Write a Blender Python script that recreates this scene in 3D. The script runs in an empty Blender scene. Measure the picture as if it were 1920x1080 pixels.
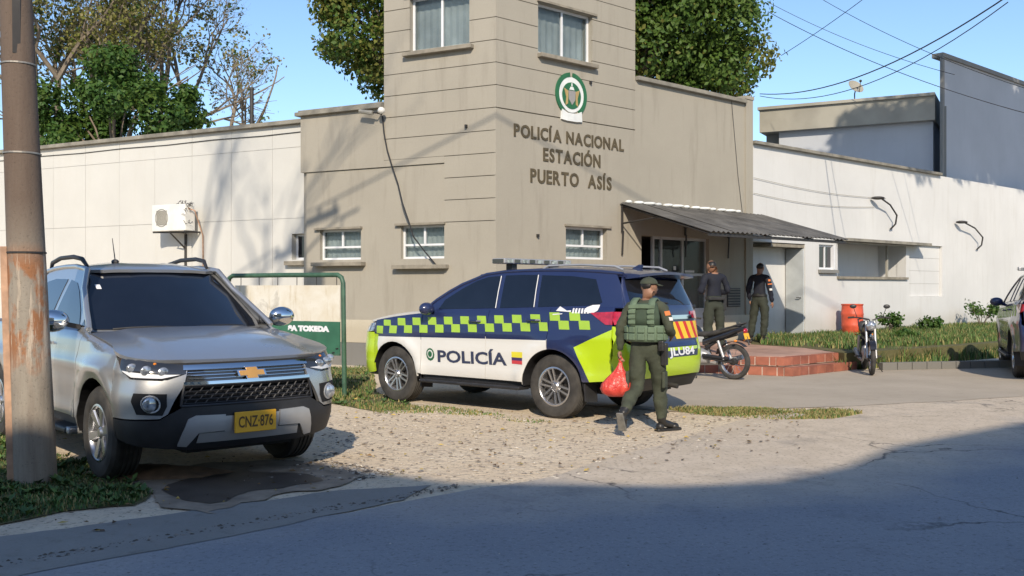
import bpy, bmesh, math, random
from mathutils import Vector, Matrix
from mathutils import noise as mnoise

random.seed(7)
scene = bpy.context.scene
COL = scene.collection

# ------------------------------------------------------------------ camera, sky, sun, exposure
FPX = 1850.0
EYE = 1.575
cam_d = bpy.data.cameras.new('camera')
cam_d.sensor_width = 36.0
cam_d.lens = 36.0 * FPX / 1920.0
cam_d.clip_start = 0.1
cam_d.clip_end = 2000.0
cam = bpy.data.objects.new('camera', cam_d)
COL.objects.link(cam)
cam.location = (0, 0, EYE)
cam.rotation_euler = (math.radians(90), 0, 0)
scene.camera = cam

SUN_EL = math.atan(0.60)
SUN_DX = -0.012                      # the light travels along +Y
world = bpy.data.worlds.new("World")
scene.world = world
world.use_nodes = True
wn = world.node_tree
bg = wn.nodes.get('Background') or wn.nodes.new('ShaderNodeBackground')
sky = wn.nodes.new('ShaderNodeTexSky')
sky.sky_type = 'NISHITA'
sky.sun_disc = False
sky.sun_elevation = SUN_EL
sky.sun_rotation = math.radians(180)
sky.air_density = 1.0
sky.dust_density = 0.6
sky.ozone_density = 4.0
wn.links.new(sky.outputs[0], bg.inputs[0])
bg.inputs[1].default_value = 0.133
sd = bpy.data.lights.new('sun', 'SUN')
sd.energy = 3.5
sd.angle = math.radians(0.55)
sd.color = (1.0, 0.875, 0.71)
sun = bpy.data.objects.new('sun', sd)
COL.objects.link(sun)
sun.rotation_euler = Vector((SUN_DX, 1.0, -math.tan(SUN_EL))).to_track_quat('-Z', 'Y').to_euler()
scene.view_settings.view_transform = 'Standard'
scene.view_settings.look = 'None'
scene.view_settings.exposure = 0.52
scene.view_settings.gamma = 1.0
scene.view_settings.use_curve_mapping = False

# ------------------------------------------------------------------ small helpers
def lerp(a, b, t): return a + (b - a) * t
def interp(tab, x):
    if x <= tab[0][0]: return tab[0][1]
    for (a, va), (b, vb) in zip(tab, tab[1:]):
        if x <= b:
            t = (x - a) / (b - a)
            return va + (vb - va) * t
    return tab[-1][1]
def smooth_interp(tab, x):
    n = len(tab)
    if x <= tab[0][0]: return tab[0][1]
    if x >= tab[-1][0]: return tab[-1][1]
    for i in range(n - 1):
        a, va = tab[i]; b, vb = tab[i + 1]
        if x <= b:
            t = (x - a) / (b - a)
            m0 = (tab[i + 1][1] - tab[i - 1][1]) / (tab[i + 1][0] - tab[i - 1][0]) if i > 0 else (vb - va) / (b - a)
            m1 = (tab[i + 2][1] - tab[i][1]) / (tab[i + 2][0] - tab[i][0]) if i + 2 < n else (vb - va) / (b - a)
            h = b - a
            t2, t3 = t * t, t * t * t
            return (2*t3-3*t2+1)*va + (t3-2*t2+t)*h*m0 + (-2*t3+3*t2)*vb + (t3-t2)*h*m1
def tag(o, label=None, cat=None, group=None, kind=None):
    if label: o['label'] = label
    if cat: o['category'] = cat
    if group: o['group'] = group
    if kind: o['kind'] = kind
    return o
def empty(name, loc=(0, 0, 0), rz=0.0, label=None, cat=None, group=None):
    o = bpy.data.objects.new(name, None)
    COL.objects.link(o)
    o.location = loc
    o.rotation_euler = (0, 0, rz)
    o.empty_display_size = 0.2
    return tag(o, label, cat, group)
def copy_tree(o, parent=None):
    c = o.copy(); COL.objects.link(c)
    if parent is not None:
        c.parent = parent
    for ch in list(o.children):
        copy_tree(ch, c)
    return c

class MB:
    """collects faces, then builds ONE mesh object"""
    def __init__(s):
        s.v = []; s.f = []; s.m = []
    def add(s, vs, fs, m=0):
        k = len(s.v)
        s.v += [tuple(p) for p in vs]
        s.f += [tuple(i + k for i in f) for f in fs]
        s.m += [m] * len(fs)
        return s
    def box(s, x0, x1, y0, y1, z0, z1, m=0, T=None):
        vs = [Vector((x, y, z)) for z in (z0, z1) for y in (y0, y1) for x in (x0, x1)]
        if T is not None: vs = [T @ p if isinstance(T, Matrix) else Vector(T(*p)) for p in vs]
        fs = [(0, 2, 3, 1), (4, 5, 7, 6), (0, 1, 5, 4), (2, 6, 7, 3), (0, 4, 6, 2), (1, 3, 7, 5)]
        return s.add(vs, fs, m)
    def hexa(s, pts, m=0):
        fs = [(0, 3, 2, 1), (4, 5, 6, 7), (0, 1, 5, 4), (1, 2, 6, 5), (2, 3, 7, 6), (3, 0, 4, 7)]
        return s.add(pts, fs, m)
    def tube(s, pts, r, n=8, m=0, cap=True, close=False):
        pts = [Vector(p) for p in pts]
        rs = r if isinstance(r, (list, tuple)) else [r] * len(pts)
        k = len(pts); vs = []; up = None
        for i, p in enumerate(pts):
            if close: d = pts[(i + 1) % k] - pts[i - 1]
            else: d = pts[min(i + 1, k - 1)] - pts[max(i - 1, 0)]
            if d.length < 1e-9: d = Vector((0, 0, 1))
            d.normalize()
            if up is None:
                up = Vector((0, 0, 1)) if abs(d.z) < 0.9 else Vector((0, 1, 0))
            a = d.cross(up)
            if a.length < 1e-6: a = d.cross(Vector((1, 0, 0)))
            a.normalize(); b = a.cross(d).normalized(); up = b
            for j in range(n):
                t = 2 * math.pi * j / n
                vs.append(p + (a * math.cos(t) + b * math.sin(t)) * rs[i])
        fs = []
        for i in range(k if close else k - 1):
            for j in range(n):
                a0 = i * n + j; a1 = i * n + (j + 1) % n
                b0 = ((i + 1) % k) * n + j; b1 = ((i + 1) % k) * n + (j + 1) % n
                fs.append((a0, b0, b1, a1))
        if cap and not close:
            fs.append(tuple(range(n))); fs.append(tuple(reversed(range((k - 1) * n, k * n))))
        return s.add(vs, fs, m)
    def lathe(s, prof, n=32, axis='Y', c=(0, 0, 0), m=0, mats=None, close=False):
        """prof: list of (radius, axial)"""
        vs = []
        for r, h in prof:
            for j in range(n):
                t = 2 * math.pi * j / n
                a, b = r * math.cos(t), r * math.sin(t)
                if axis == 'Y': p = (c[0] + a, c[1] + h, c[2] + b)
                elif axis == 'Z': p = (c[0] + a, c[1] + b, c[2] + h)
                else: p = (c[0] + h, c[1] + a, c[2] + b)
                vs.append(p)
        k0 = len(s.v); s.v += vs
        k = len(prof)
        for i in range(k if close else k - 1):
            for j in range(n):
                i2 = (i + 1) % k
                f = (i * n + j, i * n + (j + 1) % n, i2 * n + (j + 1) % n, i2 * n + j)
                if axis == 'Y': f = f[::-1]
                s.f.append(tuple(q + k0 for q in f))
                s.m.append(mats[i] if mats else m)
        return s
    def prism(s, poly, z0, z1, m=0, T=None):
        n = len(poly)
        vs = [Vector((p[0], p[1], z0)) for p in poly] + [Vector((p[0], p[1], z1)) for p in poly]
        if T is not None: vs = [T @ p if isinstance(T, Matrix) else Vector(T(*p)) for p in vs]
        fs = [tuple(reversed(range(n))), tuple(range(n, 2 * n))]
        for i in range(n):
            j = (i + 1) % n
            fs.append((i, j, n + j, n + i))
        return s.add(vs, fs, m)
    def ball(s, c, r, n=10, k=6, m=0):
        rx, ry, rz = r if isinstance(r, (tuple, list)) else (r, r, r)
        vs = [(c[0], c[1], c[2] - rz)]
        for i in range(1, k):
            ph = -math.pi / 2 + math.pi * i / k
            for j in range(n):
                t = 2 * math.pi * j / n
                vs.append((c[0] + rx * math.cos(ph) * math.cos(t), c[1] + ry * math.cos(ph) * math.sin(t), c[2] + rz * math.sin(ph)))
        vs.append((c[0], c[1], c[2] + rz))
        fs = [(0, 1 + (j + 1) % n, 1 + j) for j in range(n)]
        for i in range(k - 2):
            for j in range(n):
                fs.append((1 + i * n + j, 1 + i * n + (j + 1) % n, 1 + (i + 1) * n + (j + 1) % n, 1 + (i + 1) * n + j))
        b = 1 + (k - 2) * n; t_ = len(vs) - 1
        fs += [(b + j, b + (j + 1) % n, t_) for j in range(n)]
        return s.add(vs, fs, m)
    def build(s, name, mats, parent=None, smooth=False, angle=35, bevel=0.0, T=None, origin=None):
        me = bpy.data.meshes.new(name)
        vs = s.v
        if T is not None: vs = [tuple(T @ Vector(p)) for p in vs]
        if origin is not None:
            vs = [(p[0] - origin[0], p[1] - origin[1], p[2] - origin[2]) for p in vs]
        me.from_pydata(vs, [], s.f)
        if not isinstance(mats, (list, tuple)): mats = [mats]
        for q in mats: me.materials.append(q)
        me.polygons.foreach_set('material_index', s.m)
        if smooth:
            me.polygons.foreach_set('use_smooth', [True] * len(s.f))
            me.set_sharp_from_angle(angle=math.radians(angle))
        me.update()
        o = bpy.data.objects.new(name, me)
        COL.objects.link(o)
        if origin is not None: o.location = origin
        if parent is not None: o.parent = parent
        if bevel:
            b = o.modifiers.new('bevel', 'BEVEL'); b.width = bevel; b.segments = 2
            b.limit_method = 'ANGLE'; b.angle_limit = math.radians(40)
        return o

# ------------------------------------------------------------------ materials
def new_mat(name):
    m = bpy.data.materials.new(name); m.use_nodes = True
    nt = m.node_tree
    return m, nt, nt.nodes['Principled BSDF']
def nnode(nt, t, **kw):
    n = nt.nodes.new(t)
    for k, v in kw.items(): setattr(n, k, v)
    return n
def mixc(nt, fac, a, b, blend='MIX'):
    n = nt.nodes.new('ShaderNodeMix'); n.data_type = 'RGBA'; n.blend_type = blend
    for s, v in ((0, fac), (6, a), (7, b)):
        if hasattr(v, 'links') or isinstance(v, bpy.types.NodeSocket): nt.links.new(v, n.inputs[s])
        elif s == 0: n.inputs[0].default_value = v
        else: n.inputs[s].default_value = (*v, 1)
    return n.outputs[2]
def ramp(nt, src, stops):
    r = nt.nodes.new('ShaderNodeValToRGB')
    e = r.color_ramp.elements
    while len(e) < len(stops): e.new(0.5)
    for q, (p, c) in zip(e, stops):
        q.position = p
        q.color = (c, c, c, 1) if isinstance(c, (int, float)) else (*c, 1)
    nt.links.new(src, r.inputs[0])
    return r.outputs[0]
def coords(nt, scale=(1, 1, 1), kind='Object', rot=(0, 0, 0)):
    tc = nt.nodes.new('ShaderNodeTexCoord'); mp = nt.nodes.new('ShaderNodeMapping')
    nt.links.new(tc.outputs[kind], mp.inputs[0])
    mp.inputs['Scale'].default_value = scale
    mp.inputs['Rotation'].default_value = rot
    return mp.outputs[0]
def noise(nt, co, scale, detail=5, rough=0.55, dist=0.0):
    n = nt.nodes.new('ShaderNodeTexNoise')
    nt.links.new(co, n.inputs['Vector'])
    n.inputs['Scale'].default_value = scale; n.inputs['Detail'].default_value = detail
    n.inputs['Roughness'].default_value = rough; n.inputs['Distortion'].default_value = dist
    return n.outputs[0]
def add_bump(nt, bsdf, h, strength, dist=0.01):
    b = nt.nodes.new('ShaderNodeBump')
    b.inputs['Strength'].default_value = strength; b.inputs['Distance'].default_value = dist
    nt.links.new(h, b.inputs['Height']); nt.links.new(b.outputs[0], bsdf.inputs['Normal'])
    return b
def M(name, col, rough=0.6, metal=0.0, var=0.12, vs=4.0, bump=0.0, bs=80.0, coat=0.0, spec=0.5, bd=0.004, col2=None):
    m, nt, b = new_mat(name)
    co = coords(nt)
    c2 = col2 if col2 else tuple(min(1, c * (1 + var)) for c in col)
    c1 = tuple(c * (1 - var) for c in col)
    n1 = noise(nt, co, vs, 6)
    r = ramp(nt, n1, [(0.3, 0.0), (0.7, 1.0)])
    nt.links.new(mixc(nt, r, c1, c2), b.inputs['Base Color'])
    b.inputs['Roughness'].default_value = rough
    b.inputs['Metallic'].default_value = metal
    b.inputs['Specular IOR Level'].default_value = spec
    if rough > 0.15:
        rr = ramp(nt, n1, [(0.2, rough * 0.85), (0.8, min(1, rough * 1.15))])
        nt.links.new(rr, b.inputs['Roughness'])
    if coat:
        b.inputs['Coat Weight'].default_value = coat
        b.inputs['Coat Roughness'].default_value = 0.04
    if bump: add_bump(nt, b, noise(nt, co, bs, 4), bump, bd)
    return m

def wall_mat(name, col, stain=(0.2, 0.17, 0.13), amount=0.35, bump=0.25, topz=None):
    m, nt, b = new_mat(name)
    co = coords(nt)
    streak = noise(nt, coords(nt, (3.0, 3.0, 0.35)), 1.6, 8, 0.65)
    big = noise(nt, co, 0.55, 6, 0.6)
    fine = noise(nt, co, 38, 5)
    c = mixc(nt, ramp(nt, big, [(0.3, 0.0), (0.7, 1.0)]), tuple(x * 0.93 for x in col), tuple(min(1, x * 1.05) for x in col))
    c = mixc(nt, ramp(nt, streak, [(0.52, 0.0), (0.78, amount)]), c, stain)
    c = mixc(nt, ramp(nt, fine, [(0.35, 0.0), (0.75, 0.10)]), c, stain)
    # splash dirt near the ground
    sep = nt.nodes.new('ShaderNodeSeparateXYZ'); geo = nt.nodes.new('ShaderNodeNewGeometry')
    nt.links.new(geo.outputs['Position'], sep.inputs[0])
    mm = nt.nodes.new('ShaderNodeMath'); mm.operation = 'MULTIPLY_ADD'
    nt.links.new(big, mm.inputs[0]); mm.inputs[1].default_value = -1.2
    nt.links.new(sep.outputs[2], mm.inputs[2])
    d = ramp(nt, mm.outputs[0], [(0.0, 0.45), (0.35, 0.0)])
    c = mixc(nt, d, c, stain)
    nt.links.new(c, b.inputs['Base Color'])
    b.inputs['Roughness'].default_value = 0.85
    b.inputs['Specular IOR Level'].default_value = 0.25
    add_bump(nt, b, fine, bump, 0.006)
    return m

MT = {}
MT['beige'] = wall_mat('beige_plaster', (0.345, 0.318, 0.262), (0.17, 0.15, 0.12), 0.42)
MT['cream'] = wall_mat('cream_plaster', (0.52, 0.475, 0.375), (0.3, 0.25, 0.17), 0.4)
MT['white_wall'] = wall_mat('white_wall', (0.60, 0.60, 0.585), (0.40, 0.38, 0.33), 0.30)
MT['white_panel'] = wall_mat('white_panel', (0.545, 0.54, 0.505), (0.45, 0.42, 0.34), 0.14, 0.1)
MT['grey_plinth'] = wall_mat('grey_plinth', (0.22, 0.22, 0.21), (0.12, 0.11, 0.09), 0.4)
MT['coping'] = M('weathered_coping', (0.22, 0.205, 0.17), 0.9, var=0.35, vs=3, bump=0.5, bs=30)
MT['sill'] = M('dirty_sill', (0.24, 0.215, 0.17), 0.9, var=0.3, vs=5)
MT['grey_fascia'] = M('grey_fascia', (0.30, 0.285, 0.24), 0.85, var=0.2, vs=0.8)
MT['far_white'] = wall_mat('far_white', (0.42, 0.44, 0.47), (0.30, 0.31, 0.33), 0.15)
MT['dark_gap'] = M('dark_gap', (0.012, 0.012, 0.013), 0.9, var=0.1)
MT['alu'] = M('white_aluminium', (0.68, 0.69, 0.70), 0.45, var=0.06)
MT['dark_metal'] = M('dark_metal', (0.045, 0.042, 0.04), 0.55, 0.3, var=0.3)
MT['letter'] = M('bronze_letter', (0.105, 0.08, 0.042), 0.5, 0.25, var=0.25, vs=9)
MT['tin'] = M('corrugated_tin', (0.13, 0.125, 0.115), 0.6, 0.35, var=0.35, vs=2.0, bump=0.2, bs=20)
MT['curtain'] = M('pale_curtain', (0.52, 0.55, 0.53), 0.9, var=0.3, vs=1.5)
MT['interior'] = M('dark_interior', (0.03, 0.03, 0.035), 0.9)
MT['door_grey'] = M('grey_door', (0.42, 0.45, 0.46), 0.6, var=0.1)
MT['cable'] = M('black_cable', (0.02, 0.02, 0.02), 0.6)
MT['white_plastic'] = M('white_plastic', (0.7, 0.69, 0.64), 0.5, var=0.1)
MT['black_plastic'] = M('black_plastic', (0.022, 0.022, 0.024), 0.5, var=0.3, vs=6)
MT['rubber'] = M('tyre_rubber', (0.045, 0.042, 0.038), 0.85, var=0.5, vs=7, bump=0.3, bs=90)
MT['chrome'] = M('chrome', (0.72, 0.73, 0.74), 0.07, 1.0, var=0.03)
MT['alloy'] = M('alloy', (0.55, 0.55, 0.56), 0.28, 0.9, var=0.06)
MT['silver_plastic'] = M('silver_plastic', (0.46, 0.46, 0.46), 0.4, 0.5, var=0.08)
MT['lamp_clear'] = M('lamp_lens', (0.42, 0.44, 0.46), 0.06, 0.6, var=0.7, vs=22, coat=1.0)
MT['lamp_dark'] = M('lamp_housing', (0.03, 0.032, 0.036), 0.1, 0.2, var=0.3, coat=1.0)
MT['lamp_red'] = M('red_lens', (0.42, 0.012, 0.03), 0.1, 0, var=0.4, vs=14, coat=1.0)
MT['amber'] = M('amber_lens', (0.8, 0.25, 0.03), 0.2)
MT['car_glass'] = M('tinted_glass', (0.006, 0.008, 0.014), 0.03, 0.0, var=0.2, coat=0.6, spec=0.6)
MT['green_disc'] = M('crest_green', (0.018, 0.12, 0.05), 0.6)
MT['crest_white'] = M('crest_white', (0.68, 0.7, 0.68), 0.6)
MT['crest_gold'] = M('crest_gold', (0.42, 0.3, 0.12), 0.6)
MT['crest_grey'] = M('crest_grey', (0.28, 0.27, 0.26), 0.6)
MT['brick'] = M('red_brick', (0.30, 0.105, 0.065), 0.85, var=0.35, vs=3.0, bump=0.4, bs=60)
MT['brick2'] = M('dark_brick', (0.25, 0.085, 0.055), 0.85, var=0.35, vs=3.0, bump=0.4, bs=60)
MT['mortar'] = M('mortar', (0.50, 0.40, 0.33), 0.9, var=0.2, vs=12)
MT['landing'] = M('pink_concrete', (0.40, 0.25, 0.19), 0.85, var=0.3, vs=1.5, bump=0.3, bs=60)

def glass_mat():
    m, nt, b = new_mat('window_glass')
    b.inputs['Base Color'].default_value = (0.10, 0.13, 0.14, 1)
    b.inputs['Roughness'].default_value = 0.04
    b.inputs['Specular IOR Level'].default_value = 0.8
    tr = nt.nodes.new('ShaderNodeBsdfTransparent'); tr.inputs[0].default_value = (0.93, 0.96, 0.97, 1)
    mx = nt.nodes.new('ShaderNodeMixShader'); mx.inputs[0].default_value = 0.25
    nt.links.new(tr.outputs[0], mx.inputs[1]); nt.links.new(b.outputs[0], mx.inputs[2])
    nt.links.new(mx.outputs[0], nt.nodes['Material Output'].inputs[0])
    return m
MT['glass'] = glass_mat()

# ------------------------------------------------------------------ facade frames (u along the wall, o outward, z up)
def unit(a): 
    l = math.hypot(*a); return (a[0] / l, a[1] / l)
class Facade:
    def __init__(s, O, d, n):
        s.O = O; s.d = unit(d); s.n = unit(n)
    def P(s, u, o, z):
        return Vector((s.O[0] + s.d[0] * u + s.n[0] * o, s.O[1] + s.d[1] * u + s.n[1] * o, z))
    def at(s, px, py, out=0.0):
        """metres along and up the wall of a point measured on the photograph"""
        k = (px - 960) / FPX
        ox, oy = s.O[0] + s.n[0] * out, s.O[1] + s.n[1] * out
        t = (k * oy - ox) / (s.d[0] - k * s.d[1])
        Y = oy + s.d[1] * t
        return t, EYE + (540 - py) * Y / FPX
    def T(s):
        return lambda u, o, z: s.P(u, o, z)
CRN = (-0.30, 18.5)
LD = (-0.882, 0.471); RD = (0.741, 0.672)
FL = Facade(CRN, LD, (-0.471, -0.882))
FR = Facade(CRN, RD, (0.672, -0.741))
def wpt(px, py, Y):
    return Vector(((px - 960) / FPX * Y, Y, EYE + (540 - py) * Y / FPX))
def gpt(px, py, z=0.0):
    Y = (EYE - z) * FPX / (py - 540)
    return Vector(((px - 960) / FPX * Y, Y, z))

def grid_wall(mb, F, u0, u1, z0, z1, o0, o1, holes=(), m=0):
    """solid wall slab between o0 (inner) and o1 (outer) with rectangular openings"""
    us = sorted({u0, u1, *[h[0] for h in holes], *[h[1] for h in holes]})
    zs = sorted({z0, z1, *[h[2] for h in holes], *[h[3] for h in holes]})
    us = [u for u in us if u0 - 1e-6 <= u <= u1 + 1e-6]; zs = [z for z in zs if z0 - 1e-6 <= z <= z1 + 1e-6]
    def solid(i, j):
        if i < 0 or j < 0 or i >= len(us) - 1 or j >= len(zs) - 1: return False
        uc = (us[i] + us[i + 1]) / 2; zc = (zs[j] + zs[j + 1]) / 2
        return not any(h[0] < uc < h[1] and h[2] < zc < h[3] for h in holes)
    for i in range(len(us) - 1):
        for j in range(len(zs) - 1):
            if not solid(i, j): continue
            a, b, c, d = us[i], us[i + 1], zs[j], zs[j + 1]
            P = F.P
            mb.add([P(a, o1, c), P(b, o1, c), P(b, o1, d), P(a, o1, d)], [(0, 1, 2, 3)], m)
            mb.add([P(a, o0, c), P(b, o0, c), P(b, o0, d), P(a, o0, d)], [(3, 2, 1, 0)], m)
            if not solid(i - 1, j): mb.add([P(a, o0, c), P(a, o1, c), P(a, o1, d), P(a, o0, d)], [(0, 1, 2, 3)], m)
            if not solid(i + 1, j): mb.add([P(b, o0, c), P(b, o1, c), P(b, o1, d), P(b, o0, d)], [(3, 2, 1, 0)], m)
            if not solid(i, j - 1): mb.add([P(a, o0, c), P(b, o0, c), P(b, o1, c), P(a, o1, c)], [(0, 1, 2, 3)], m)
            if not solid(i, j + 1): mb.add([P(a, o0, d), P(b, o0, d), P(b, o1, d), P(a, o1, d)], [(3, 2, 1, 0)], m)

def text_mesh(body, size, extrude=0.0, bold=0.0, spacing=1.0):
    cu = bpy.data.curves.new('t', 'FONT'); cu.body = body; cu.size = size
    cu.extrude = extrude; cu.offset = bold; cu.space_character = spacing; cu.resolution_u = 3
    ob = bpy.data.objects.new('t', cu); COL.objects.link(ob)
    dg = bpy.context.evaluated_depsgraph_get()
    me = bpy.data.meshes.new_from_object(ob.evaluated_get(dg))
    vs = [v.co.copy() for v in me.vertices]; fs = [tuple(p.vertices) for p in me.polygons]
    bpy.data.objects.remove(ob); bpy.data.curves.remove(cu); bpy.data.meshes.remove(me)
    return vs, fs
# ------------------------------------------------------------------ ground
def ground_mat():
    m, nt, b = new_mat('packed_gravel_earth')
    co = coords(nt, kind='Object')
    n1 = noise(nt, co, 0.5, 8, 0.62); n2 = noise(nt, co, 3.2, 8, 0.65); n3 = noise(nt, co, 22, 6, 0.7)
    v = nt.nodes.new('ShaderNodeTexVoronoi'); v.feature = 'F1'; v.inputs['Scale'].default_value = 13
    v.inputs['Randomness'].default_value = 1.0
    nt.links.new(co, v.inputs['Vector'])
    c = mixc(nt, ramp(nt, n1, [(0.35, 0.0), (0.68, 1.0)]), (0.64, 0.52, 0.37), (0.69, 0.59, 0.45))
    c = mixc(nt, ramp(nt, n2, [(0.45, 0.0), (0.72, 0.75)]), c, (0.50, 0.41, 0.31))
    c = mixc(nt, ramp(nt, v.outputs[0], [(0.0, 0.22), (0.40, 0.0)]), c, (0.70, 0.62, 0.50))
    c = mixc(nt, ramp(nt, n3, [(0.36, 0.85), (0.46, 0.0)]), c, (0.22, 0.175, 0.125))
    nt.links.new(c, b.inputs['Base Color'])
    b.inputs['Roughness'].default_value = 0.95; b.inputs['Specular IOR Level'].default_value = 0.2
    h = nt.nodes.new('ShaderNodeMath'); h.operation = 'MULTIPLY_ADD'
    nt.links.new(v.outputs[0], h.inputs[0]); h.inputs[1].default_value = -1.0; nt.links.new(n3, h.inputs[2])
    add_bump(nt, b, h.outputs[0], 0.6, 0.02)
    return m
def asphalt_mat():
    m, nt, b = new_mat('asphalt')
    co = coords(nt)
    n1 = noise(nt, co, 0.7, 7, 0.6); n3 = noise(nt, co, 70, 4, 0.7); n4 = noise(nt, co, 14, 5, 0.7)
    c = mixc(nt, ramp(nt, n1, [(0.35, 0.0), (0.7, 1.0)]), (0.235, 0.252, 0.282), (0.285, 0.297, 0.32))
    c = mixc(nt, ramp(nt, n3, [(0.55, 0.0), (0.72, 0.7)]), c, (0.38, 0.37, 0.36))
    c = mixc(nt, ramp(nt, n4, [(0.28, 0.75), (0.38, 0.0)]), c, (0.04, 0.04, 0.04))
    # dust blown over the edge of the road; distance from the edge is measured across the road
    sep = nt.nodes.new('ShaderNodeSeparateXYZ'); nt.links.new(co, sep.inputs[0])
    a = nt.nodes.new('ShaderNodeMath'); a.operation = 'MULTIPLY'; nt.links.new(sep.outputs[0], a.inputs[0]); a.inputs[1].default_value = -0.68
    q = nt.nodes.new('ShaderNodeMath'); q.operation = 'MULTIPLY_ADD'; nt.links.new(sep.outputs[1], q.inputs[0]); q.inputs[1].default_value = 0.73
    nt.links.new(a.outputs[0], q.inputs[2])
    w = nt.nodes.new('ShaderNodeMath'); w.operation = 'MULTIPLY_ADD'; nt.links.new(n1, w.inputs[0]); w.inputs[1].default_value = 1.6
    nt.links.new(q.outputs[0], w.inputs[2])
    e = nt.nodes.new('ShaderNodeMapRange'); xs_ = nt.nodes.new('ShaderNodeMapRange'); nt.links.new(sep.outputs[0], xs_.inputs[0]); xs_.inputs[1].default_value = -1.0; xs_.inputs[2].default_value = 2.6; xs_.inputs[3].default_value = 0.0; xs_.inputs[4].default_value = 2.0
    ws_ = nt.nodes.new('ShaderNodeMath'); nt.links.new(w.outputs[0], ws_.inputs[0]); nt.links.new(xs_.outputs[0], ws_.inputs[1])
    nt.links.new(ws_.outputs[0], e.inputs[0])
    e.inputs[1].default_value = 6.1; e.inputs[2].default_value = 7.3
    # more dust towards the crossing on the right
    xr = nt.nodes.new('ShaderNodeMapRange'); nt.links.new(sep.outputs[0], xr.inputs[0]); xr.inputs[1].default_value = -1.5; xr.inputs[2].default_value = 0.8
    xr.inputs[3].default_value = 0.35; xr.inputs[4].default_value = 1.0
    ml = nt.nodes.new('ShaderNodeMath'); ml.operation = 'MULTIPLY'; nt.links.new(e.outputs[0], ml.inputs[0]); nt.links.new(xr.outputs[0], ml.inputs[1])
    dustc = mixc(nt, ramp(nt, noise(nt, co, 3.2, 8, 0.65), [(0.35, 0), (0.65, 1)]), (0.50, 0.42, 0.32), (0.60, 0.51, 0.40))
    dustc = mixc(nt, ramp(nt, noise(nt, co, 22, 6, 0.7), [(0.36, 0.7), (0.46, 0.0)]), dustc, (0.24, 0.195, 0.145))
    c = mixc(nt, ramp(nt, noise(nt, co, 26, 5, 0.75), [(0.36, 0.55), (0.46, 0.0)]), c, (0.11, 0.115, 0.125))
    c = mixc(nt, ramp(nt, noise(nt, coords(nt, (1.1, 1, 1), rot=(0, 0, 1.2)), 31, 5, 0.75), [(0.58, 0.0), (0.66, 0.45)]), c, (0.42, 0.43, 0.45))
    c = mixc(nt, ml.outputs[0], c, dustc)
    # cracks, tar lines and darker worn patches
    wv = nt.nodes.new('ShaderNodeTexVoronoi'); wv.feature = 'DISTANCE_TO_EDGE'; wv.inputs['Scale'].default_value = 0.55
    dst = nt.nodes.new('ShaderNodeTexNoise'); dst.inputs['Scale'].default_value = 2.2; dst.inputs['Detail'].default_value = 6; nt.links.new(co, dst.inputs['Vector'])
    cc = mixc(nt, 0.30, (0, 0, 0), (0, 0, 0)); va = nt.nodes.new('ShaderNodeVectorMath'); va.operation = 'MULTIPLY_ADD'
    nt.links.new(dst.outputs[1], va.inputs[0]); va.inputs[1].default_value = (0.7, 0.7, 0.7); nt.links.new(co, va.inputs[2]); nt.links.new(va.outputs[0], wv.inputs['Vector'])
    ck = ramp(nt, wv.outputs[0], [(0.0, 0.85), (0.012, 0.0)])
    n5 = noise(nt, co, 0.35, 3); mk = ramp(nt, n5, [(0.5, 0.0), (0.6, 1.0)])
    mlt = nt.nodes.new('ShaderNodeMath'); mlt.operation = 'MULTIPLY'; nt.links.new(ck, mlt.inputs[0]); nt.links.new(mk, mlt.inputs[1])
    c = mixc(nt, mlt.outputs[0], c, (0.035, 0.035, 0.036))
    blot = noise(nt, coords(nt, (1, 1, 1), rot=(0, 0, 0.75)), 1.1, 8, 0.7)
    c = mixc(nt, ramp(nt, blot, [(0.56, 0.0), (0.70, 0.45)]), c, (0.12, 0.125, 0.135))
    nt.links.new(c, b.inputs['Base Color'])
    b.inputs['Roughness'].default_value = 0.88; b.inputs['Specular IOR Level'].default_value = 0.35
    add_bump(nt, b, n3, 0.6, 0.01)
    return m
def slab_mat(name, c1, c2, dark=(0.16, 0.14, 0.12)):
    m, nt, b = new_mat(name)
    co = coords(nt)
    n1 = noise(nt, co, 0.8, 8, 0.65); n2 = noise(nt, coords(nt, (1, 1, 1), rot=(0, 0, 0.75)), 6, 6, 0.7); n3 = noise(nt, co, 55, 4, 0.7)
    c = mixc(nt, ramp(nt, n1, [(0.33, 0.0), (0.7, 1.0)]), c1, c2)
    c = mixc(nt, ramp(nt, n2, [(0.30, 0.55), (0.43, 0.0)]), c, dark)
    c = mixc(nt, ramp(nt, n3, [(0.3, 0.35), (0.5, 0.0)]), c, dark)
    nt.links.new(c, b.inputs['Base Color'])
    b.inputs['Roughness'].default_value = 0.9; b.inputs['Specular IOR Level'].default_value = 0.3
    add_bump(nt, b, n3, 0.5, 0.008)
    return m
MT['ground'] = ground_mat(); MT['asphalt'] = asphalt_mat()
MT['slab'] = slab_mat('driveway_concrete', (0.375, 0.325, 0.255), (0.455, 0.395, 0.315), (0.30, 0.26, 0.21))
MT['gutter'] = slab_mat('gutter_concrete', (0.22, 0.215, 0.20), (0.29, 0.28, 0.26))
MT['turf_soil'] = slab_mat('turf_soil', (0.085, 0.09, 0.035), (0.16, 0.14, 0.065), (0.06, 0.05, 0.03))

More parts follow.
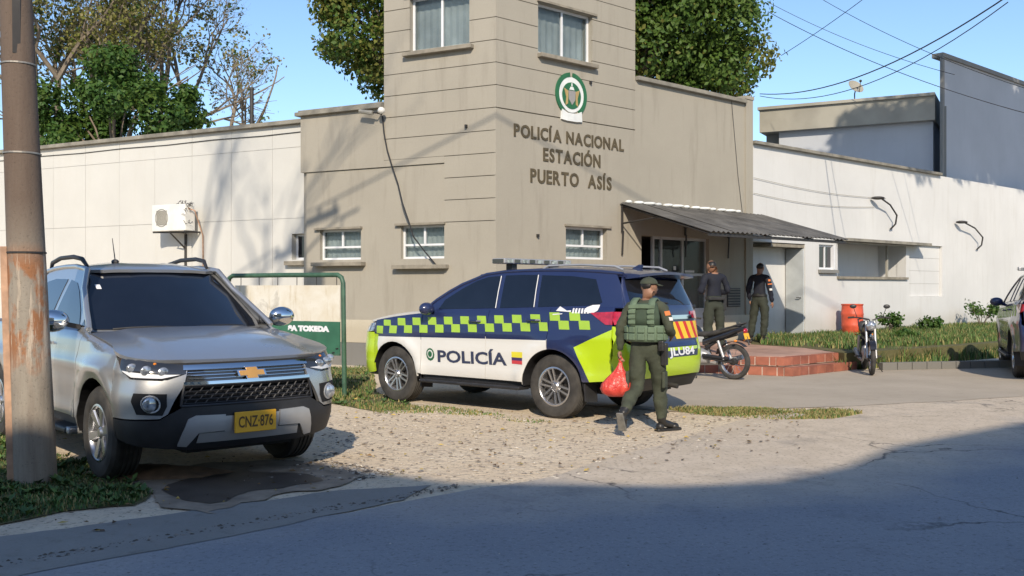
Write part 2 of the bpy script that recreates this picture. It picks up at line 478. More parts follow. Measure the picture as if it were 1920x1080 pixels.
def sheet(name, poly, z, mat, thick=None):
    mb = MB()
    if thick: mb.prism(poly, z - thick, z)
    else: mb.add([(p[0], p[1], z) for p in poly], [tuple(range(len(poly)))])
    o = mb.build(name, mat); tag(o, kind='structure'); return o
def ragged(poly, amp, step=0.25, seed=0):
    """breaks the straight sides of an outline into an uneven edge"""
    out = []
    n = len(poly)
    for i in range(n):
        a = Vector(poly[i][:2]); b = Vector(poly[(i + 1) % n][:2])
        k = max(1, int((b - a).length / step))
        nn = Vector((-(b - a).y, (b - a).x)).normalized()
        for j in range(k):
            p = a.lerp(b, j / k)
            w = mnoise.noise(Vector((p.x * 1.7, p.y * 1.7, seed))) + 0.6 * mnoise.noise(Vector((p.x * 5, p.y * 5, seed + 9)))
            p = p + nn * w * amp
            out.append((p.x, p.y))
    return out
# big earth sheet, gently uneven near the camera
def make_ground():
    mb = MB()
    xs = [-400, -120, -40, -16] + [-16 + 0.4 * i for i in range(1, 91)] + [40, 120, 400]
    ys = [-400, -100, -30, 3] + [3 + 0.4 * i for i in range(1, 60)] + [45, 120, 500]
    vs = []
    for y in ys:
        for x in xs:
            q = -0.68 * x + 0.73 * y
            amp = max(0, min(1, (q - 7.2) / 1.5)) * (1 if abs(x) < 21 and y < 28 else 0)
            h = 0.02 * mnoise.noise(Vector((x * 0.5, y * 0.5, 0))) * amp
            vs.append((x, y, 0.0))
    nx = len(xs)
    fs = [(j * nx + i, j * nx + i + 1, (j + 1) * nx + i + 1, (j + 1) * nx + i) for j in range(len(ys) - 1) for i in range(nx - 1)]
    mb.add(vs, fs)
    tag(mb.build('ground', MT['ground'], smooth=True), kind='structure')
make_ground()
def road_pt(s, q):      # s along the road, q across (towards the station)
    return (0.73 * s - 0.68 * q, 0.68 * s + 0.73 * q)
edge = [road_pt(s, 5.85 + (0.9 if s > 6 else 0.0) * min(1, (s - 6) / 4) + 0.10 * mnoise.noise(Vector((s * 0.8, 3, 1))) + 0.05 * mnoise.noise(Vector((s * 4, 3, 1)))) for s in [i * 0.3 - 15 for i in range(140)]]
sheet('road', [road_pt(-80, -14)] + [road_pt(90, -14)] + [road_pt(90, 6.75)] + edge[::-1] + [road_pt(-80, 5.85)], 0.004, MT['asphalt'])
gut = [road_pt(s, 5.80) for s in (-22, 3.0)] + [road_pt(4.4, 5.9), road_pt(4.9, 6.2)] + [road_pt(4.3, 6.5), road_pt(3.5, 6.62), road_pt(2.4, 6.70), road_pt(1.5, 6.85), road_pt(0.9, 7.05), road_pt(0.2, 7.15), road_pt(-22, 7.2)]
sheet('gutter_strip', ragged(gut, 0.06, 0.12, 4), 0.0075, MT['gutter'])
drive = [gpt(1255, 772), gpt(1440, 768), gpt(1600, 762), gpt(1960, 742), gpt(1990, 690), gpt(1700, 690), gpt(1500, 698), gpt(1250, 700), gpt(1020, 708), gpt(1080, 760)]
sheet('driveway', ragged([(p.x, p.y) for p in drive], 0.10, 0.3, 2), 0.008, MT['slab'])
MT['mud'] = M('wet_mud', (0.085, 0.068, 0.054), 0.55, var=0.4, vs=3, bump=0.3, bs=20)
damp = [gpt(270, 890), gpt(400, 868), gpt(560, 868), gpt(690, 893), gpt(640, 915), gpt(540, 925), gpt(455, 945), gpt(400, 968), gpt(320, 955), gpt(265, 930)]
MT['damp'] = M('damp_earth', (0.27, 0.215, 0.16), 0.9, var=0.35, vs=5, bump=0.4, bs=30)
sheet('damp_earth', ragged([(p.x, p.y) for p in damp], 0.16, 0.07, 17), 0.0115, MT['damp'])
mud = [gpt(340, 905), gpt(450, 880), gpt(570, 893), gpt(600, 903), gpt(550, 912), gpt(470, 926), gpt(400, 946), gpt(350, 938), gpt(310, 922)]
sheet('mud_patch', ragged([(p.x, p.y) for p in mud], 0.14, 0.06, 7), 0.0155, MT['mud'])
MT['mound'] = M('brown_mud', (0.19, 0.115, 0.065), 0.95, var=0.35, vs=9, bump=0.6, bs=40)

# ------------------------------------------------------------------ loose stones and grass (uncountable)
def inside(p, poly):
    c = False; n = len(poly); j = n - 1
    for i in range(n):
        if (poly[i][1] > p[1]) != (poly[j][1] > p[1]) and p[0] < (poly[j][0] - poly[i][0]) * (p[1] - poly[i][1]) / (poly[j][1] - poly[i][1]) + poly[i][0]: c = not c
        j = i
    return c
def scatter(poly, n, rnd):
    xs = [p[0] for p in poly]; ys = [p[1] for p in poly]; out = []
    k = 0
    while len(out) < n and k < n * 40:
        k += 1
        p = (rnd.uniform(min(xs), max(xs)), rnd.uniform(min(ys), max(ys)))
        if inside(p, poly): out.append(p)
    return out
def stones(name, poly, n, r0, r1, mats, seed, z=0.0, flat=0.45, label=None):
    rnd = random.Random(seed); mb = MB()
    ico = [(0, 0, 1), (0.9, 0, 0.2), (0.3, 0.85, 0.15), (-0.75, 0.5, 0.2), (-0.7, -0.55, 0.15), (0.35, -0.85, 0.2), (0, 0, -0.7)]
    fs = [(0, i, i % 5 + 1) for i in range(1, 6)] + [(6, i % 5 + 1, i) for i in range(1, 6)]
    for x, y in scatter(poly, n, rnd):
        r = r0 + (r1 - r0) * rnd.random() ** 3
        a = rnd.uniform(0, 6.28); ca, sa = math.cos(a), math.sin(a)
        vs = []
        for v in ico:
            k = rnd.uniform(0.7, 1.25); px, py = v[0] * k * 1.2, v[1] * k * 0.85
            vs.append((x + r * (px * ca - py * sa), y + r * (px * sa + py * ca), z + r * flat * v[2] * k))
        mb.add(vs, fs, rnd.randrange(len(mats)))
    o = mb.build(name, mats); tag(o, label or None, 'stones', kind='stuff'); return o
S1 = M('stone_pale', (0.52, 0.47, 0.39), 0.9, var=0.25, vs=20); S2 = M('stone_grey', (0.27, 0.235, 0.2), 0.9, var=0.3, vs=20); S3 = M('stone_dark', (0.10, 0.085, 0.07), 0.9, var=0.3, vs=20)
apron = [(p.x, p.y) for p in (gpt(560, 900), gpt(620, 790), gpt(760, 765), gpt(1040, 790), gpt(1250, 775), gpt(1480, 785), gpt(1350, 830), gpt(1150, 880), gpt(1000, 905), gpt(760, 892))]
stones('loose_stones', apron, 2600, 0.004, 0.030, [S1, S1, S2, S2, S2], 3, 0.002, label='loose gravel and pebbles on the sunlit earth apron')
shade = [(p.x, p.y) for p in (gpt(430, 905), gpt(600, 862), gpt(760, 885), gpt(690, 900), gpt(560, 916))]
stones('shaded_stones', shade, 900, 0.008, 0.035, [S1, S2, S2, S3], 5, 0.004, label='pebbles in the shade in front of the silver pickup')
gut_line = [road_pt(-9, 6.15), road_pt(-3, 6.10), road_pt(4.9, 5.95), road_pt(5.2, 6.08), road_pt(3, 6.12), road_pt(-3, 6.25), road_pt(-9, 6.3)]
stones('gutter_debris', gut_line, 2600, 0.004, 0.022, [S3, S3, S2], 8, 0.0075, label='dark grit lying along the gutter joint')
road_poly = [road_pt(-6, 1.5), road_pt(12, 1.5), road_pt(12, 5.8), road_pt(-6, 5.8)]
stones('road_grit', road_poly, 500, 0.003, 0.012, [S1, S2, S3, S3], 9, 0.004, label='scattered grit on the asphalt road')
for (px, py, r) in ((318, 938, 0.055), (300, 942, 0.03), (352, 912, 0.035), (372, 908, 0.03), (598, 905, 0.05)):
    pass
G1 = M('grass_blade', (0.085, 0.15, 0.03), 0.7, var=0.35, vs=2); G2 = M('grass_dry', (0.26, 0.22, 0.085), 0.8, var=0.25, vs=2); G3 = M('grass_dark', (0.045, 0.10, 0.025), 0.7, var=0.3, vs=2)
def grass(name, poly, n, h0, h1, mats, seed, z=0.0, label=None, w=0.006):
    rnd = random.Random(seed); mb = MB()
    for x, y in scatter(poly, n, rnd):
        d = mnoise.noise(Vector((x * 1.3, y * 1.3, seed)))
        if d < -0.25 and rnd.random() < 0.8: continue
        h = rnd.uniform(h0, h1) * (0.7 + 0.9 * max(0, d + 0.3)); a = rnd.uniform(0, 6.28)
        l = rnd.uniform(0.1, 0.8) * h; ww = w * rnd.uniform(0.7, 1.4)
        dx, dy = math.cos(a), math.sin(a); sx, sy = -dy * ww, dx * ww
        b = Vector((x, y, z)); m1 = b + Vector((dx * l * 0.3, dy * l * 0.3, h * 0.6)); t = b + Vector((dx * l, dy * l, h))
        s = Vector((sx, sy, 0))
        mb.add([b - s, b + s, m1 + s * 0.7, m1 - s * 0.7, t], [(0, 1, 2, 3), (3, 2, 4)], rnd.randrange(len(mats)))
    o = mb.build(name, mats); tag(o, label, 'grass', kind='stuff'); return o
def G(*pts): return [(p.x, p.y) for p in (gpt(*q) for q in pts)]
verge = G((-260, 1010), (-260, 800), (30, 800), (95, 850), (160, 868), (230, 900), (290, 925), (250, 948), (120, 962), (0, 985))
sheet('verge_soil', ragged(verge, 0.08, 0.12, 3), 0.011, MT['turf_soil'])
grass('verge_grass', verge, 30000, 0.008, 0.045, [G1, G3, G3, G2], 21, 0.009, 'green grass verge at the foot of the utility pole')
lawn = G((-300, 745), (-300, 690), (560, 690), (700, 690), (706, 735), (790, 768), (700, 772), (620, 757), (560, 752), (430, 757))
sheet('lawn_soil', ragged(lawn, 0.12, 0.3, 5), 0.004, MT['turf_soil'])
grass('lawn_grass', lawn, 42000, 0.015, 0.075, [G1, G1, G2, G2], 22, 0.0, 'dry grass between the sign board and the patrol car front wheel', w=0.007)
strip = G((1252, 769), (1380, 765), (1560, 770), (1620, 776), (1560, 786), (1440, 788), (1300, 777))
grass('strip_grass', strip, 8000, 0.01, 0.045, [G1, G2, G2], 23, 0.004, 'low worn grass strip along the driveway edge', w=0.008)
grass('edge_grass', G((700, 760), (830, 762), (1040, 792), (1000, 795), (820, 775), (700, 776)), 1500, 0.01, 0.04, [G2, G1], 24, 0.0, 'thin dry grass under the patrol car', w=0.007)
def litter(name, poly, n, seed, z, label):
    rnd = random.Random(seed); mb = MB()
    for x, y in scatter(poly, n, rnd):
        a = rnd.uniform(0, 6.28); r = rnd.uniform(.012, .038); ca, sa = math.cos(a) * r, math.sin(a) * r; h = rnd.uniform(.004, .022)
        mb.add([(x - ca, y - sa, z + .003), (x + sa * .5, y - ca * .5, z + h), (x + ca, y + sa, z + .004), (x - sa * .5, y + ca * .5, z + h * .4)], [(0, 1, 2), (0, 2, 3)], rnd.randrange(3))
    tag(mb.build(name, [M('dead_leaf', (.20, .12, .05), .8, var=.3), M('dead_leaf_dark', (.09, .055, .03), .8, var=.3), M('yellow_leaf', (.42, .30, .08), .8, var=.3)]), label, 'leaves', kind='stuff')
litter('fallen_leaves', G((-200, 1000), (-200, 780), (560, 700), (820, 770), (1500, 775), (1500, 850), (1000, 900), (560, 930), (200, 1000)), 900, 71, .012, 'fallen leaves scattered over the apron and the verge')
def weeds(name, poly, n, seed, z, label):
    rnd = random.Random(seed); mb = MB()
    for x, y in scatter(poly, n, rnd):
        k = rnd.randint(5, 9); R = rnd.uniform(.03, .08)
        for i in range(k):
            a = 6.28 * i / k + rnd.uniform(-.3, .3); r = R * rnd.uniform(.6, 1.2); dx, dy = math.cos(a), math.sin(a); w = r * .28; h = r * rnd.uniform(.3, 1.0)
            mb.add([(x, y, z), (x + dx * r * .5 - dy * w, y + dy * r * .5 + dx * w, z + h * .7), (x + dx * r, y + dy * r, z + h), (x + dx * r * .5 + dy * w, y + dy * r * .5 - dx * w, z + h * .7)], [(0, 1, 2, 3)], rnd.randrange(2))
    tag(mb.build(name, [G1, G3]), label, 'weeds', kind='stuff')
weeds('broadleaf_weeds', verge, 420, 81, .016, 'small broad-leaved weeds in the verge by the utility pole')
weeds('broadleaf_weeds', lawn, 700, 82, .0, 'small broad-leaved weeds in the lawn behind the pickup')
def terrace():
    # raised ground in front of the entrance wing and the white wall
    P0 = Vector((4.95, 17.45)); R = Vector(RD); L = Vector(LD)
    def top(name, poly, z, mat): 
        mb = MB(); mb.prism(poly, -0.2, z); o = mb.build(name, mat); tag(o, kind='structure'); return o
    far = [FR.P(30, 1.2, 0), FR.P(30, 0.0, 0), FR.P(8.32, 0.0, 0)]
    g = [(6.35, 18.85), (9.5, 21.2), (14.0, 25.0), (far[0].x, far[0].y), (FR.P(30, -1, 0).x, FR.P(30, -1, 0).y), (FR.P(8.2, -1, 0).x, FR.P(8.2, -1, 0).y), (FR.P(8.2, 0.05, 0).x, FR.P(8.2, 0.05, 0).y), (5.3, 21.9), (6.1, 20.6)]
    top('raised_bank', g, 0.33, MT['turf_soil'])
    gg = [(5.5, 21.7), (6.3, 20.9), (6.9, 19.9), (9.5, 21.6), (14.0, 25.4), (FR.P(28, 1.0, 0).x, FR.P(28, 1.0, 0).y), (FR.P(28, 0, 0).x, FR.P(28, 0, 0).y), (FR.P(8.4, 0, 0).x, FR.P(8.4, 0, 0).y)]
    grass('bank_grass', gg, 42000, 0.05, 0.17, [G1, G1, G3, G2], 25, 0.33, 'bright green grass on the raised bank along the white wall', w=0.010)
terrace()
grass('bank_foot_grass', [(6.3, 18.7), (14.3, 24.7), (14.1, 25.0), (6.2, 18.95)], 4200, 0.10, 0.36, [G1, G3, G2], 26, 0.0, 'tall grass at the foot of the raised bank behind the kerb', w=0.012)
# ------------------------------------------------------------------ the police station
def sub(parent, name, mb, mats, **k): return mb.build(name, mats, parent, **k)
st = empty('police_station', (CRN[0], CRN[1], 0), label='beige plaster police station with a tower and bronze lettering', cat='police station')
ST_O = Vector((CRN[0], CRN[1], 0))
def stb(name, mb, mats, **k):
    mb.v = [tuple(Vector(p) - ST_O) for p in mb.v]
    return mb.build(name, mats, st, **k)
uT_L = FL.at(720, 100)[0]; uT_R = FR.at(1191, 100)[0]
uW_L = FL.at(573, 400)[0]; uW_R = FR.at(1410, 300)[0]
zPL = FL.at(722, 193)[1]; zPR = FR.at(1196, 143)[1]
zFas = FL.at(833, 305)[1]; uPier = FL.at(833, 400)[0]
TOP = 9.2
gro = [EYE + (540 - y) * 0.01 for y in (31, 72.5, 116.5, 159, 201.5, 244, 285, 327, 370, 413)]
step = (gro[0] - gro[-1]) / 9
bands = [gro[-1] + step * i for i in range(0, 16)]
def rect(F, x0, y0, x1, y1):
    a = F.at(x0, y0); b = F.at(x1, y1)
    return (min(a[0], b[0]), max(a[0], b[0]), min(a[1], b[1]), max(a[1], b[1]))
# window openings
wUL = (FL.at(880, 60)[0], FL.at(768, 60)[0], FL.at(772, 97)[1], FL.at(880, -22)[1])
wUR = (FR.at(1009, 60)[0], FR.at(1111, 60)[0], FR.at(1010, 98)[1], FR.at(1010, 3)[1])
w1 = (FL.at(675, 450)[0], FL.at(598, 450)[0], FL.at(640, 487)[1], FL.at(640, 430)[1])
w2 = (FL.at(832, 450)[0], FL.at(750, 450)[0], FL.at(790, 485)[1], FL.at(790, 422)[1])
w3 = (FR.at(1061, 450)[0], FR.at(1138, 450)[0], FR.at(1061, 485)[1], FR.at(1061, 424)[1])
dA = (FR.at(1203, 450)[0], FR.at(1330, 450)[0], 0.33, FR.at(1203, 441)[1])
FRONT = 0.0
# structural core (slightly behind the finish)
mb = MB()
grid_wall(mb, FL, 0.0, uT_L, 0.0, TOP, -0.30, -0.045, [wUL, w2])
grid_wall(mb, FL, uT_L, uW_L, 0.0, zPL - 0.03, -0.30, -0.045, [w1])
grid_wall(mb, FR, 0.0, uT_R, 0.0, TOP, -0.30, -0.045, [wUR, w3])
grid_wall(mb, FR, uT_R, uW_R, 0.0, zPR - 0.03, -0.30, -0.045, [dA])
stb('wall', mb, MT['beige'])
# rear and side walls, roofs
def foot(a, b): return Vector((CRN[0] + LD[0] * a + RD[0] * b, CRN[1] + LD[1] * a + RD[1] * b, 0))
mb = MB()
def wall_between(p, q, z0, z1, t=0.2, m=0):
    d = (q - p).normalized(); n = Vector((-d.y, d.x, 0)) * t
    mb.hexa([p + Vector((0, 0, z0)), q + Vector((0, 0, z0)), q + n + Vector((0, 0, z0)), p + n + Vector((0, 0, z0)),
             p + Vector((0, 0, z1)), q + Vector((0, 0, z1)), q + n + Vector((0, 0, z1)), p + n + Vector((0, 0, z1))], m)
e = 0.03
wall_between(foot(uW_L - e, 0.05), foot(uW_L - e, uW_R), 0, zPL - 0.05)
wall_between(foot(uW_L, uW_R - e), foot(0.05, uW_R - e), 0, zPL - 0.05)
wall_between(foot(uT_L - e, 0.35), foot(uT_L - e, uT_R - e), 4.5, TOP - 0.02)
wall_between(foot(uT_L - e, uT_R - e), foot(0.35, uT_R - e), 4.5, TOP - 0.02)
stb('rear_wall', mb, MT['beige'])
mb = MB()
def slab(a0, a1, b0, b1, z0, z1): mb.hexa([foot(a0, b0) + Vector((0, 0, z0)), foot(a0, b1) + Vector((0, 0, z0)), foot(a1, b1) + Vector((0, 0, z0)), foot(a1, b0) + Vector((0, 0, z0)),
                                          foot(a0, b0) + Vector((0, 0, z1)), foot(a0, b1) + Vector((0, 0, z1)), foot(a1, b1) + Vector((0, 0, z1)), foot(a1, b0) + Vector((0, 0, z1))])
slab(0.3, uW_L - 0.3, 0.3, uW_R - 0.3, zPL - 0.6, zPL - 0.45)
slab(0.3, uT_L - 0.3, 0.3, uT_R - 0.3, TOP - 0.4, TOP - 0.3)
stb('roof', mb, MT['coping'])
# finish courses on the tower (joints 14 mm)
def band_pieces(F, u0, u1, z0, z1, hole, out, trim=0.0):
    segs = [(u0, u1)]
    if hole and z0 < hole[3] and z1 > hole[2]:
        segs = []
        if hole[0] > u0 + 0.02: segs.append((u0, hole[0]))
        if hole[1] < u1 - 0.02: segs.append((hole[1], u1))
        if z0 < hole[2] - 0.03: segs.append((hole[0], hole[1], z0, hole[2]))
        if z1 > hole[3] + 0.03: segs.append((hole[0], hole[1], hole[3], z1))
    for s in segs:
        a, b = s[0], s[1]; c, d = (s[2], s[3]) if len(s) == 4 else (z0, z1)
        mb = MB(); mb.box(a, b, -0.045, out, c, d, T=F.T())
        stb('panel', mb, MT['beige'])
J = 0.007
rnd = random.Random(4)
for i in range(len(bands) - 1):
    z0, z1 = bands[i] + J, bands[i + 1] - J
    # left face: below the fascia only the pier carries joints
    u1 = uPier if z1 < zFas + 0.2 else uT_L
    if z0 < 0: continue
    hol = wUL if z1 > wUL[2] and z0 < wUL[3] else (w2 if z1 > w2[2] and z0 < w2[3] else None)
    hol2 = hol if hol is wUL else None
    band_pieces(FL, 0.0 if True else 0, u1, z0, z1, hol2, rnd.uniform(-0.002, 0.002))
    if z0 > gro[4] - 0.1:
        band_pieces(FR, 0.0, uT_R, z0, z1, wUR if z1 > wUR[2] and z0 < wUR[3] else None, rnd.uniform(-0.002, 0.002))
# smooth finish fields
mb = MB()
grid_wall(mb, FR, 0.0, uT_R, 0.93, gro[4] - J, -0.045, 0.0, [w3])
stb('lettered_wall', mb, MT['beige'])
mb = MB()
grid_wall(mb, FR, uT_R + 0.004, uW_R - 0.30, 0.93, zPR - 0.10, -0.045, -0.004, [dA])
stb('entrance_wall', mb, MT['beige'])
mb = MB(); mb.box(uW_R - 0.295, uW_R, -0.3, 0.03, 0.93, zPR + 0.02, T=FR.T()); mb.box(uW_R - 0.32, uW_R + 0.02, -0.32, 0.05, zPR + 0.02, zPR + 0.10, T=FR.T())
stb('end_pilaster', mb, MT['beige'])
mb = MB()
grid_wall(mb, FL, 0.0, uPier, 0.93, bands[0] - J, -0.045, 0.0)
stb('pier_base', mb, MT['beige'])
mb = MB()
grid_wall(mb, FL, uPier, uW_L, 0.93, zFas - 0.012, -0.045, -0.03, [w1, w2])
stb('left_wall', mb, MT['beige'])
mb = MB()
if True:
    grid_wall(mb, FL, uPier + 0.0, uT_L, zFas, bands[[k for k in range(16) if bands[k] > zFas + 0.2 - step][0]], -0.045, 0.002)
    grid_wall(mb, FL, uT_L + 0.002, uW_L + 0.13, zFas, zPL - 0.10, -0.55, 0.004)
stb('fascia', mb, MT['beige'])
mb = MB()
mb.box(uT_L + 0.01, uW_L + 0.22, -0.6, 0.10, zPL - 0.10, zPL - 0.02, T=FL.T())
mb.box(uT_L + 0.01, uW_L + 0.16, -0.6, 0.06, zPL - 0.02, zPL + 0.02, T=FL.T())
stb('coping', mb, MT['coping'], bevel=0.01)
mb = MB(); mb.box(uT_R + 0.01, uW_R - 0.34, -0.4, 0.10, zPR - 0.10, zPR - 0.01, T=FR.T())
stb('coping', mb, MT['coping'], bevel=0.01)
mb = MB()
mb.box(0.0, uW_L, -0.045, 0.012, 0.47, 0.93, T=FL.T()); stb('plinth', mb, MT['cream'])
mb = MB(); mb.box(0.0, uW_L + 0.01, -0.045, 0.02, -0.1, 0.465, T=FL.T()); stb('plinth', mb, MT['grey_plinth'])
mb = MB(); mb.box(0.0, dA[0], -0.045, 0.012, 0.0, 0.93, T=FR.T()); stb('plinth', mb, MT['cream'])
mb = MB(); mb.box(dA[1], uW_R, -0.045, 0.012, 0.0, 0.93, T=FR.T()); stb('plinth', mb, MT['cream'])
# windows
def window(F, r, two=True, transom=0.42, parent_fn=stb, sill=True, over=0.2, sillz=0.0, curtain=True, pane='glass', hood=True):
    u0, u1, z0, z1 = r
    P = F.P; t = 0.045
    mb = MB(); T = F.T()
    o0, o1 = -0.17, -0.12
    mb.box(u0, u0 + t, o0, o1, z0, z1, T=T); mb.box(u1 - t, u1, o0, o1, z0, z1, T=T)
    mb.box(u0 + t, u1 - t, o0, o1, z0, z0 + t, T=T); mb.box(u0 + t, u1 - t, o0, o1, z1 - t, z1, T=T)
    um = (u0 + u1) / 2
    zt = z0 + (z1 - z0) * transom if transom else z0 + t
    if transom: mb.box(u0 + t, u1 - t, o0, o1, zt - 0.02, zt + 0.02, T=T)
    if two: mb.box(um - 0.022, um + 0.022, o0, o1 + 0.004, zt + (0.02 if transom else 0), z1 - t, T=T)
    fr = parent_fn('window', mb, MT['alu'])
    base = ST_O if parent_fn is stb else Vector((0, 0, 0))
    def pane_(a, b, c, d):
        m2 = MB(); m2.box(a, b, -0.150, -0.142, c, d, T=T); m2.v = [tuple(Vector(p) - base) for p in m2.v]
        m2.build('pane', MT[pane], fr)
    if two: pane_(u0 + t, um - 0.022, zt + 0.02, z1 - t); pane_(um + 0.022, u1 - t, zt + 0.02, z1 - t)
    else: pane_(u0 + t, u1 - t, zt + 0.02, z1 - t)
    if transom: pane_(u0 + t, u1 - t, z0 + t, zt - 0.02)
    if curtain:
        m2 = MB(); n = 18
        for i in range(n):
            a = lerp(u0, u1, i / n); b = lerp(u0, u1, (i + 1) / n)
            oa = -0.27 + 0.02 * (i % 2); ob = -0.27 + 0.02 * ((i + 1) % 2)
            m2.add([P(a, oa, z0), P(b, ob, z0), P(b, ob, z1), P(a, oa, z1)], [(0, 1, 2, 3)])
        m2.v = [tuple(Vector(p) - base) for p in m2.v]
        m2.build('curtain', MT['curtain'], fr)
    if sill:
        m3 = MB(); m3.box(u0 - over, u1 + 0.06 if F is FR else u1 + over, -0.045 if True else 0, 0.13, z0 - 0.10 - sillz, z0 - 0.02 - sillz, T=T)
        parent_fn('sill', m3, MT['sill'], bevel=0.008)
    if hood:
        m3 = MB(); m3.box(u0 - 0.04, u1 + 0.10, -0.045, 0.05, z1 + 0.002, z1 + 0.045, T=T)
        parent_fn('lintel', m3, MT['sill'])
window(FL, wUL, True, 0, over=0.10); window(FR, wUR, True, 0, over=0.02)
window(FL, w1, True, 0.42, over=0.12, sillz=0.03); window(FL, w2, True, 0.42, over=0.12, sillz=0.10); window(FR, w3, True, 0.42, sill=False)
# lettering: every letter a raised piece
def letters(F, body, px0, px1, py0, py1, hpx):
    """px0..px1 is the width measured on the photograph, py0/py1 the baselines at both ends"""
    a = F.at(px0, py0); b = F.at(px1, py1)
    W = b[0] - a[0]; z = (a[1] + b[1]) / 2
    H = F.at(px0, py0 - hpx)[1] - a[1]
    size = H / 0.70
    xs = []; x = 0.0; glyphs = []
    for ch in body:
        if ch == ' ': x += size * 0.36; continue
        vs, fs = text_mesh(ch, size, 0.006, 0.009)
        mn = min(v.x for v in vs); mxx = max(v.x for v in vs)
        glyphs.append((x - mn, vs, fs)); x += (mxx - mn) + size * 0.10
    k = W / (x - size * 0.10)
    for gx, vs, fs in glyphs:
        mb = MB(); mb.add([F.P(a[0] + (v.x + gx) * k, 0.012 + v.z, z + v.y) for v in vs], fs)
        stb('letter', mb, MT['letter'])
letters(FR, 'POLICÍA NACIONAL', 963, 1169, 254, 284, 23)
letters(FR, 'ESTACIÓN', 1018, 1125, 302, 313, 24)
letters(FR, 'PUERTO  ASÍS', 994, 1146, 343, 354, 25)
# crest
def crest():
    cu, cz = FR.at(1070, 180); s = (FR.at(1041, 180)[1], 0)
    rz = (FR.at(1070, 141)[1] - FR.at(1070, 218)[1]) / 2; ru = (FR.at(1099, 180)[0] - FR.at(1041, 180)[0]) / 2
    k = ru
    def disc(r, o0, o1, m, name, par, cy=0.0, a0=0, a1=360, rin=0.0, sx=1.0):
        mb = MB(); n = 40; ring = []
        for i in range(n + 1):
            t = math.radians(lerp(a0, a1, i / n)); ring.append((math.sin(t), math.cos(t)))
        for (x0, y0), (x1, y1) in zip(ring, ring[1:]):
            pts = []
            for o in (o0, o1):
                for (x, y, rr) in ((x0, y0, rin), (x1, y1, rin), (x1, y1, r), (x0, y0, r)):
                    pts.append(FR.P(cu + x * rr * k * sx, o, cz + y * rr * k + cy))
            mb.hexa(pts)
        mb.v = [tuple(Vector(p) - ST_O) for p in mb.v]
        return mb.build(name, MT[m], par)
    base = disc(0.80, 0.0, 0.022, 'crest_white', 'emblem', st, 0.02)
    disc(1.0, 0.0, 0.03, 'green_disc', 'laurel', base, 0.02, 6, 148, 0.80)
    disc(1.0, 0.0, 0.03, 'green_disc', 'laurel', base, 0.02, 212, 354, 0.80)
    disc(0.60, 0.022, 0.032, 'green_disc', 'inner_disc', base, 0.0)
    mb = MB()
    def poly(pts, o0, o1, m): mb.prism([(cu + x * k, cz + y * k) for x, y in pts], o0, o1, m, T=lambda a, b, c: FR.P(a, c, b))
    poly([(-0.22, 0.22), (0.22, 0.22), (0.20, -0.18), (0, -0.42), (-0.20, -0.18)], 0.032, 0.044, 1)
    for sgn in (-1, 1):
        poly([(sgn * 0.24, 0.2), (sgn * 0.5, 0.30), (sgn * 0.44, 0.12), (sgn * 0.36, -0.1), (sgn * 0.40, -0.46), (sgn * 0.26, -0.38)][::sgn], 0.032, 0.040, 0)
    poly([(-0.16, 0.26), (0.16, 0.26), (0.08, 0.40), (-0.08, 0.40)], 0.032, 0.040, 2)
    poly([(-0.03, 0.42), (0.03, 0.42), (0.03, 0.56), (-0.03, 0.56)], 0.032, 0.040, 2)
    mb.v = [tuple(Vector(p) - ST_O) for p in mb.v]
    mb.build('shield', [MT['crest_gold'], MT['crest_grey'], MT['crest_white']], base)
    mb = MB()
    poly([(-0.62, -0.66), (-0.3, -0.80), (0.3, -0.80), (0.62, -0.66), (0.66, -1.12), (0.3, -1.16), (-0.3, -1.16), (-0.66, -1.12)], 0.0, 0.045, 0)
    mb.v = [tuple(Vector(p) - ST_O) for p in mb.v]
    mb.build('ribbon', [MT['crest_white']], base)
crest()
# entrance: recess, frames, glass door panels
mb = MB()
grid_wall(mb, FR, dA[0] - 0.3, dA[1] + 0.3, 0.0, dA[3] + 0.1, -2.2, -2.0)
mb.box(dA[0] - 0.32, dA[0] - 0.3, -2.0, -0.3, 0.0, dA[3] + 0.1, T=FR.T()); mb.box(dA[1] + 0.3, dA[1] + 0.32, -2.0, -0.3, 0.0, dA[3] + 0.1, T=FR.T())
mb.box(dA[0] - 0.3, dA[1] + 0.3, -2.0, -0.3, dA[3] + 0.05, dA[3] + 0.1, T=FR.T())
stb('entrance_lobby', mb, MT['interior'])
mb = MB(); T = FR.T()
uD = [FR.at(x, 500)[0] for x in (1203, 1232, 1247, 1287, 1330)]
for u in uD[1:]: mb.box(u - 0.03, u + 0.03, -0.16, -0.10, 0.33, dA[3], T=T)
mb.box(uD[1], uD[4], -0.16, -0.105, dA[3] - 0.06, dA[3], T=T)
mb.box(uD[3], uD[4], -0.16, -0.105, 1.05, 1.11, T=T); mb.box(uD[3], uD[4], -0.16, -0.105, 1.85, 1.91, T=T)
df = stb('door_frame', mb, MT['door_grey'])
for a, b, c, d in ((uD[1], uD[2], 0.36, dA[3] - 0.06), (uD[2], uD[3], 0.36, dA[3] - 0.06), (uD[3], uD[4], 1.11, 1.85), (uD[3], uD[4], 1.91, dA[3] - 0.06)):
    m2 = MB(); m2.box(a + 0.03, b - 0.03, -0.14, -0.13, c, d, T=T); m2.v = [tuple(Vector(p) - ST_O) for p in m2.v]; m2.build('pane', MT['glass'], df)
MT['notice'] = M('paper_notice', (0.6, 0.62, 0.62), 0.8); MT['blue_band'] = M('blue_band', (0.08, 0.12, 0.22), 0.6)
def notice(u, z, w, h, m):
    m2 = MB(); m2.box(u, u + w, -0.125, -0.122, z, z + h, T=T); m2.v = [tuple(Vector(p) - ST_O) for p in m2.v]; m2.build('notice', MT[m], df)
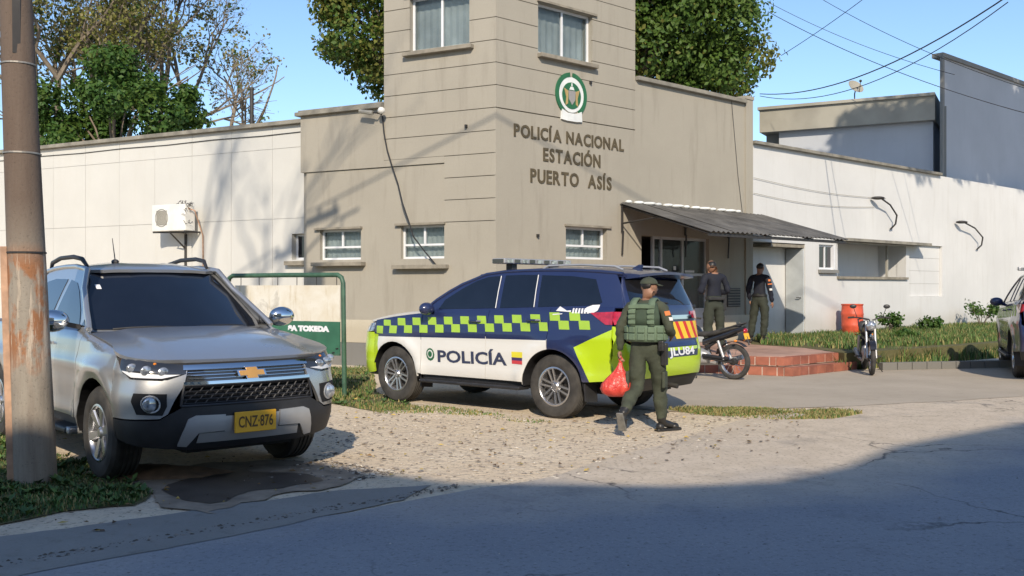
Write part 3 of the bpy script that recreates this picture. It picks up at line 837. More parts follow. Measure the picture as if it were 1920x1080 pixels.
notice(uD[2] + 0.45, 1.98, 0.09, 0.09, 'notice'); notice(uD[2] + 0.42, 1.80, 0.10, 0.13, 'notice'); notice(uD[3] + 0.1, 1.93, 0.35, 0.05, 'notice')
notice(uD[2] + 0.06, 1.45, uD[3] - uD[2] - 0.12, 0.22, 'blue_band')
mb = MB(); mb.box(uD[3] + 0.02, uD[4], -0.14, -0.12, 0.33, 1.05, T=T); stb('door_panel', mb, MT['door_grey'])
# vent grille on the entrance wall
g0 = rect(FR, 1363, 540, 1387, 575)
mb = MB(); mb.box(g0[0], g0[1], -0.02, 0.02, g0[2], g0[3], T=T)
vg = stb('vent_grille', mb, MT['dark_metal'])
for i in range(7):
    z = lerp(g0[2] + 0.03, g0[3] - 0.03, i / 6)
    m2 = MB(); m2.box(g0[0] + 0.02, g0[1] - 0.02, 0.02, 0.032, z - 0.01, z + 0.01, T=T); m2.v = [tuple(Vector(p) - ST_O) for p in m2.v]; m2.build('slat', MT['coping'], vg)
# small fixings on the wall
for px, py in ((1106, 155), (875, 237), (1007, 442)):
    F = FR if px > 930 else FL; u, z = F.at(px, py)
    mb = MB(); mb.box(u - 0.02, u + 0.02, 0, 0.05, z - 0.03, z + 0.03, T=F.T()); stb('bracket_stub', mb, MT['dark_metal'])
# cracks/conduit line on the entrance wing
mb = MB(); mb.tube([FR.P(*(lambda q: (q[0], 0.012, q[1]))(FR.at(x, y))) for x, y in ((1371, 190), (1377, 260), (1383, 330), (1391, 397))], 0.006, 5)
stb('conduit', mb, MT['cable'])

# ---------------------------------------------------------------- canopy over the entrance
def canopy():
    uA = FR.at(1163, 380)[0]; zA = FR.at(1163, 380)[1]; uB = uA + 5.15; zo = 2.68; dep = 2.35
    c = empty('entrance_canopy', FR.P(uA, 0, 0), label='dark corrugated metal lean-to canopy over the station entrance', cat='canopy')
    O = FR.P(uA, 0, 0)
    def fin(mb, name, m, **k):
        mb.v = [tuple(Vector(p) - O) for p in mb.v]; return mb.build(name, MT[m], c, **k)
    n = 124; rows = 5; sheets = 7
    for sidx in range(sheets):
        a = uA + (uB - uA) * sidx / sheets - 0.03; b = uA + (uB - uA) * (sidx + 1) / sheets + 0.03
        mb = MB(); k = 22; vs = []
        lift = 0.006 * (sidx % 2)
        for j in range(2):
            for i in range(k + 1):
                u = lerp(a, b, i / k)
                for t in (0, 1):
                    o = lerp(0.02, dep, t); z = lerp(zA, zo, t) + 0.018 * math.sin(u * 2 * math.pi / 0.16) + lift - 0.006 * j
                    vs.append(FR.P(u, o, z))
        m_ = (k + 1) * 2
        for i in range(k):
            q = i * 2
            mb.add([vs[q], vs[q + 1], vs[q + 3], vs[q + 2]], [(0, 1, 2, 3)])
            mb.add([vs[m_ + q], vs[m_ + q + 1], vs[m_ + q + 3], vs[m_ + q + 2]], [(3, 2, 1, 0)])
            mb.add([vs[q + 1], vs[q + 3], vs[m_ + q + 3], vs[m_ + q + 1]], [(3, 2, 1, 0)])
        fin(mb, 'roof_sheet', 'tin', smooth=True, angle=60)
    T = FR.T()
    mb = MB(); mb.box(uA, uB, dep - 0.10, dep - 0.05, zo - 0.09, zo - 0.03, T=T); fin(mb, 'beam', 'dark_metal')
    mb = MB(); mb.box(uA, uW_R, 0.02, 0.07, zA - 0.10, zA - 0.04, T=T); fin(mb, 'beam', 'dark_metal')
    for f in (0.0, 0.42, 0.74, 1.0):
        u = lerp(uA + 0.02, uB - 0.04, f)
        mb = MB(); mb.tube([FR.P(u, 0.04, zA - 0.06), FR.P(u, dep - 0.06, zo - 0.05)], 0.025, 4); fin(mb, 'rafter', 'dark_metal')
        if f < 0.9:
            mb = MB(); mb.tube([FR.P(u, 0.04, zA - 0.06), FR.P(u, 0.04, zA - 0.62)], 0.025, 4)
            mb.tube([FR.P(u, 0.04, zA - 0.44), FR.P(u, dep * 0.42, zA - 0.36)], 0.02, 4)
            mb.tube([FR.P(u, 0.04, zA - 1.10), FR.P(u, dep * 0.02 + 0.02, zA - 0.6)], 0.02, 4); fin(mb, 'bracket', 'dark_metal')
    # cement dabs where the sheets meet the wall
    for i in range(13):
        u = uA + 0.2 + i * 0.33; mb = MB(); r = 0.05 + 0.03 * ((i * 7) % 3)
        if u > uW_R: break
        mb.ball(FR.P(u, 0.06, zA + 0.03), (r * 1.5, 0.05, 0.035), 8, 5); fin(mb, 'mortar_dab', 'crest_white')
canopy()

# ---------------------------------------------------------------- white panelled building on the left
def left_building():
    O = FL.P(uW_L, -0.6, 0)
    b = empty('white_panel_building', O, label='long white panelled building to the left of the station', cat='building')
    def fin(mb, name, m, par=None, **k):
        mb.v = [tuple(Vector(p) - O) for p in mb.v]; return mb.build(name, MT[m], par or b, **k)
    H = FL.at(555, 233, -0.6)[1]; T = FL.T()
    wa = (FL.at(577, 460, -0.6)[0] - 0.6, FL.at(547, 460, -0.6)[0], FL.at(560, 487, -0.6)[1], FL.at(560, 438, -0.6)[1])
    u0 = uW_L - 1.0; u1 = uW_L + 17
    mb = MB(); grid_wall(mb, FL, u0, u1, 0, H, -0.9, -0.62, [wa])
    mb.box(u0, u1, -9.0, -8.8, 0, H, T=T); mb.box(u1 - 0.2, u1, -8.8, -0.9, 0, H, T=T); mb.box(u0, u1 - 0.2, -8.8, -0.9, H - 0.5, H - 0.4, T=T)
    fin(mb, 'wall', 'white_panel')
    pw, ph = 1.22, 1.55
    rnd = random.Random(11)
    nrow = int(math.ceil(H / ph)); uu = u0; col = 0
    while uu < u1 - 0.1:
        for r in range(nrow):
            z0 = r * ph; z1 = min(H - 0.002, z0 + ph)
            a, c = uu + 0.004, min(u1, uu + pw) - 0.004
            if z1 - z0 < 0.15: continue
            if a < wa[1] + 0.02 and c > wa[0] and z0 < wa[3] and z1 > wa[2]:
                # cut round the window
                mb = MB(); grid_wall(mb, FL, a, c, z0 + 0.004, z1 - 0.004, -0.62, -0.60 + rnd.uniform(-0.002, 0.002), [wa]); fin(mb, 'panel', 'white_panel'); continue
            mb = MB(); mb.box(a, c, -0.62, -0.60 + rnd.uniform(-0.003, 0.003), z0 + 0.004, z1 - 0.004, T=T); fin(mb, 'panel', 'white_panel')
        uu += pw; col += 1
    mb = MB(); mb.box(uW_L + 0.14, u1 + 0.1, -0.95, -0.48, H, H + 0.09, T=T); fin(mb, 'coping', 'coping', bevel=0.01)
    mb = MB(); mb.tube([FL.P(uW_L + 0.2, -0.585, H - 0.17)] + [FL.P(uW_L + 0.2 + 1.5 * i, -0.585, H - 0.17 - 0.02 * (i % 2)) for i in range(1, 12)], 0.010, 5); fin(mb, 'wall_cable', 'cable')
    # window peeping out behind the fascia
    T_ = FL.T(); P = FL.P
    mb = MB(); t = 0.05; a, c, z0, z1 = wa
    mb.box(a, c, -0.80, -0.75, z0, z0 + t, T=T_); mb.box(a, c, -0.80, -0.75, z1 - t, z1, T=T_); mb.box(c - t, c, -0.80, -0.75, z0 + t, z1 - t, T=T_); mb.box((a + c) / 2 - .02, (a + c) / 2 + .02, -0.80, -0.75, z0 + t, z1 - t, T=T_)
    w = fin(mb, 'window', 'alu')
    mb = MB(); mb.box(a, c - t, -0.78, -0.77, z0 + t, z1 - t, T=T_); fin(mb, 'pane', 'car_glass', w)
    mb = MB(); mb.box(a, c + 0.12, -0.62, -0.48, z0 - 0.12, z0 - 0.03, T=T_); fin(mb, 'sill', 'sill')
left_building()

# ---------------------------------------------------------------- long white wall on the right with alcove, window, porch opening
def right_wall():
    O = FR.P(uW_R, 0, 0)
    b = empty('white_street_building', O, label='long white street building to the right of the station', cat='building')
    def fin(mb, name, m, par=None, **k):
        mb.v = [tuple(Vector(p) - O) for p in mb.v]; return mb.build(name, MT[m], par or b, **k)
    T = FR.T(); H = FR.at(1413, 270)[1]
    uAl = FR.at(1511, 500)[0]; uE = uW_R + 26
    alc = (uW_R - 0.05, uAl, -0.2, 2.72)
    win = (FR.at(1537, 480)[0], FR.at(1566, 480)[0], FR.at(1550, 505)[1], FR.at(1550, 459)[1])
    por = (FR.at(1572, 480)[0], FR.at(1700, 480)[0], FR.at(1640, 519)[1], FR.at(1640, 458)[1])
    gar = (FR.at(1706, 480)[0], FR.at(1768, 480)[0], FR.at(1740, 556)[1], FR.at(1740, 460)[1])
    mb = MB(); grid_wall(mb, FR, uW_R + 0.003, uE, -0.1, H, -0.3, -0.02, [alc, win, por, gar]); fin(mb, 'wall', 'white_wall')
    mb = MB(); mb.box(uW_R, uAl, -0.85, -0.60, -0.1, 2.9, T=T); mb.box(uAl, uAl + 0.06, -0.60, -0.30, -0.1, 2.9, T=T); fin(mb, 'alcove_wall', 'white_wall')
    mb = MB(); mb.box(uW_R + 0.9, uAl + 0.06, -0.6, -0.05, 2.62, 2.70, T=T); fin(mb, 'lintel', 'sill')
    # grey metal door in the return wall, with a handle
    mb = MB(); mb.box(uAl - 0.045, uAl - 0.002, -0.57, -0.05, 0.32, 2.6, T=T); dr = fin(mb, 'door', 'door_grey', bevel=0.006)
    mb = MB(); mb.tube([FR.P(uAl - 0.05, -0.12, 1.32), FR.P(uAl - 0.10, -0.12, 1.32), FR.P(uAl - 0.10, -0.22, 1.32)], 0.012, 6); fin(mb, 'handle', 'dark_metal', dr)
    a, c, z0, z1 = win; t = 0.05
    mb = MB(); mb.box(a, a + t, -0.14, -0.08, z0, z1, T=T); mb.box(c - t, c, -0.14, -0.01, z0, z1, T=T); mb.box(a + t, c - t, -0.14, -0.08, z0, z0 + t, T=T); mb.box(a + t, c - t, -0.14, -0.08, z1 - t, z1, T=T); mb.box((a + c) / 2 - .02, (a + c) / 2 + .02, -0.13, -0.08, z0 + t, z1 - t, T=T)
    w = fin(mb, 'window', 'alu'); mb = MB(); mb.box(a + t, c - t, -0.12, -0.11, z0 + t, z1 - t, T=T); fin(mb, 'pane', 'car_glass', w)
    mb = MB(); mb.box(a - 0.05, c + 0.06, -0.05, 0.08, z0 - 0.10, z0 - 0.01, T=T); fin(mb, 'sill', 'grey_plinth')
    # porch behind the half wall
    a, c, z0, z1 = por
    mb = MB(); mb.box(a - 0.1, c + 0.1, -1.1, -0.9, -0.1, z1 + 0.2, T=T); mb.box(a - 0.12, a - 0.02, -0.9, -0.3, -0.1, z1 + 0.2, T=T); mb.box(c + 0.02, c + 0.12, -0.9, -0.3, -0.1, z1 + 0.2, T=T); mb.box(a - 0.02, c + 0.02, -0.9, -0.3, z1 + 0.05, z1 + 0.15, T=T)
    fin(mb, 'porch', 'white_wall')
    mb = MB(); mb.box(a - 0.05, c + 0.03, -0.32, 0.05, z0 - 0.07, z0 + 0.0, T=T); fin(mb, 'sill', 'sill')
    mb = MB(); mb.box(a - 0.1, c + 0.9, -0.02, 0.35, z1 + 0.02, z1 + 0.10, T=T); fin(mb, 'eave', 'coping')
    for k in (0.80,):
        u = lerp(a, c, k); mb = MB(); mb.box(u - 0.03, u + 0.03, -0.25, -0.19, z0, z1, T=T); fin(mb, 'porch_post', 'grey_fascia')
    a, c, z0, z1 = gar
    mb = MB(); mb.box(a, c, -0.16, -0.12, z0, z1, T=T); gd = fin(mb, 'shutter_door', 'grey_fascia')
    for i in range(4):
        z = lerp(z0, z1, (i + 0.5) / 4); hh = (z1 - z0) / 8; mb = MB(); mb.box(a + 0.01, c - 0.01, -0.12, -0.112, z - hh + .004, z + hh - .004, T=T); fin(mb, 'panel', 'white_wall', gd)
    # roof edge
    mb = MB(); mb.box(uW_R + 0.02, FR.at(1762, 300)[0], -0.5, 0.10, H, H + 0.08, T=T); fin(mb, 'coping', 'coping', bevel=0.01)
    mb = MB(); mb.box(uW_R + 0.02, uE, -6.0, -5.8, 0, H, T=T); mb.box(uE - 0.2, uE, -5.8, -0.3, 0, H, T=T); mb.box(uW_R + 0.02, uE - 0.2, -5.8, -0.3, H - 0.4, H - 0.3, T=T); fin(mb, 'rear_wall', 'white_wall')
    # shallow pilasters and cables on the wall
    for px in (1520, 1560):
        pass
    for (x0, y0, x1, y1, sag) in ((1412, 333, 1660, 372, 0.10), (1412, 362, 1640, 388, 0.12)):
        p = FR.at(x0, y0); q = FR.at(x1, y1); mb = MB()
        mb.tube([FR.P(lerp(p[0], q[0], i / 10), 0.015, lerp(p[1], q[1], i / 10) - sag * math.sin(math.pi * i / 10)) for i in range(11)], 0.006, 5)
        fin(mb, 'wall_cable', 'grey_fascia')
right_wall()

# wall lamps on goose-neck arms
def arm_lamp(px, py, L, label):
    u, z = FR.at(px, py); O = FR.P(u, 0, z)
    e = empty('wall_lamp', O, label=label, cat='wall lamp', group='goose-neck lamps on the white wall')
    pts = [FR.P(u, 0.02, z - 0.5), FR.P(u, 0.18, z - 0.35), FR.P(u, 0.22, z - 0.1), FR.P(u - L * 0.25, 0.22, z + 0.18), FR.P(u - L * 0.6, 0.25, z + 0.32)]
    mb = MB(); mb.tube([p - O for p in pts], 0.025, 6); mb.build('arm', MT['dark_metal'], e, smooth=True)
    mb = MB(); h = pts[-1] - O; mb.ball(h - Vector((.1, 0, -.02)), (0.20, 0.10, 0.05), 10, 6); mb.build('lamp_head', MT['dark_metal'], e, smooth=True)
arm_lamp(1830, 440, 2.4, 'dark goose-neck lamp on the white wall right of the shutter door')
arm_lamp(1668, 398, 1.6, 'dark goose-neck lamp high on the white wall above the porch opening')

# ---------------------------------------------------------------- tall building and lower block behind
def back_buildings():
    u0 = FR.at(1766, 200, -0.6)[0]; H = FR.at(1768, 108, -0.6)[1]
    O = FR.P(u0, -0.6, 0)
    b = empty('tall_warehouse', O, label='tall pale blue-grey warehouse rising at the right edge', cat='building')
    T = FR.T()
    def fin(mb, name, m, par=None, **k):
        mb.v = [tuple(Vector(p) - O) for p in mb.v]; return mb.build(name, MT[m], par or b, **k)
    bk = Vector((0.56, 0.83, 0)) * 14
    mb = MB(); a, c = FR.P(u0, -0.6, 0), FR.P(u0 + 24, -0.6, 0); up = Vector((0, 0, H)); mb.hexa([a, c, c + bk, a + bk, a + up, c + up, c + bk + up, a + bk + up]); fin(mb, 'wall', 'far_white')
    mb = MB(); mb.box(u0 - 0.08, u0 + 24.2, -0.9, -0.52, H, H + 0.14, T=T); mb.box(u0 - 0.10, u0 + 0.05, -0.62, -0.53, 4.9, H, T=T); fin(mb, 'coping', 'grey_plinth')
    mb = MB(); mb.tube([FR.P(u0 + 0.12, -0.54, 4.9), FR.P(u0 + 0.12, -0.54, H - 1.6)], 0.04, 6); fin(mb, 'downpipe', 'grey_plinth')
    # lower block, its front runs parallel to the station's left face
    c = FR.P(u0 - 0.02, -0.8, 0); F2 = Facade((c.x, c.y), LD, (-0.471, -0.882))
    uE = F2.at(1424, 220)[0]; uM = F2.at(1457, 280)[0]; zT = F2.at(1700, 178)[1]; zB = F2.at(1700, 228)[1]
    b2 = empty('low_rear_block', c, label='low white block with a deep grey-beige fascia under the satellite dish', cat='building')
    T2 = F2.T()
    def fin2(mb, name, m, par=None, **k):
        mb.v = [tuple(Vector(p) - c) for p in mb.v]; return mb.build(name, MT[m], par or b2, **k)
    mb = MB(); mb.box(0.1, uM, -8, -0.30, 0, zB, T=T2); fin2(mb, 'wall', 'far_white')
    mb = MB(); mb.box(uM, uE - 0.1, -1.0, -0.6, 0, zB, T=T2); fin2(mb, 'dark_recess', 'grey_plinth')
    mb = MB(); mb.box(0.02, uE, -8, 0.0, zB, zT - 0.1, T=T2); fin2(mb, 'fascia', 'grey_fascia')
    mb = MB(); mb.box(0.02, uE + 0.05, -8, 0.10, zT - 0.1, zT, T=T2); fin2(mb, 'roof', 'grey_fascia')
    # satellite dish
    ud, zd = F2.at(1597, 181)[0], zT
    p = F2.P(ud, -0.6, zT)
    d = empty('satellite_dish', p, label='small grey satellite dish on the low flat roof', cat='satellite dish')
    mb = MB(); mb.tube([(0, 0, 0), (0, 0, 0.30), (0.02, -0.02, 0.42)], 0.022, 6); mb.build('mast', MT['dark_metal'], d)
    mb = MB(); prof = [(0.0, 0.0), (0.10, 0.008), (0.18, 0.03), (0.25, 0.06), (0.29, 0.09), (0.285, 0.095), (0.24, 0.068), (0.17, 0.038), (0.09, 0.018), (0.0, 0.01)]
    mb.lathe(prof, 24, 'Y')
    R_ = Matrix.Translation((0, 0, 0.50)) @ Matrix.Rotation(math.radians(200), 4, 'Z') @ Matrix.Rotation(math.radians(35), 4, 'X')
    mb.build('dish', MT['grey_fascia'], d, smooth=True, T=R_)
    mb = MB(); mb.tube([R_ @ Vector((0, 0.09, -0.29)), R_ @ Vector((0, 0.34, -0.05))], 0.012, 6); mb.ball(R_ @ Vector((0, 0.36, -0.02)), 0.05, 8, 5); mb.build('feed_arm', MT['dark_metal'], d)
back_buildings()

# ---------------------------------------------------------------- brick steps and landing
def steps():
    P0 = Vector((4.95, 17.45, 0)); L = Vector((LD[0], LD[1], 0)).normalized(); R = Vector((RD[0], RD[1], 0)).normalized()
    nR = Vector((0.672, -0.741, 0)).normalized(); nL = Vector((-0.471, -0.882, 0)).normalized()
    e = empty('brick_steps', P0, label='two red brick entrance steps around a pinkish landing', cat='steps')
    lenL, lenR = 4.5, 2.3
    rnd = random.Random(2)
    # corner inset for the upper riser
    for s in range(2):
        z0 = s * 0.16; z1 = z0 + 0.16; ins = s * 0.30
        C0 = P0 + (L * 1.0 + R * 1.0) * ins * 1.05
        a = lenL - ins; b = lenR - ins
        # core
        q = [C0, C0 + R * b, C0 + R * b + L * a, C0 + L * a]
        q = [p + (L + R) * 0.05 for p in q]
        mb = MB(); mb.prism([(p.x, p.y) for p in q], -0.05, z1 - 0.015); mb.build('tread', MT['landing'], e, origin=None, T=Matrix.Translation(-P0))
        for D, n_, ln in ((R, nR, b), (L, nL, a)):
            k = int(ln / 0.26)
            for i in range(k):
                w = ln / k; p = C0 + D * (i * w + 0.010); d = D * (w - 0.026)
                inn = (L if D is R else R) * 0.14
                jj = rnd.uniform(-0.006, 0.006); p = p + n_ * jj
                zz = z1 + rnd.uniform(-0.004, 0.003)
                if D is L and i == 0: p = p + L * 0.14; d = D * (w - 0.166)
                pts = [p, p + d, p + d + inn, p + inn]
                mb = MB(); mb.hexa([x - P0 + Vector((0, 0, z0 + 0.012)) for x in pts] + [x - P0 + Vector((0, 0, zz)) for x in pts])
                mb.build('brick', MT['brick'] if rnd.random() < 0.6 else MT['brick2'], e)
            m2 = MB(); p = C0 + (L if D is R else R) * 0.012 + (L * .15 if D is L else R * .02); ln = ln - (.15 if D is L else .02); inn = (L if D is R else R) * 0.1
            pts = [p, p + D * ln, p + D * ln + inn, p + inn]
            m2.hexa([x - P0 + Vector((0, 0, z0)) for x in pts] + [x - P0 + Vector((0, 0, z1 - 0.006)) for x in pts]); m2.build('mortar_bed', MT['mortar'], e)
    # landing slab up to the entrance wall
    C0 = P0 + (L + R) * 0.45
    poly = [C0, C0 + R * 1.6, Vector((6.9, 19.9, 0)), Vector((6.3, 20.9, 0)), Vector((5.5, 21.7, 0)), FR.P(uW_R - 0.02, 0.03, 0), FR.P(1.6, 0.03, 0)]
    mb = MB(); mb.prism([(p.x - P0.x, p.y - P0.y) for p in poly], -0.1, 0.325); mb.build('landing', MT['landing'], e)
steps()
# ------------------------------------------------------------------ vehicles
def paint(name, col, metal=0.0, rough=0.3):
    m, nt, b = new_mat(name)
    co = coords(nt); n = noise(nt, co, 2.2, 6, 0.6)
    dust = tuple(c * 0.78 + d * 0.22 for c, d in zip(col, (0.30, 0.25, 0.19)))
    sep = nt.nodes.new('ShaderNodeSeparateXYZ'); nt.links.new(co, sep.inputs[0])
    mm = nt.nodes.new('ShaderNodeMath'); mm.operation = 'MULTIPLY_ADD'; nt.links.new(n, mm.inputs[0]); mm.inputs[1].default_value = -0.6; nt.links.new(sep.outputs[2], mm.inputs[2])
    f = ramp(nt, mm.outputs[0], [(0.0, 0.9), (0.45, 0.12)])
    nt.links.new(mixc(nt, f, col, dust), b.inputs['Base Color'])
    b.inputs['Metallic'].default_value = metal
    nt.links.new(ramp(nt, n, [(0.3, rough * 0.8), (0.75, rough * 1.35)]), b.inputs['Roughness'])
    b.inputs['Coat Weight'].default_value = 0.8; b.inputs['Coat Roughness'].default_value = 0.06
    return m
MT['silver'] = paint('silver_paint', (0.47, 0.48, 0.49), 0.75, 0.32)
MT['navy'] = paint('navy_paint', (0.007, 0.018, 0.080), 0.0, 0.35)
MT['police_white'] = paint('white_paint', (0.72, 0.72, 0.69), 0.0, 0.4)
MT['lime'] = paint('lime_paint', (0.44, 0.62, 0.004), 0.0, 0.4)
MT['check_lime'] = M('check_lime', (0.33, 0.52, 0.055), 0.45, var=0.05)
MT['decal_navy'] = M('decal_navy', (0.035, 0.045, 0.09), 0.4, var=0.05)
MT['decal_white'] = M('decal_white', (0.72, 0.73, 0.75), 0.4, var=0.05)
MT['flag_y'] = M('flag_yellow', (0.70, 0.62, 0.04), 0.5, var=0.04); MT['flag_b'] = M('flag_blue', (0.05, 0.03, 0.12), 0.5, var=0.04); MT['flag_r'] = M('flag_red', (0.55, 0.05, 0.06), 0.5, var=0.04)
MT['plate_y'] = M('plate_yellow', (0.80, 0.42, 0.02), 0.45, var=0.05); MT['plate_ink'] = M('plate_ink', (0.10, 0.05, 0.01), 0.5)
MT['chev_y'] = M('chevron_yellow', (0.80, 0.55, 0.03), 0.45, var=0.05); MT['chev_r'] = M('chevron_red', (0.62, 0.03, 0.02), 0.45, var=0.05)
MT['gold'] = M('gold_emblem', (0.62, 0.33, 0.10), 0.35, 0.4, var=0.1)

def arc_pts(cx, cz, r, a0, a1, n=14):
    return [(cx + r * math.cos(math.radians(lerp(a0, a1, i / n))), cz + r * math.sin(math.radians(lerp(a0, a1, i / n)))) for i in range(n + 1)]
def clip_half(poly, ax, c, keep_greater):
    """keeps the side of the line coordinate[ax] = c"""
    out = []
    n = len(poly)
    for k in range(n):
        p, q = poly[k], poly[(k + 1) % n]
        dp = (p[ax] - c) if keep_greater else (c - p[ax]); dq = (q[ax] - c) if keep_greater else (c - q[ax])
        if dp >= 0: out.append(p)
        if (dp > 0 and dq < 0) or (dp < 0 and dq > 0):
            t = dp / (dp - dq); out.append((p[0] + (q[0] - p[0]) * t, p[1] + (q[1] - p[1]) * t) if True else None)
    return out
def clip_line(poly, p0, p1, sgn):
    d = (p1[0] - p0[0], p1[1] - p0[1]); out = []; n = len(poly)
    f = lambda p: sgn * (d[0] * (p[1] - p0[1]) - d[1] * (p[0] - p0[0]))
    for k in range(n):
        p, q = poly[k], poly[(k + 1) % n]; dp, dq = f(p), f(q)
        if dp >= 0: out.append(p)
        if (dp > 0 and dq < 0) or (dp < 0 and dq > 0):
            t = dp / (dp - dq); out.append((p[0] + (q[0] - p[0]) * t, p[1] + (q[1] - p[1]) * t))
    return out
def area2(poly): return sum(p[0] * q[1] - q[0] * p[1] for p, q in zip(poly, poly[1:] + poly[:1])) / 2
def patch(name, outline, fn, mats, parent, cut=0.08, thick=0.03, cuts=(), matfn=None, flip=False, **kw):
    """a body panel: a flat outline (a,b) cut into small cells, mapped on a curved surface fn(a,b), with returned edges"""
    poly = [tuple(p) for p in outline]
    if area2(poly) < 0: poly.reverse()
    if not cut: cut = 0.5
    ca, cb = cut if isinstance(cut, tuple) else (cut, cut)
    sg = -1.0 if flip else 1.0
    cache = {}
    def P(a, b):
        k = (round(a, 6), round(b, 6))
        if k not in cache:
            h = 0.0015
            v = Vector(fn(a, b)); da = Vector(fn(a + h, b)) - Vector(fn(a - h, b)); db = Vector(fn(a, b + h)) - Vector(fn(a, b - h))
            n = da.cross(db) * sg
            cache[k] = (v, n.normalized() if n.length > 1e-12 else Vector((0, 0, 1)))
        return cache[k]
    verts, norms, idx = [], [], {}
    def vid(a, b):
        k = (round(a, 5), round(b, 5))
        if k not in idx:
            v, n = P(a, b); idx[k] = len(verts); verts.append(v); norms.append(n)
        return idx[k]
    faces, fm, loopn = [], [], []
    a0, a1 = min(p[0] for p in poly), max(p[0] for p in poly); b0, b1 = min(p[1] for p in poly), max(p[1] for p in poly)
    for i in range(int(math.floor(a0 / ca)), int(math.floor((a1 - 1e-9) / ca)) + 1):
        col = clip_half(clip_half(poly, 0, i * ca, True), 0, (i + 1) * ca, False)
        if len(col) < 3: continue
        for j in range(int(math.floor(b0 / cb)), int(math.floor((b1 - 1e-9) / cb)) + 1):
            cell = clip_half(clip_half(col, 1, j * cb, True), 1, (j + 1) * cb, False)
            pieces = [cell]
            for (p, q) in cuts:
                pieces = [r for pc in pieces if len(pc) > 2 for r in (clip_line(pc, p, q, 1), clip_line(pc, p, q, -1))]
            for pc in pieces:
                if len(pc) < 3 or abs(area2(pc)) < 1e-7: continue
                ids = []
                for (a, b) in pc:
                    v = vid(a, b)
                    if not ids or (ids[-1] != v and v != ids[0]): ids.append(v)
                if len(set(ids)) != len(ids) or len(ids) < 3:
                    ids = list(dict.fromkeys(ids))
                    if len(ids) < 3: continue
                if flip: ids.reverse()
                faces.append(tuple(ids)); loopn.append([norms[v] for v in ids])
                cx = sum(p[0] for p in pc) / len(pc); cy = sum(p[1] for p in pc) / len(pc)
                fm.append(matfn(cx, cy) if matfn else 0)
    if thick:
        n = len(poly)
        for k in range(n):
            p, q = poly[k], poly[(k + 1) % n]
            ts = {0.0, 1.0}
            for ax, c in ((0, ca), (1, cb)):
                d = q[ax] - p[ax]
                if abs(d) > 1e-9:
                    lo, hi = min(p[ax], q[ax]), max(p[ax], q[ax])
                    for m_ in range(int(math.ceil(lo / c)), int(math.floor(hi / c)) + 1):
                        t = (m_ * c - p[ax]) / d
                        if 1e-6 < t < 1 - 1e-6: ts.add(t)
            ts = sorted(ts)
            for t0, t1 in zip(ts, ts[1:]):
                if t1 - t0 < 1e-7: continue
                A_ = (lerp(p[0], q[0], t0), lerp(p[1], q[1], t0)); B_ = (lerp(p[0], q[0], t1), lerp(p[1], q[1], t1))
                va, na = P(*A_); vb, nb = P(*B_)
                k0 = len(verts); verts += [va, vb, vb - nb * thick, va - na * thick]
                f = (k0 + 1, k0, k0 + 3, k0 + 2) if not flip else (k0, k0 + 1, k0 + 2, k0 + 3)
                fnm = (verts[f[1]] - verts[f[0]]).cross(verts[f[2]] - verts[f[1]])
                fnm = fnm.normalized() if fnm.length > 1e-12 else Vector((0, 0, 1))
                faces.append(f); loopn.append([fnm] * 4); fm.append(matfn((A_[0] + B_[0]) / 2, (A_[1] + B_[1]) / 2) if matfn else 0)
    me = bpy.data.meshes.new(name)
    me.from_pydata([tuple(v) for v in verts], [], faces)
    if not isinstance(mats, (list, tuple)): mats = [mats]
    for m_ in mats: me.materials.append(m_)
    me.polygons.foreach_set('material_index', fm)
    me.polygons.foreach_set('use_smooth', [True] * len(faces))
    me.normals_split_custom_set([tuple(v) for f in loopn for v in f])
    o = bpy.data.objects.new(name, me); COL.objects.link(o)
    if parent is not None: o.parent = parent
    return o

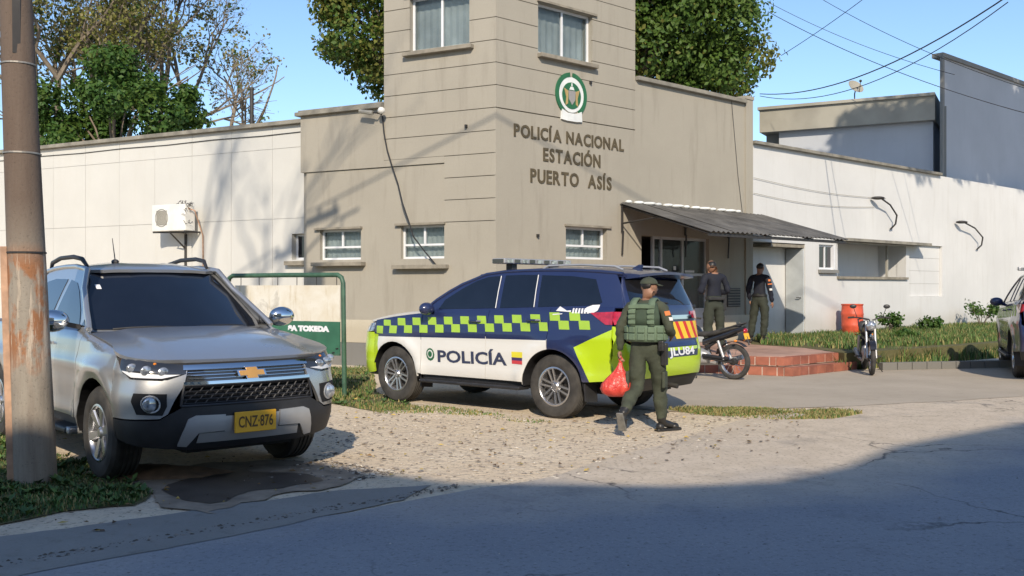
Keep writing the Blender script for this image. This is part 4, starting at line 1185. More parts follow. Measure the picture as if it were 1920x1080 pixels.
def make_wheel(name, parent, loc, side, R, W, rr, style, mud=None):
    """wheel with its axle along Y; side +1/-1 tells the outer face"""
    w = MB(); h = W / 2
    prof = [(rr, -h * 0.86), (rr + 0.02, -h * 0.95), (lerp(rr, R, 0.55), -h * 1.0), (R - 0.03, -h * 0.93), (R - 0.006, -h * 0.72), (R, -h * 0.4)]
    for k in range(-2, 3):   # tread grooves
        c = h * 0.28 * k
        prof += [(R, c - h * 0.09), (R - 0.009, c - h * 0.06), (R - 0.009, c + h * 0.06), (R, c + h * 0.09)]
    prof += [(R, h * 0.4 if h * 0.4 > h * 0.28 * 2.1 else h * 0.68), (R - 0.006, h * 0.74), (R - 0.03, h * 0.93), (lerp(rr, R, 0.55), h * 1.0), (rr + 0.02, h * 0.95), (rr, h * 0.86)]
    w.lathe(prof, 48, 'Y')
    wh = w.build(name, MT['rubber'], parent, smooth=True, angle=28); wh.location = loc
    s = side
    rim = MB()
    q = [(rr + 0.004, h * 0.90 * s), (rr - 0.012, h * 0.93 * s), (rr - 0.022, h * 0.86 * s), (rr - 0.03, h * 0.55 * s), (rr - 0.035, -h * 0.6 * s)]
    if s > 0: q = q[::-1]
    rim.lathe(q, 40, 'Y')
    ro = rim.build('rim', MT['alloy'], wh, smooth=True, angle=50)
    bk = MB(); bk.lathe([(0.0, 0.0), (rr - 0.034, 0.0)] if s < 0 else [(rr - 0.034, 0.0), (0.0, 0.0)], 32, 'Y', (0, h * 0.12 * s, 0)); bk.build('brake_disc', MT['dark_metal'], wh)
    hub = MB(); hp = [(0.0, h * 0.84 * s), (0.035, h * 0.84 * s), (0.042, h * 0.78 * s), (0.055, h * 0.68 * s), (0.075, h * 0.60 * s), (0.08, h * 0.3 * s)]
    hub.lathe(hp[::-1] if s > 0 else hp, 20, 'Y'); hub.build('hub_cap', MT['alloy'], wh, smooth=True)
    n = 6
    for k in range(n):
        a = 2 * math.pi * k / n + 0.25
        for off in ((-0.30, 0.30) if style == 'twin' else (0.0,)):
            m_ = MB(); ca, sa = math.cos(a), math.sin(a)
            if style == 'twin':
                w0, w1, gap0, gap1 = 0.012, 0.014, 0.022 * (1 if off > 0 else -1), 0.036 * (1 if off > 0 else -1)
            else:
                w0, w1, gap0, gap1 = 0.026, 0.045, 0, 0
            def pt(r, t, d): return (ca * r - sa * t, d * s, sa * r + ca * t)
            r0, r1 = 0.055, rr - 0.016
            P_ = [pt(r0, gap0 - w0, h * 0.60), pt(r0, gap0 + w0, h * 0.60), pt(r1, gap1 + w1, h * 0.78), pt(r1, gap1 - w1, h * 0.78),
                  pt(r0, gap0 - w0 * 0.8, h * 0.76), pt(r0, gap0 + w0 * 0.8, h * 0.76), pt(r1, gap1 + w1 * 0.8, h * 0.90), pt(r1, gap1 - w1 * 0.8, h * 0.90)]
            m_.hexa(P_); m_.build('spoke', MT['alloy'], wh)
    return wh

def tube_obj(name, pts, r, mat, parent, n=8, smooth=True):
    m_ = MB(); m_.tube(pts, r, n); return m_.build(name, MT[mat], parent, smooth=smooth, angle=50)
def mirror_set(fn):
    for s in (1, -1): fn(s)

def inset_side(fn, s):       # (x,z) -> point on side s
    return lambda a, b: (a, s * fn(a, b), b)
def text_patch(name, body, size, place, mat, parent, bold=0.0, width=None, extr=0.002):
    """flat print laid over a curved panel; place(x,y) maps text metres to a point"""
    vs, fs = text_mesh(body, size, 0.0, bold)
    mn = min(v.x for v in vs); mx = max(v.x for v in vs); k = (width / (mx - mn)) if width else 1
    m_ = MB(); m_.add([place((v.x - mn) * k, v.y) for v in vs], fs)
    return m_.build(name, mat, parent)

# ================= patrol car (large SUV) =================
def build_suv():
    e = empty('police_suv', (0.014, 13.445, 0), math.radians(140.2), 'navy, white and lime checkered police SUV parked in front of the tower corner', 'police car')
    WB = 1.3725
    TW = [(-2.55, .80), (-2.3, .865), (-2.0, .90), (-1.4, .925), (0, .922), (1.1, .925), (1.6, .91), (1.9, .86), (2.2, .78), (2.35, .72)]
    belt = lambda x: interp([(-2.5, 1.345), (-2.0, 1.35), (-1.0, 1.315), (0.5, 1.265), (0.9, 1.235), (1.3, 1.195), (1.8, 1.125), (2.2, 1.04)], x)
    def Y(x, z):
        w = smooth_interp(TW, x)
        zb = belt(x)
        if z < 0.55: w -= 0.05 * ((0.55 - z) / 0.25) ** 2
        if z > 0.92: w -= 0.055 * ((min(z, zb) - 0.92) / 0.40) ** 1.6
        for c in (-WB, WB):
            r = math.hypot(x - c, z - 0.385)
            w += 0.028 * math.exp(-((r - 0.50) / 0.10) ** 2)
        w += 0.012 * math.exp(-((z - 0.97) / 0.05) ** 2) - 0.012 * math.exp(-((z - 0.62) / 0.10) ** 2)
        w -= 0.02 * max(0, min(1, (z - zb + 0.05) / 0.05)) ** 2
        if z > zb: w -= 0.36 * (z - zb) + 0.15 * (z - zb) ** 2
        return w
    roofz = lambda x: smooth_interp([(-2.5, 1.755), (-2.2, 1.79), (-1.7, 1.83), (-1.1, 1.845), (-0.5, 1.835), (-0.2, 1.815), (0.1, 1.765)], x)
    zt = lambda x: roofz(x) - 0.055
    side = lambda s: inset_side(Y, s)
    LIV = [((1.2, .908), (-1.31, .945)), ((-1.70, .875), (-2.35, 1.16)), ((-1.70, .875), (-1.93, .46)), ((1.4, .915), (2.2, .955)), ((1.70, .8), (1.70, 1.0)), ((-1.31, .4), (-1.31, 1.0)), ((-1.70, .2), (-1.70, .9))]
    def liv(x, z):
        if x < -1.31:
            # right of the diagonal lines the tail is lime
            def side_of(p, q): return (q[0] - p[0]) * (z - p[1]) - (q[1] - p[1]) * (x - p[0])
            if side_of((-1.70, .875), (-2.35, 1.16)) > 0 and side_of((-1.70, .875), (-1.93, .46)) < 0 and x < -1.70: return 2
            return 0
        if x > 1.70 and z < .915 + (x - 1.4) * .05: return 2
        if z < .908 + (1.2 - x) * 0.01475: return 1
        return 0
    mats = [MT['navy'], MT['police_white'], MT['lime']]
    g = 0.004
    A = lambda c, a0, a1, r=0.455: arc_pts(c, 0.385, r, a0, a1)
    z_at = lambda c, x, r=0.455: 0.385 + math.sqrt(max(0, r * r - (x - c) ** 2))
    def ang(c, x, r=0.455): return math.degrees(math.acos(max(-1, min(1, (x - c) / r))))
    for s in (1, -1):
        fl = (s < 0)
        xf = 1.80
        o = [(xf, z_at(WB, xf))] + A(WB, ang(WB, xf), 180)[1:] + [(WB - .457, .43), (.84 + g, .43), (.84 + g, belt(.84)), (1.1, belt(1.1)), (1.4, belt(1.4)), (xf, belt(xf))]
        patch('fender', o, side(s), mats, e, cuts=LIV, matfn=liv, flip=not fl)
        o = [(.84 - g, .42), (.84 - g, belt(.84)), (.5, belt(.5)), (0, belt(0)), (-.33 + g, belt(-.33)), (-.30 + g, .42)]
        d = patch('door', o, side(s), mats, e, cuts=LIV, matfn=liv, flip=not fl)
        o2 = [(-.30 - g, .42), (-.33 - g, belt(-.33)), (-.8, belt(-.8)), (-1.31 + g, belt(-1.31)), (-1.31 + g, z_at(-WB, -1.31 + g))] + A(-WB, ang(-WB, -1.31 + g), 0)[1:] + [(-WB + .457, .42)]
        d2 = patch('door', o2, side(s), mats, e, cuts=LIV, matfn=liv, flip=not fl)
        # rear quarter
        o = [(-1.31 - g, belt(-1.31)), (-1.8, belt(-1.8)), (-2.20, belt(-2.2)), (-2.20, .50), (-1.85, .47)] + A(-WB, 169, ang(-WB, -1.31 - g))
        patch('rear_quarter', o, side(s), mats, e, cuts=LIV, matfn=liv, flip=not fl)
        # greenhouse (body colour) and windows
        o = [(.86, belt(.86)), (.66, 1.415), (.28, 1.62), (-.02, zt(-.05)), (-.5, zt(-.5)), (-1.1, zt(-1.1)), (-1.7, zt(-1.7)), (-2.12, zt(-2.12)), (-2.22, 1.60), (-2.30, 1.42), (-2.33, belt(-2.3))] + [(x, belt(x)) for x in (-1.8, -1.2, -.6, 0, .5)]
        patch('cabin_frame', o, side(s), MT['navy'], e, thick=0.02, flip=not fl)
        off = lambda d_: (lambda a, b: (a, s * (Y(a, b) + d_), b))
        b0 = 0.025
        w1_ = [(.58, belt(.58) + b0 + .01), (.50, 1.42), (.24, 1.57), (.04, 1.665), (-.16, 1.72), (-.36, 1.73), (-.41, belt(-.41) + b0)]
        w2_ = [(-.49, belt(-.49) + b0), (-.44, 1.735), (-.7, 1.742), (-.97, 1.738), (-1.03, belt(-1.03) + b0)]
        w3_ = [(-1.10, belt(-1.1) + b0), (-1.04, 1.735), (-1.5, 1.72), (-1.86, 1.68), (-2.02, belt(-2.0) + 0.06), (-1.96, belt(-1.96) + b0)]
        for k, w in enumerate((w1_, w2_, w3_)):
            patch('side_window', w, off(0.005), MT['car_glass'], e, thick=0.008, flip=not fl, cut=0.1)
        for w in (w1_, w2_):     # bright strip of the door frame
            p, q = (w[-1], w[-2]) if w is w1_ else (w[-1], w[-2])
            tube_obj('window_trim', [off(0.010)(p[0] - .012, p[1]), off(0.010)((p[0] + q[0]) / 2 - .012, (p[1] + q[1]) / 2), off(0.010)(q[0] - .012, q[1])], 0.006, 'police_white', e, 5)
        tube_obj('roof_gutter', [(x, s * (Y(x, zt(x)) - .006), zt(x) + .008) for x in (-2.2, -1.9, -1.5, -1.1, -.7, -.4, -.1)] + [(a, s * Y(a, b), b) for a, b in ((.28, 1.62), (.47, 1.525), (.66, 1.415), (.8, 1.31), (.88, 1.235))], 0.022, 'navy', e, 8)
        # handles
        for hx, dd in ((-.12, d), (-1.08, d2)):
            zc = belt(hx) - 0.135
            m_ = MB(); m_.tube([off(0.012)(hx + .10, zc), off(0.045)(hx + .06, zc), off(0.045)(hx - .06, zc), off(0.012)(hx - .10, zc)], 0.014, 8); m_.build('handle', MT['navy'], dd, smooth=True)
        # mirror
        m_ = MB(); m_.ball((.66, s * 1.00, 1.30), (.085, .12, .085), 14, 10); m_.tube([(.70, s * .84, 1.25), (.67, s * .95, 1.27)], .03, 8); m_.build('mirror', MT['navy'], e, smooth=True)
        # wheel-arch liners and lips
        for c in (WB, -WB):
            m_ = MB(); pts = arc_pts(c, .385, .452, -2, 182, 20)
            for (a, b), (a2, b2) in zip(pts, pts[1:]):
                m_.add([(a, s * .55, b), (a2, s * .55, b2), (a2, s * (Y(a2, b2) - .004), b2), (a, s * (Y(a, b) - .004), b)], [(0, 1, 2, 3), (3, 2, 1, 0)])
            m_.build('wheel_arch_liner', MT['black_plastic'], e)
        # running board
        m_ = MB(); m_.box(-.93, .86, s * .72 if s > 0 else -.97, s * .72 if s < 0 else .97, .33, .375) if False else m_.box(-.90, .84, min(s * .76, s * .97), max(s * .76, s * .97), .315, .36)
        m_.build('running_board', MT['black_plastic'], e, bevel=0.015)
        m_ = MB(); m_.box(-.90, .86, min(s * .60, s * .86), max(s * .60, s * .86), .34, .44); m_.build('sill', MT['black_plastic'], e)
        # mud flap
        m_ = MB(); m_.hexa([(-1.86, s * .66, .22), (-1.84, s * .66, .22), (-1.84, s * .90, .24), (-1.86, s * .90, .24), (-1.84, s * .66, .52), (-1.82, s * .66, .52), (-1.82, s * .90, .54), (-1.84, s * .90, .54)]); m_.build('mud_flap', MT['black_plastic'], e)
        m_ = MB(); m_.hexa([(.88, s * .66, .22), (.90, s * .66, .22), (.90, s * .88, .24), (.88, s * .88, .24), (.88, s * .66, .46), (.90, s * .66, .46), (.90, s * .88, .46), (.88, s * .88, .46)]); m_.build('mud_flap', MT['black_plastic'], e)
        for c in (WB, -WB): make_wheel('wheel', e, (c, s * .765, .387), s, .387, .255, .235, 'twin')
    # checks on the sides
    for s in (1, -1):
        off = lambda a, b: (a, s * (Y(a, b) + .0035), b)
        zc = lambda x: 1.045 + (1.7 - x) * 0.0385 if x > -1.31 else 1.18 + (-1.31 - x) * .02
        pit = .2917
        for k in range(13):
            for row in (0, 1):
                x1 = 1.60 - pit * k + (0.145 if row == 0 else 0.0); x0 = x1 - .150
                if x1 < -1.98 or x1 > 1.79: continue
                if row == 1 and (x0 < -1.86): continue
                za = zc((x0 + x1) / 2)
                z0, z1 = (za - .104, za) if row == 0 else (za, za + .100)
                z1 = min(z1, belt(x1) - .02)
                if x0 < -1.31 < x1: x0 = -1.30
                sk = -.012
                patch('check_square', [(x0 + sk, z0), (x1 + sk, z0), (x1 - sk, z1), (x0 - sk, z1)], off, MT['check_lime'], e, thick=0.002, flip=(s > 0), cut=0.08)
    off = lambda a, b: (a, Y(a, b) + .005, b)
    text_patch('lettering', 'POLICÍA', .215, lambda tx, ty: off(.535 - tx, .600 + ty - tx * -.010), MT['decal_navy'], e, bold=.006, width=1.20)
    text_patch('lettering', 'POLICÍA', .215, lambda tx, ty: (-.60 + tx, -(Y(-.60 + tx, .6 + ty) + .005), .600 + ty), MT['decal_navy'], e, bold=.006, width=1.20)
    for k, (mn, z0, z1) in enumerate((('flag_y', .715, .785), ('flag_b', .678, .715), ('flag_r', .635, .678))):
        patch('flag_stripe', [(-.93, z0), (-.745, z0), (-.745, z1), (-.93, z1)], off, MT[mn], e, thick=.002, flip=True)
    patch('badge', [(.67 + .075 * math.cos(t * .5236), .69 + .085 * math.sin(t * .5236)) for t in range(12)], off, MT['green_disc'], e, thick=.002, flip=True)
    patch('badge_ring', [(.67 + .052 * math.cos(t * .5236), .695 + .058 * math.sin(t * .5236)) for t in range(12)], lambda a, b: (a, Y(a, b) + .008, b), MT['crest_white'], e, thick=.002, flip=True)
    patch('badge_core', [(.67 + .036 * math.cos(t * .5236), .695 + .040 * math.sin(t * .5236)) for t in range(12)], lambda a, b: (a, Y(a, b) + .011, b), MT['green_disc'], e, thick=.002, flip=True)
    # white script over the rear check squares
    off7 = lambda a, b: (a, Y(a, b) + .006, b)
    for pl in ([(-1.40, 1.30), (-1.44, 1.355), (-1.56, 1.305), (-1.62, 1.31), (-1.62, 1.29)], [(-1.92, 1.275), (-1.80, 1.30), (-1.82, 1.345), (-1.90, 1.375), (-2.0, 1.38), (-1.99, 1.31)], [(-1.36, 1.25), (-1.50, 1.262), (-1.50, 1.272), (-1.36, 1.262)]):
        patch('white_emblem', pl, off7, MT['decal_white'], e, thick=.002, flip=True)
    text_patch('lettering', 'SIGLA', .075, lambda tx, ty: off7(-1.62 - tx, 1.275 + ty), MT['decal_white'], e, bold=.004, width=.24) if False else None
    for k in range(6):
        x = -1.64 - k * .042
        patch('white_emblem', [(x, 1.275), (x - .026, 1.275), (x - .018, 1.335), (x + .004, 1.335)], off7, MT['decal_white'], e, thick=.002, flip=True)
    # front: plan curve
    XC = 1.80
    xfz = lambda z: smooth_interp([(.22, 2.12), (.40, 2.24), (.60, 2.29), (.85, 2.29), (.98, 2.24), (1.05, 2.16), (1.12, 2.02)], z)
    def arc_table(n_=2.5, N=40):
        t = []; L_ = 0; pr = None
        for i in range(N + 1):
            th = math.pi / 2 * i / N; y = math.sin(th) ** (2 / n_); x = math.cos(th) ** (2 / n_)
            if pr: L_ += math.hypot((y - pr[0]) * .9, (x - pr[1]) * .45)
            t.append((L_, y, x)); pr = (y, x)
        return t, L_
    TB, LT = arc_table()
    def front(s_, z, d=0.0):
        a = min(abs(s_), LT); sg = 1 if s_ >= 0 else -1
        for (l0, y0, x0), (l1, y1, x1) in zip(TB, TB[1:]):
            if a <= l1 + 1e-9:
                t = (a - l0) / (l1 - l0) if l1 > l0 else 0; y = lerp(y0, y1, t); x = lerp(x0, x1, t); break
        return (XC + (xfz(z) + d - XC) * x, sg * (Y(XC, z) + d * (1 - x)) * y, z)
    L_ = LT - .002
    F_ = lambda a, b: front(a, b)
    fl2 = False
    patch('front_bumper', [(-L_, .40), (-.45, .30), (.45, .30), (L_, .40), (L_, .955), (.95, .955), (.62, .90), (.55, .55), (-.55, .55), (-.62, .90), (-.95, .955), (-L_, .955)], F_, MT['lime'], e, cut=(.06, .08), flip=fl2)
    patch('grille', [(-.53, .56), (.53, .56), (.60, .90), (.55, 1.03), (-.55, 1.03), (-.60, .90)], lambda a, b: front(a, b, -.02), MT['black_plastic'], e, cut=(.06, .08), flip=fl2)
    for z in (.88, .93, .98): tube_obj('grille_bar', [front(a, z, .0) for a in [i * .1 - .5 for i in range(11)]], .010, 'chrome', e)
    for s in (1, -1):
        o = [(s * .58, .93), (s * (L_), .975), (s * L_, 1.09), (s * .75, 1.055), (s * .57, 1.035)]
        patch('headlight', o if s > 0 else o[::-1], lambda a, b: front(a, b, .006), MT['lamp_clear'], e, cut=(.05, .06), flip=False)
    # white bonnet
    hz = lambda x, y: .03 + smooth_interp([(.70, 1.27), (1.0, 1.26), (1.4, 1.23), (1.8, 1.165), (2.05, 1.09), (2.2, 1.02)], x) - .035 * (abs(y) / .8) ** 2 - .012 * max(0, (abs(y) - .70) / .15) ** 2
    edge_f = [(front(a, 1.06, -.03)[0], front(a, 1.06, -.03)[1]) for a in [L_ * k / 8 for k in range(-8, 9)]]
    o = [(x, -(Y(x, belt(x)) - .01)) for x in (.86, 1.1, 1.4, 1.7)] + edge_f + [(x, Y(x, belt(x)) - .01) for x in (1.7, 1.4, 1.1, .86)]
    patch('bonnet', o, lambda a, b: (a, b, hz(a, b)), MT['police_white'], e, cut=.09, flip=False)
    # windscreen
    def ws(y, z): return (lerp(1.06, .08, (z - 1.24) / (1.80 - 1.24)) - .16 * (y / .7) ** 2, y, z)
    def wy(z): return interp([(1.22, .80), (1.42, .74), (1.60, .68), (1.76, .60)], z)
    patch('windscreen_frame', [(-wy(1.22), 1.22), (wy(1.22), 1.22), (wy(1.5), 1.5), (wy(1.76), 1.76), (-wy(1.76), 1.76), (-wy(1.5), 1.5)], ws, MT['navy'], e, flip=fl2)
    patch('windscreen', [(-wy(1.24) + .06, 1.25), (wy(1.24) - .06, 1.25), (wy(1.5) - .05, 1.5), (wy(1.74) - .04, 1.73), (-wy(1.74) + .04, 1.73), (-wy(1.5) + .05, 1.5)], lambda a, b: (ws(a, b)[0] + .006, a, b + .004), MT['car_glass'], e, flip=fl2)
    # roof
    o = [(x, -(Y(x, zt(x)) - .004)) for x in (-2.25, -2.0, -1.6, -1.2, -.8, -.4, -.1)] + [(.0, -.45), (.03, 0), (.0, .45)] + [(x, Y(x, zt(x)) - .004) for x in (-.1, -.4, -.8, -1.2, -1.6, -2.0, -2.25)]
    patch('roof', o, lambda a, b: (a, b, roofz(a) - .055 * (abs(b) / .62) ** 2.5), MT['navy'], e, cut=.1)
    # light bar
    m_ = MB(); m_.box(-.46, -.24, -.72, .72, 1.888, 1.958); lb = m_.build('light_bar', MT['silver_plastic'], e, bevel=.015)
    for k in range(9):
        y = -.62 + k * .155
        m_ = MB(); m_.box(-.235, -.232, y - .055, y + .055, 1.90, 1.945); m_.box(-.468, -.465, y - .055, y + .055, 1.90, 1.945); m_.build('lens', MT['lamp_dark'] if k % 2 else MT['lamp_clear'], lb)
    m_ = MB(); m_.box(-.44, -.26, .718, .728, 1.898, 1.948); m_.build('end_cap', MT['lamp_dark'], lb)
    for y in (-.45, .45):
        m_ = MB(); m_.box(-.40, -.30, y - .05, y + .05, 1.80, 1.890); m_.build('foot', MT['black_plastic'], lb)
    for y in (.50, -.50):
        tube_obj('roof_rail', [(-.9, y + (.02 if y > 0 else -.02), 1.80), (-1.0, y, 1.855), (-1.5, y, 1.860), (-2.0, y, 1.835), (-2.12, y, 1.79)], .014, 'silver_plastic', e)
    m_ = MB(); m_.prism([(-2.05, 1.80), (-1.90, 1.80), (-2.03, 1.865), (-2.07, 1.86)], -.02, .02, T=lambda a, b, c: (a, c, b)); m_.build('antenna', MT['navy'], e)
    # tail: plan curve for the rear
    XR = -2.18
    xrz = lambda z: smooth_interp([(.35, -2.36), (.50, -2.46), (.62, -2.50), (.85, -2.49), (.93, -2.44), (1.15, -2.42), (1.32, -2.40), (1.40, -2.37), (1.70, -2.20), (1.76, -2.16)], z)
    def rear(y_, z, d=0.0):
        # y_ is the distance round the corner; y stays y_ up to 0.6
        W_ = Y(-2.20, z); lim = W_
        a = abs(y_); sg = 1 if y_ >= 0 else -1
        tot = W_ + .14
        t = min(1, a / tot); th = t * math.pi / 2
        n_ = 4.2
        yy = W_ * (1 - (1 - min(1, a / tot)) ** 1.0) if False else W_ * math.sin(th) ** (2 / n_) if False else None
        # superellipse by arc parameter
        u = min(1.0, a / tot)
        y = W_ * min(1, u * 1.14) if u < .70 else W_ * (1 - (1 - .798) * max(0.0, 1 - (u - .70) / .30) ** 2.2)
        x = (1 - min(1, y / W_) ** n_) ** (1 / n_)
        return (-2.20 + (xrz(z) - d + 2.20) * x, sg * (y + d * (1 - x)), z)
    Rl = lambda z: Y(-2.20, z) + .139
    R_ = lambda a, b: rear(a, b)
    patch('rear_bumper', [(-Rl(.5), .50), (-.6, .52), (.6, .52), (Rl(.5), .50), (Rl(.9), 1.13), (.99, 1.13), (.90, .97), (.66, .86), (-.66, .86), (-.90, .97), (-.99, 1.13), (-Rl(.9), 1.13)], R_, MT['lime'], e, cut=(.05, .08), flip=True)
    patch('rear_valance', [(-.95, .36), (.95, .36), (.98, .51), (-.98, .51)], lambda a, b: rear(a, b, -.02), MT['black_plastic'], e, cut=(.05, .08), flip=True)
    patch('tailgate', [(-.65, .87), (.65, .87), (.80, .98), (.84, 1.15), (.84, 1.30), (.80, 1.72), (-.80, 1.72), (-.84, 1.30), (-.84, 1.15), (-.80, .98)], R_, MT['navy'], e, cut=(.05, .08), flip=True)
    patch('rear_window', [(-.66, 1.37), (.66, 1.37), (.70, 1.40), (.66, 1.68), (-.66, 1.68), (-.70, 1.40)], lambda a, b: rear(a, b, .006), MT['car_glass'], e, cut=(.06, .08), thick=.008, flip=True)
    patch('chrome_strip', [(-.60, 1.195), (.60, 1.195), (.60, 1.245), (-.60, 1.245)], lambda a, b: rear(a, b, .018), MT['chrome'], e, cut=(.06, .03), flip=True)
    for s in (1, -1):
        o = [(s * .58, 1.215), (s * .90, 1.17), (s * Rl(1.2), 1.15), (s * Rl(1.2), 1.30), (s * .9, 1.30), (s * .58, 1.285)]
        patch('tail_light', o if s > 0 else o[::-1], lambda a, b: rear(a, b, .014), MT['lamp_red'], e, cut=(.04, .04), flip=True)
        patch('tail_light', [(-2.205, 1.15), (-2.205, 1.30), (-1.90, 1.285), (-2.12, 1.15)], lambda a, b: (a, s * (Y(a, b) + .012), b), MT['lamp_red'], e, cut=.05, thick=.014, flip=(s > 0))
        # hazard chevron panels
        for k in range(4):
            z0, z1 = .955, 1.165; sl = .12
            y0 = .06 + k * .19; y1 = y0 + .19
            for a0, a1, mt in ((y0, y0 + .11, 'chev_y'), (y0 + .11, y1, 'chev_r')):
                q = [(s * a0, z1), (s * a1, z1), (s * (a1 + (.14 if s < 0 else .14)), z0), (s * (a0 + .14), z0)]
                q = [(s * min(.80, abs(u)), v) for u, v in q]
                if abs(q[0][0] - q[1][0]) < .02: continue
                q = [(s * a0, z1), (s * min(a1, .80), z1), (s * min(a1 - .0 + .13, .80), z0), (s * min(a0 + .13, .79), z0)]
                patch('chevron', q if s > 0 else q[::-1], lambda a, b: rear(a, b, .006), MT[mt], e, thick=.004, cut=(.08, .2), flip=True)
    text_patch('lettering', 'JLU84', .13, lambda tx, ty: (lambda p: (p[0] - .0, p[1], p[2]))(rear(.06 - tx, .775 + ty, .008)) if False else rear(.10 - tx, .765 + ty, .012), MT['decal_white'], e, bold=.004, width=.62)
    patch('number_panel', [(-.62, .745), (.62, .745), (.66, .86), (.70, .95), (-.70, .95), (-.66, .86)], lambda a, b: rear(a, b, .005), MT['decal_navy'], e, cut=(.08, .2), thick=.004, flip=True)
    # spoiler
    m_ = MB(); n = 10; top = []; 
    for i in range(n + 1):
        y = lerp(-.62, .62, i / n); bow = .05 * (y / .62) ** 2
        top.append([(-2.16, y, roofz(-2.16) - .05 * (abs(y) / .62) ** 2.5 + .004), (-2.30, y, 1.785 - .04 * (abs(y) / .62) ** 2.5), (-2.475 + bow, y, 1.765 - .035 * (y / .62) ** 2), (-2.475 + bow, y, 1.735 - .035 * (y / .62) ** 2), (-2.24, y, 1.70 - .02 * (y / .62) ** 2)])
    for a, b in zip(top, top[1:]):
        for j in range(4): m_.add([a[j], a[j + 1], b[j + 1], b[j]], [(0, 1, 2, 3)])
    m_.add(top[0], [(4, 3, 2, 1, 0)]); m_.add(top[-1], [(0, 1, 2, 3, 4)])
    m_.build('spoiler', MT['navy'], e, smooth=True)
    tube_obj('wiper', [rear(-.05, 1.39, .02), rear(.25, 1.42, .02), rear(.42, 1.48, .02)], .010, 'black_plastic', e)
    tube_obj('tow_bar', [(-2.4, 0, .42), (-2.56, 0, .40)], .03, 'dark_metal', e)
    m_ = MB(); m_.lathe([(.0, -.02), (.30, -.02), (.33, .03), (.33, .12), (.30, .16), (0, .16)], 24, 'Z', (-1.95, 0, .36)); m_.build('spare_wheel', MT['rubber'], e)
    # dark inner body and chassis
    m_ = MB(); m_.box(-2.15, 2.05, -.54, .54, .30, 1.12); m_.box(-.85, .80, -.80, .80, .40, 1.15); m_.box(-2.15, -1.90, -.78, .78, .50, 1.25); m_.box(-1.9, .6, -.70, .70, 1.10, 1.28)
    m_.box(-1.9, 1.9, -.80, .80, .88, 1.0)
    m_.build('inner_body', MT['dark_gap'], e)
    for c in (WB, -WB): tube_obj('axle', [(c, -.7, .36), (c, .7, .36)], .045, 'dark_metal', e)
    return e
suv = build_suv()
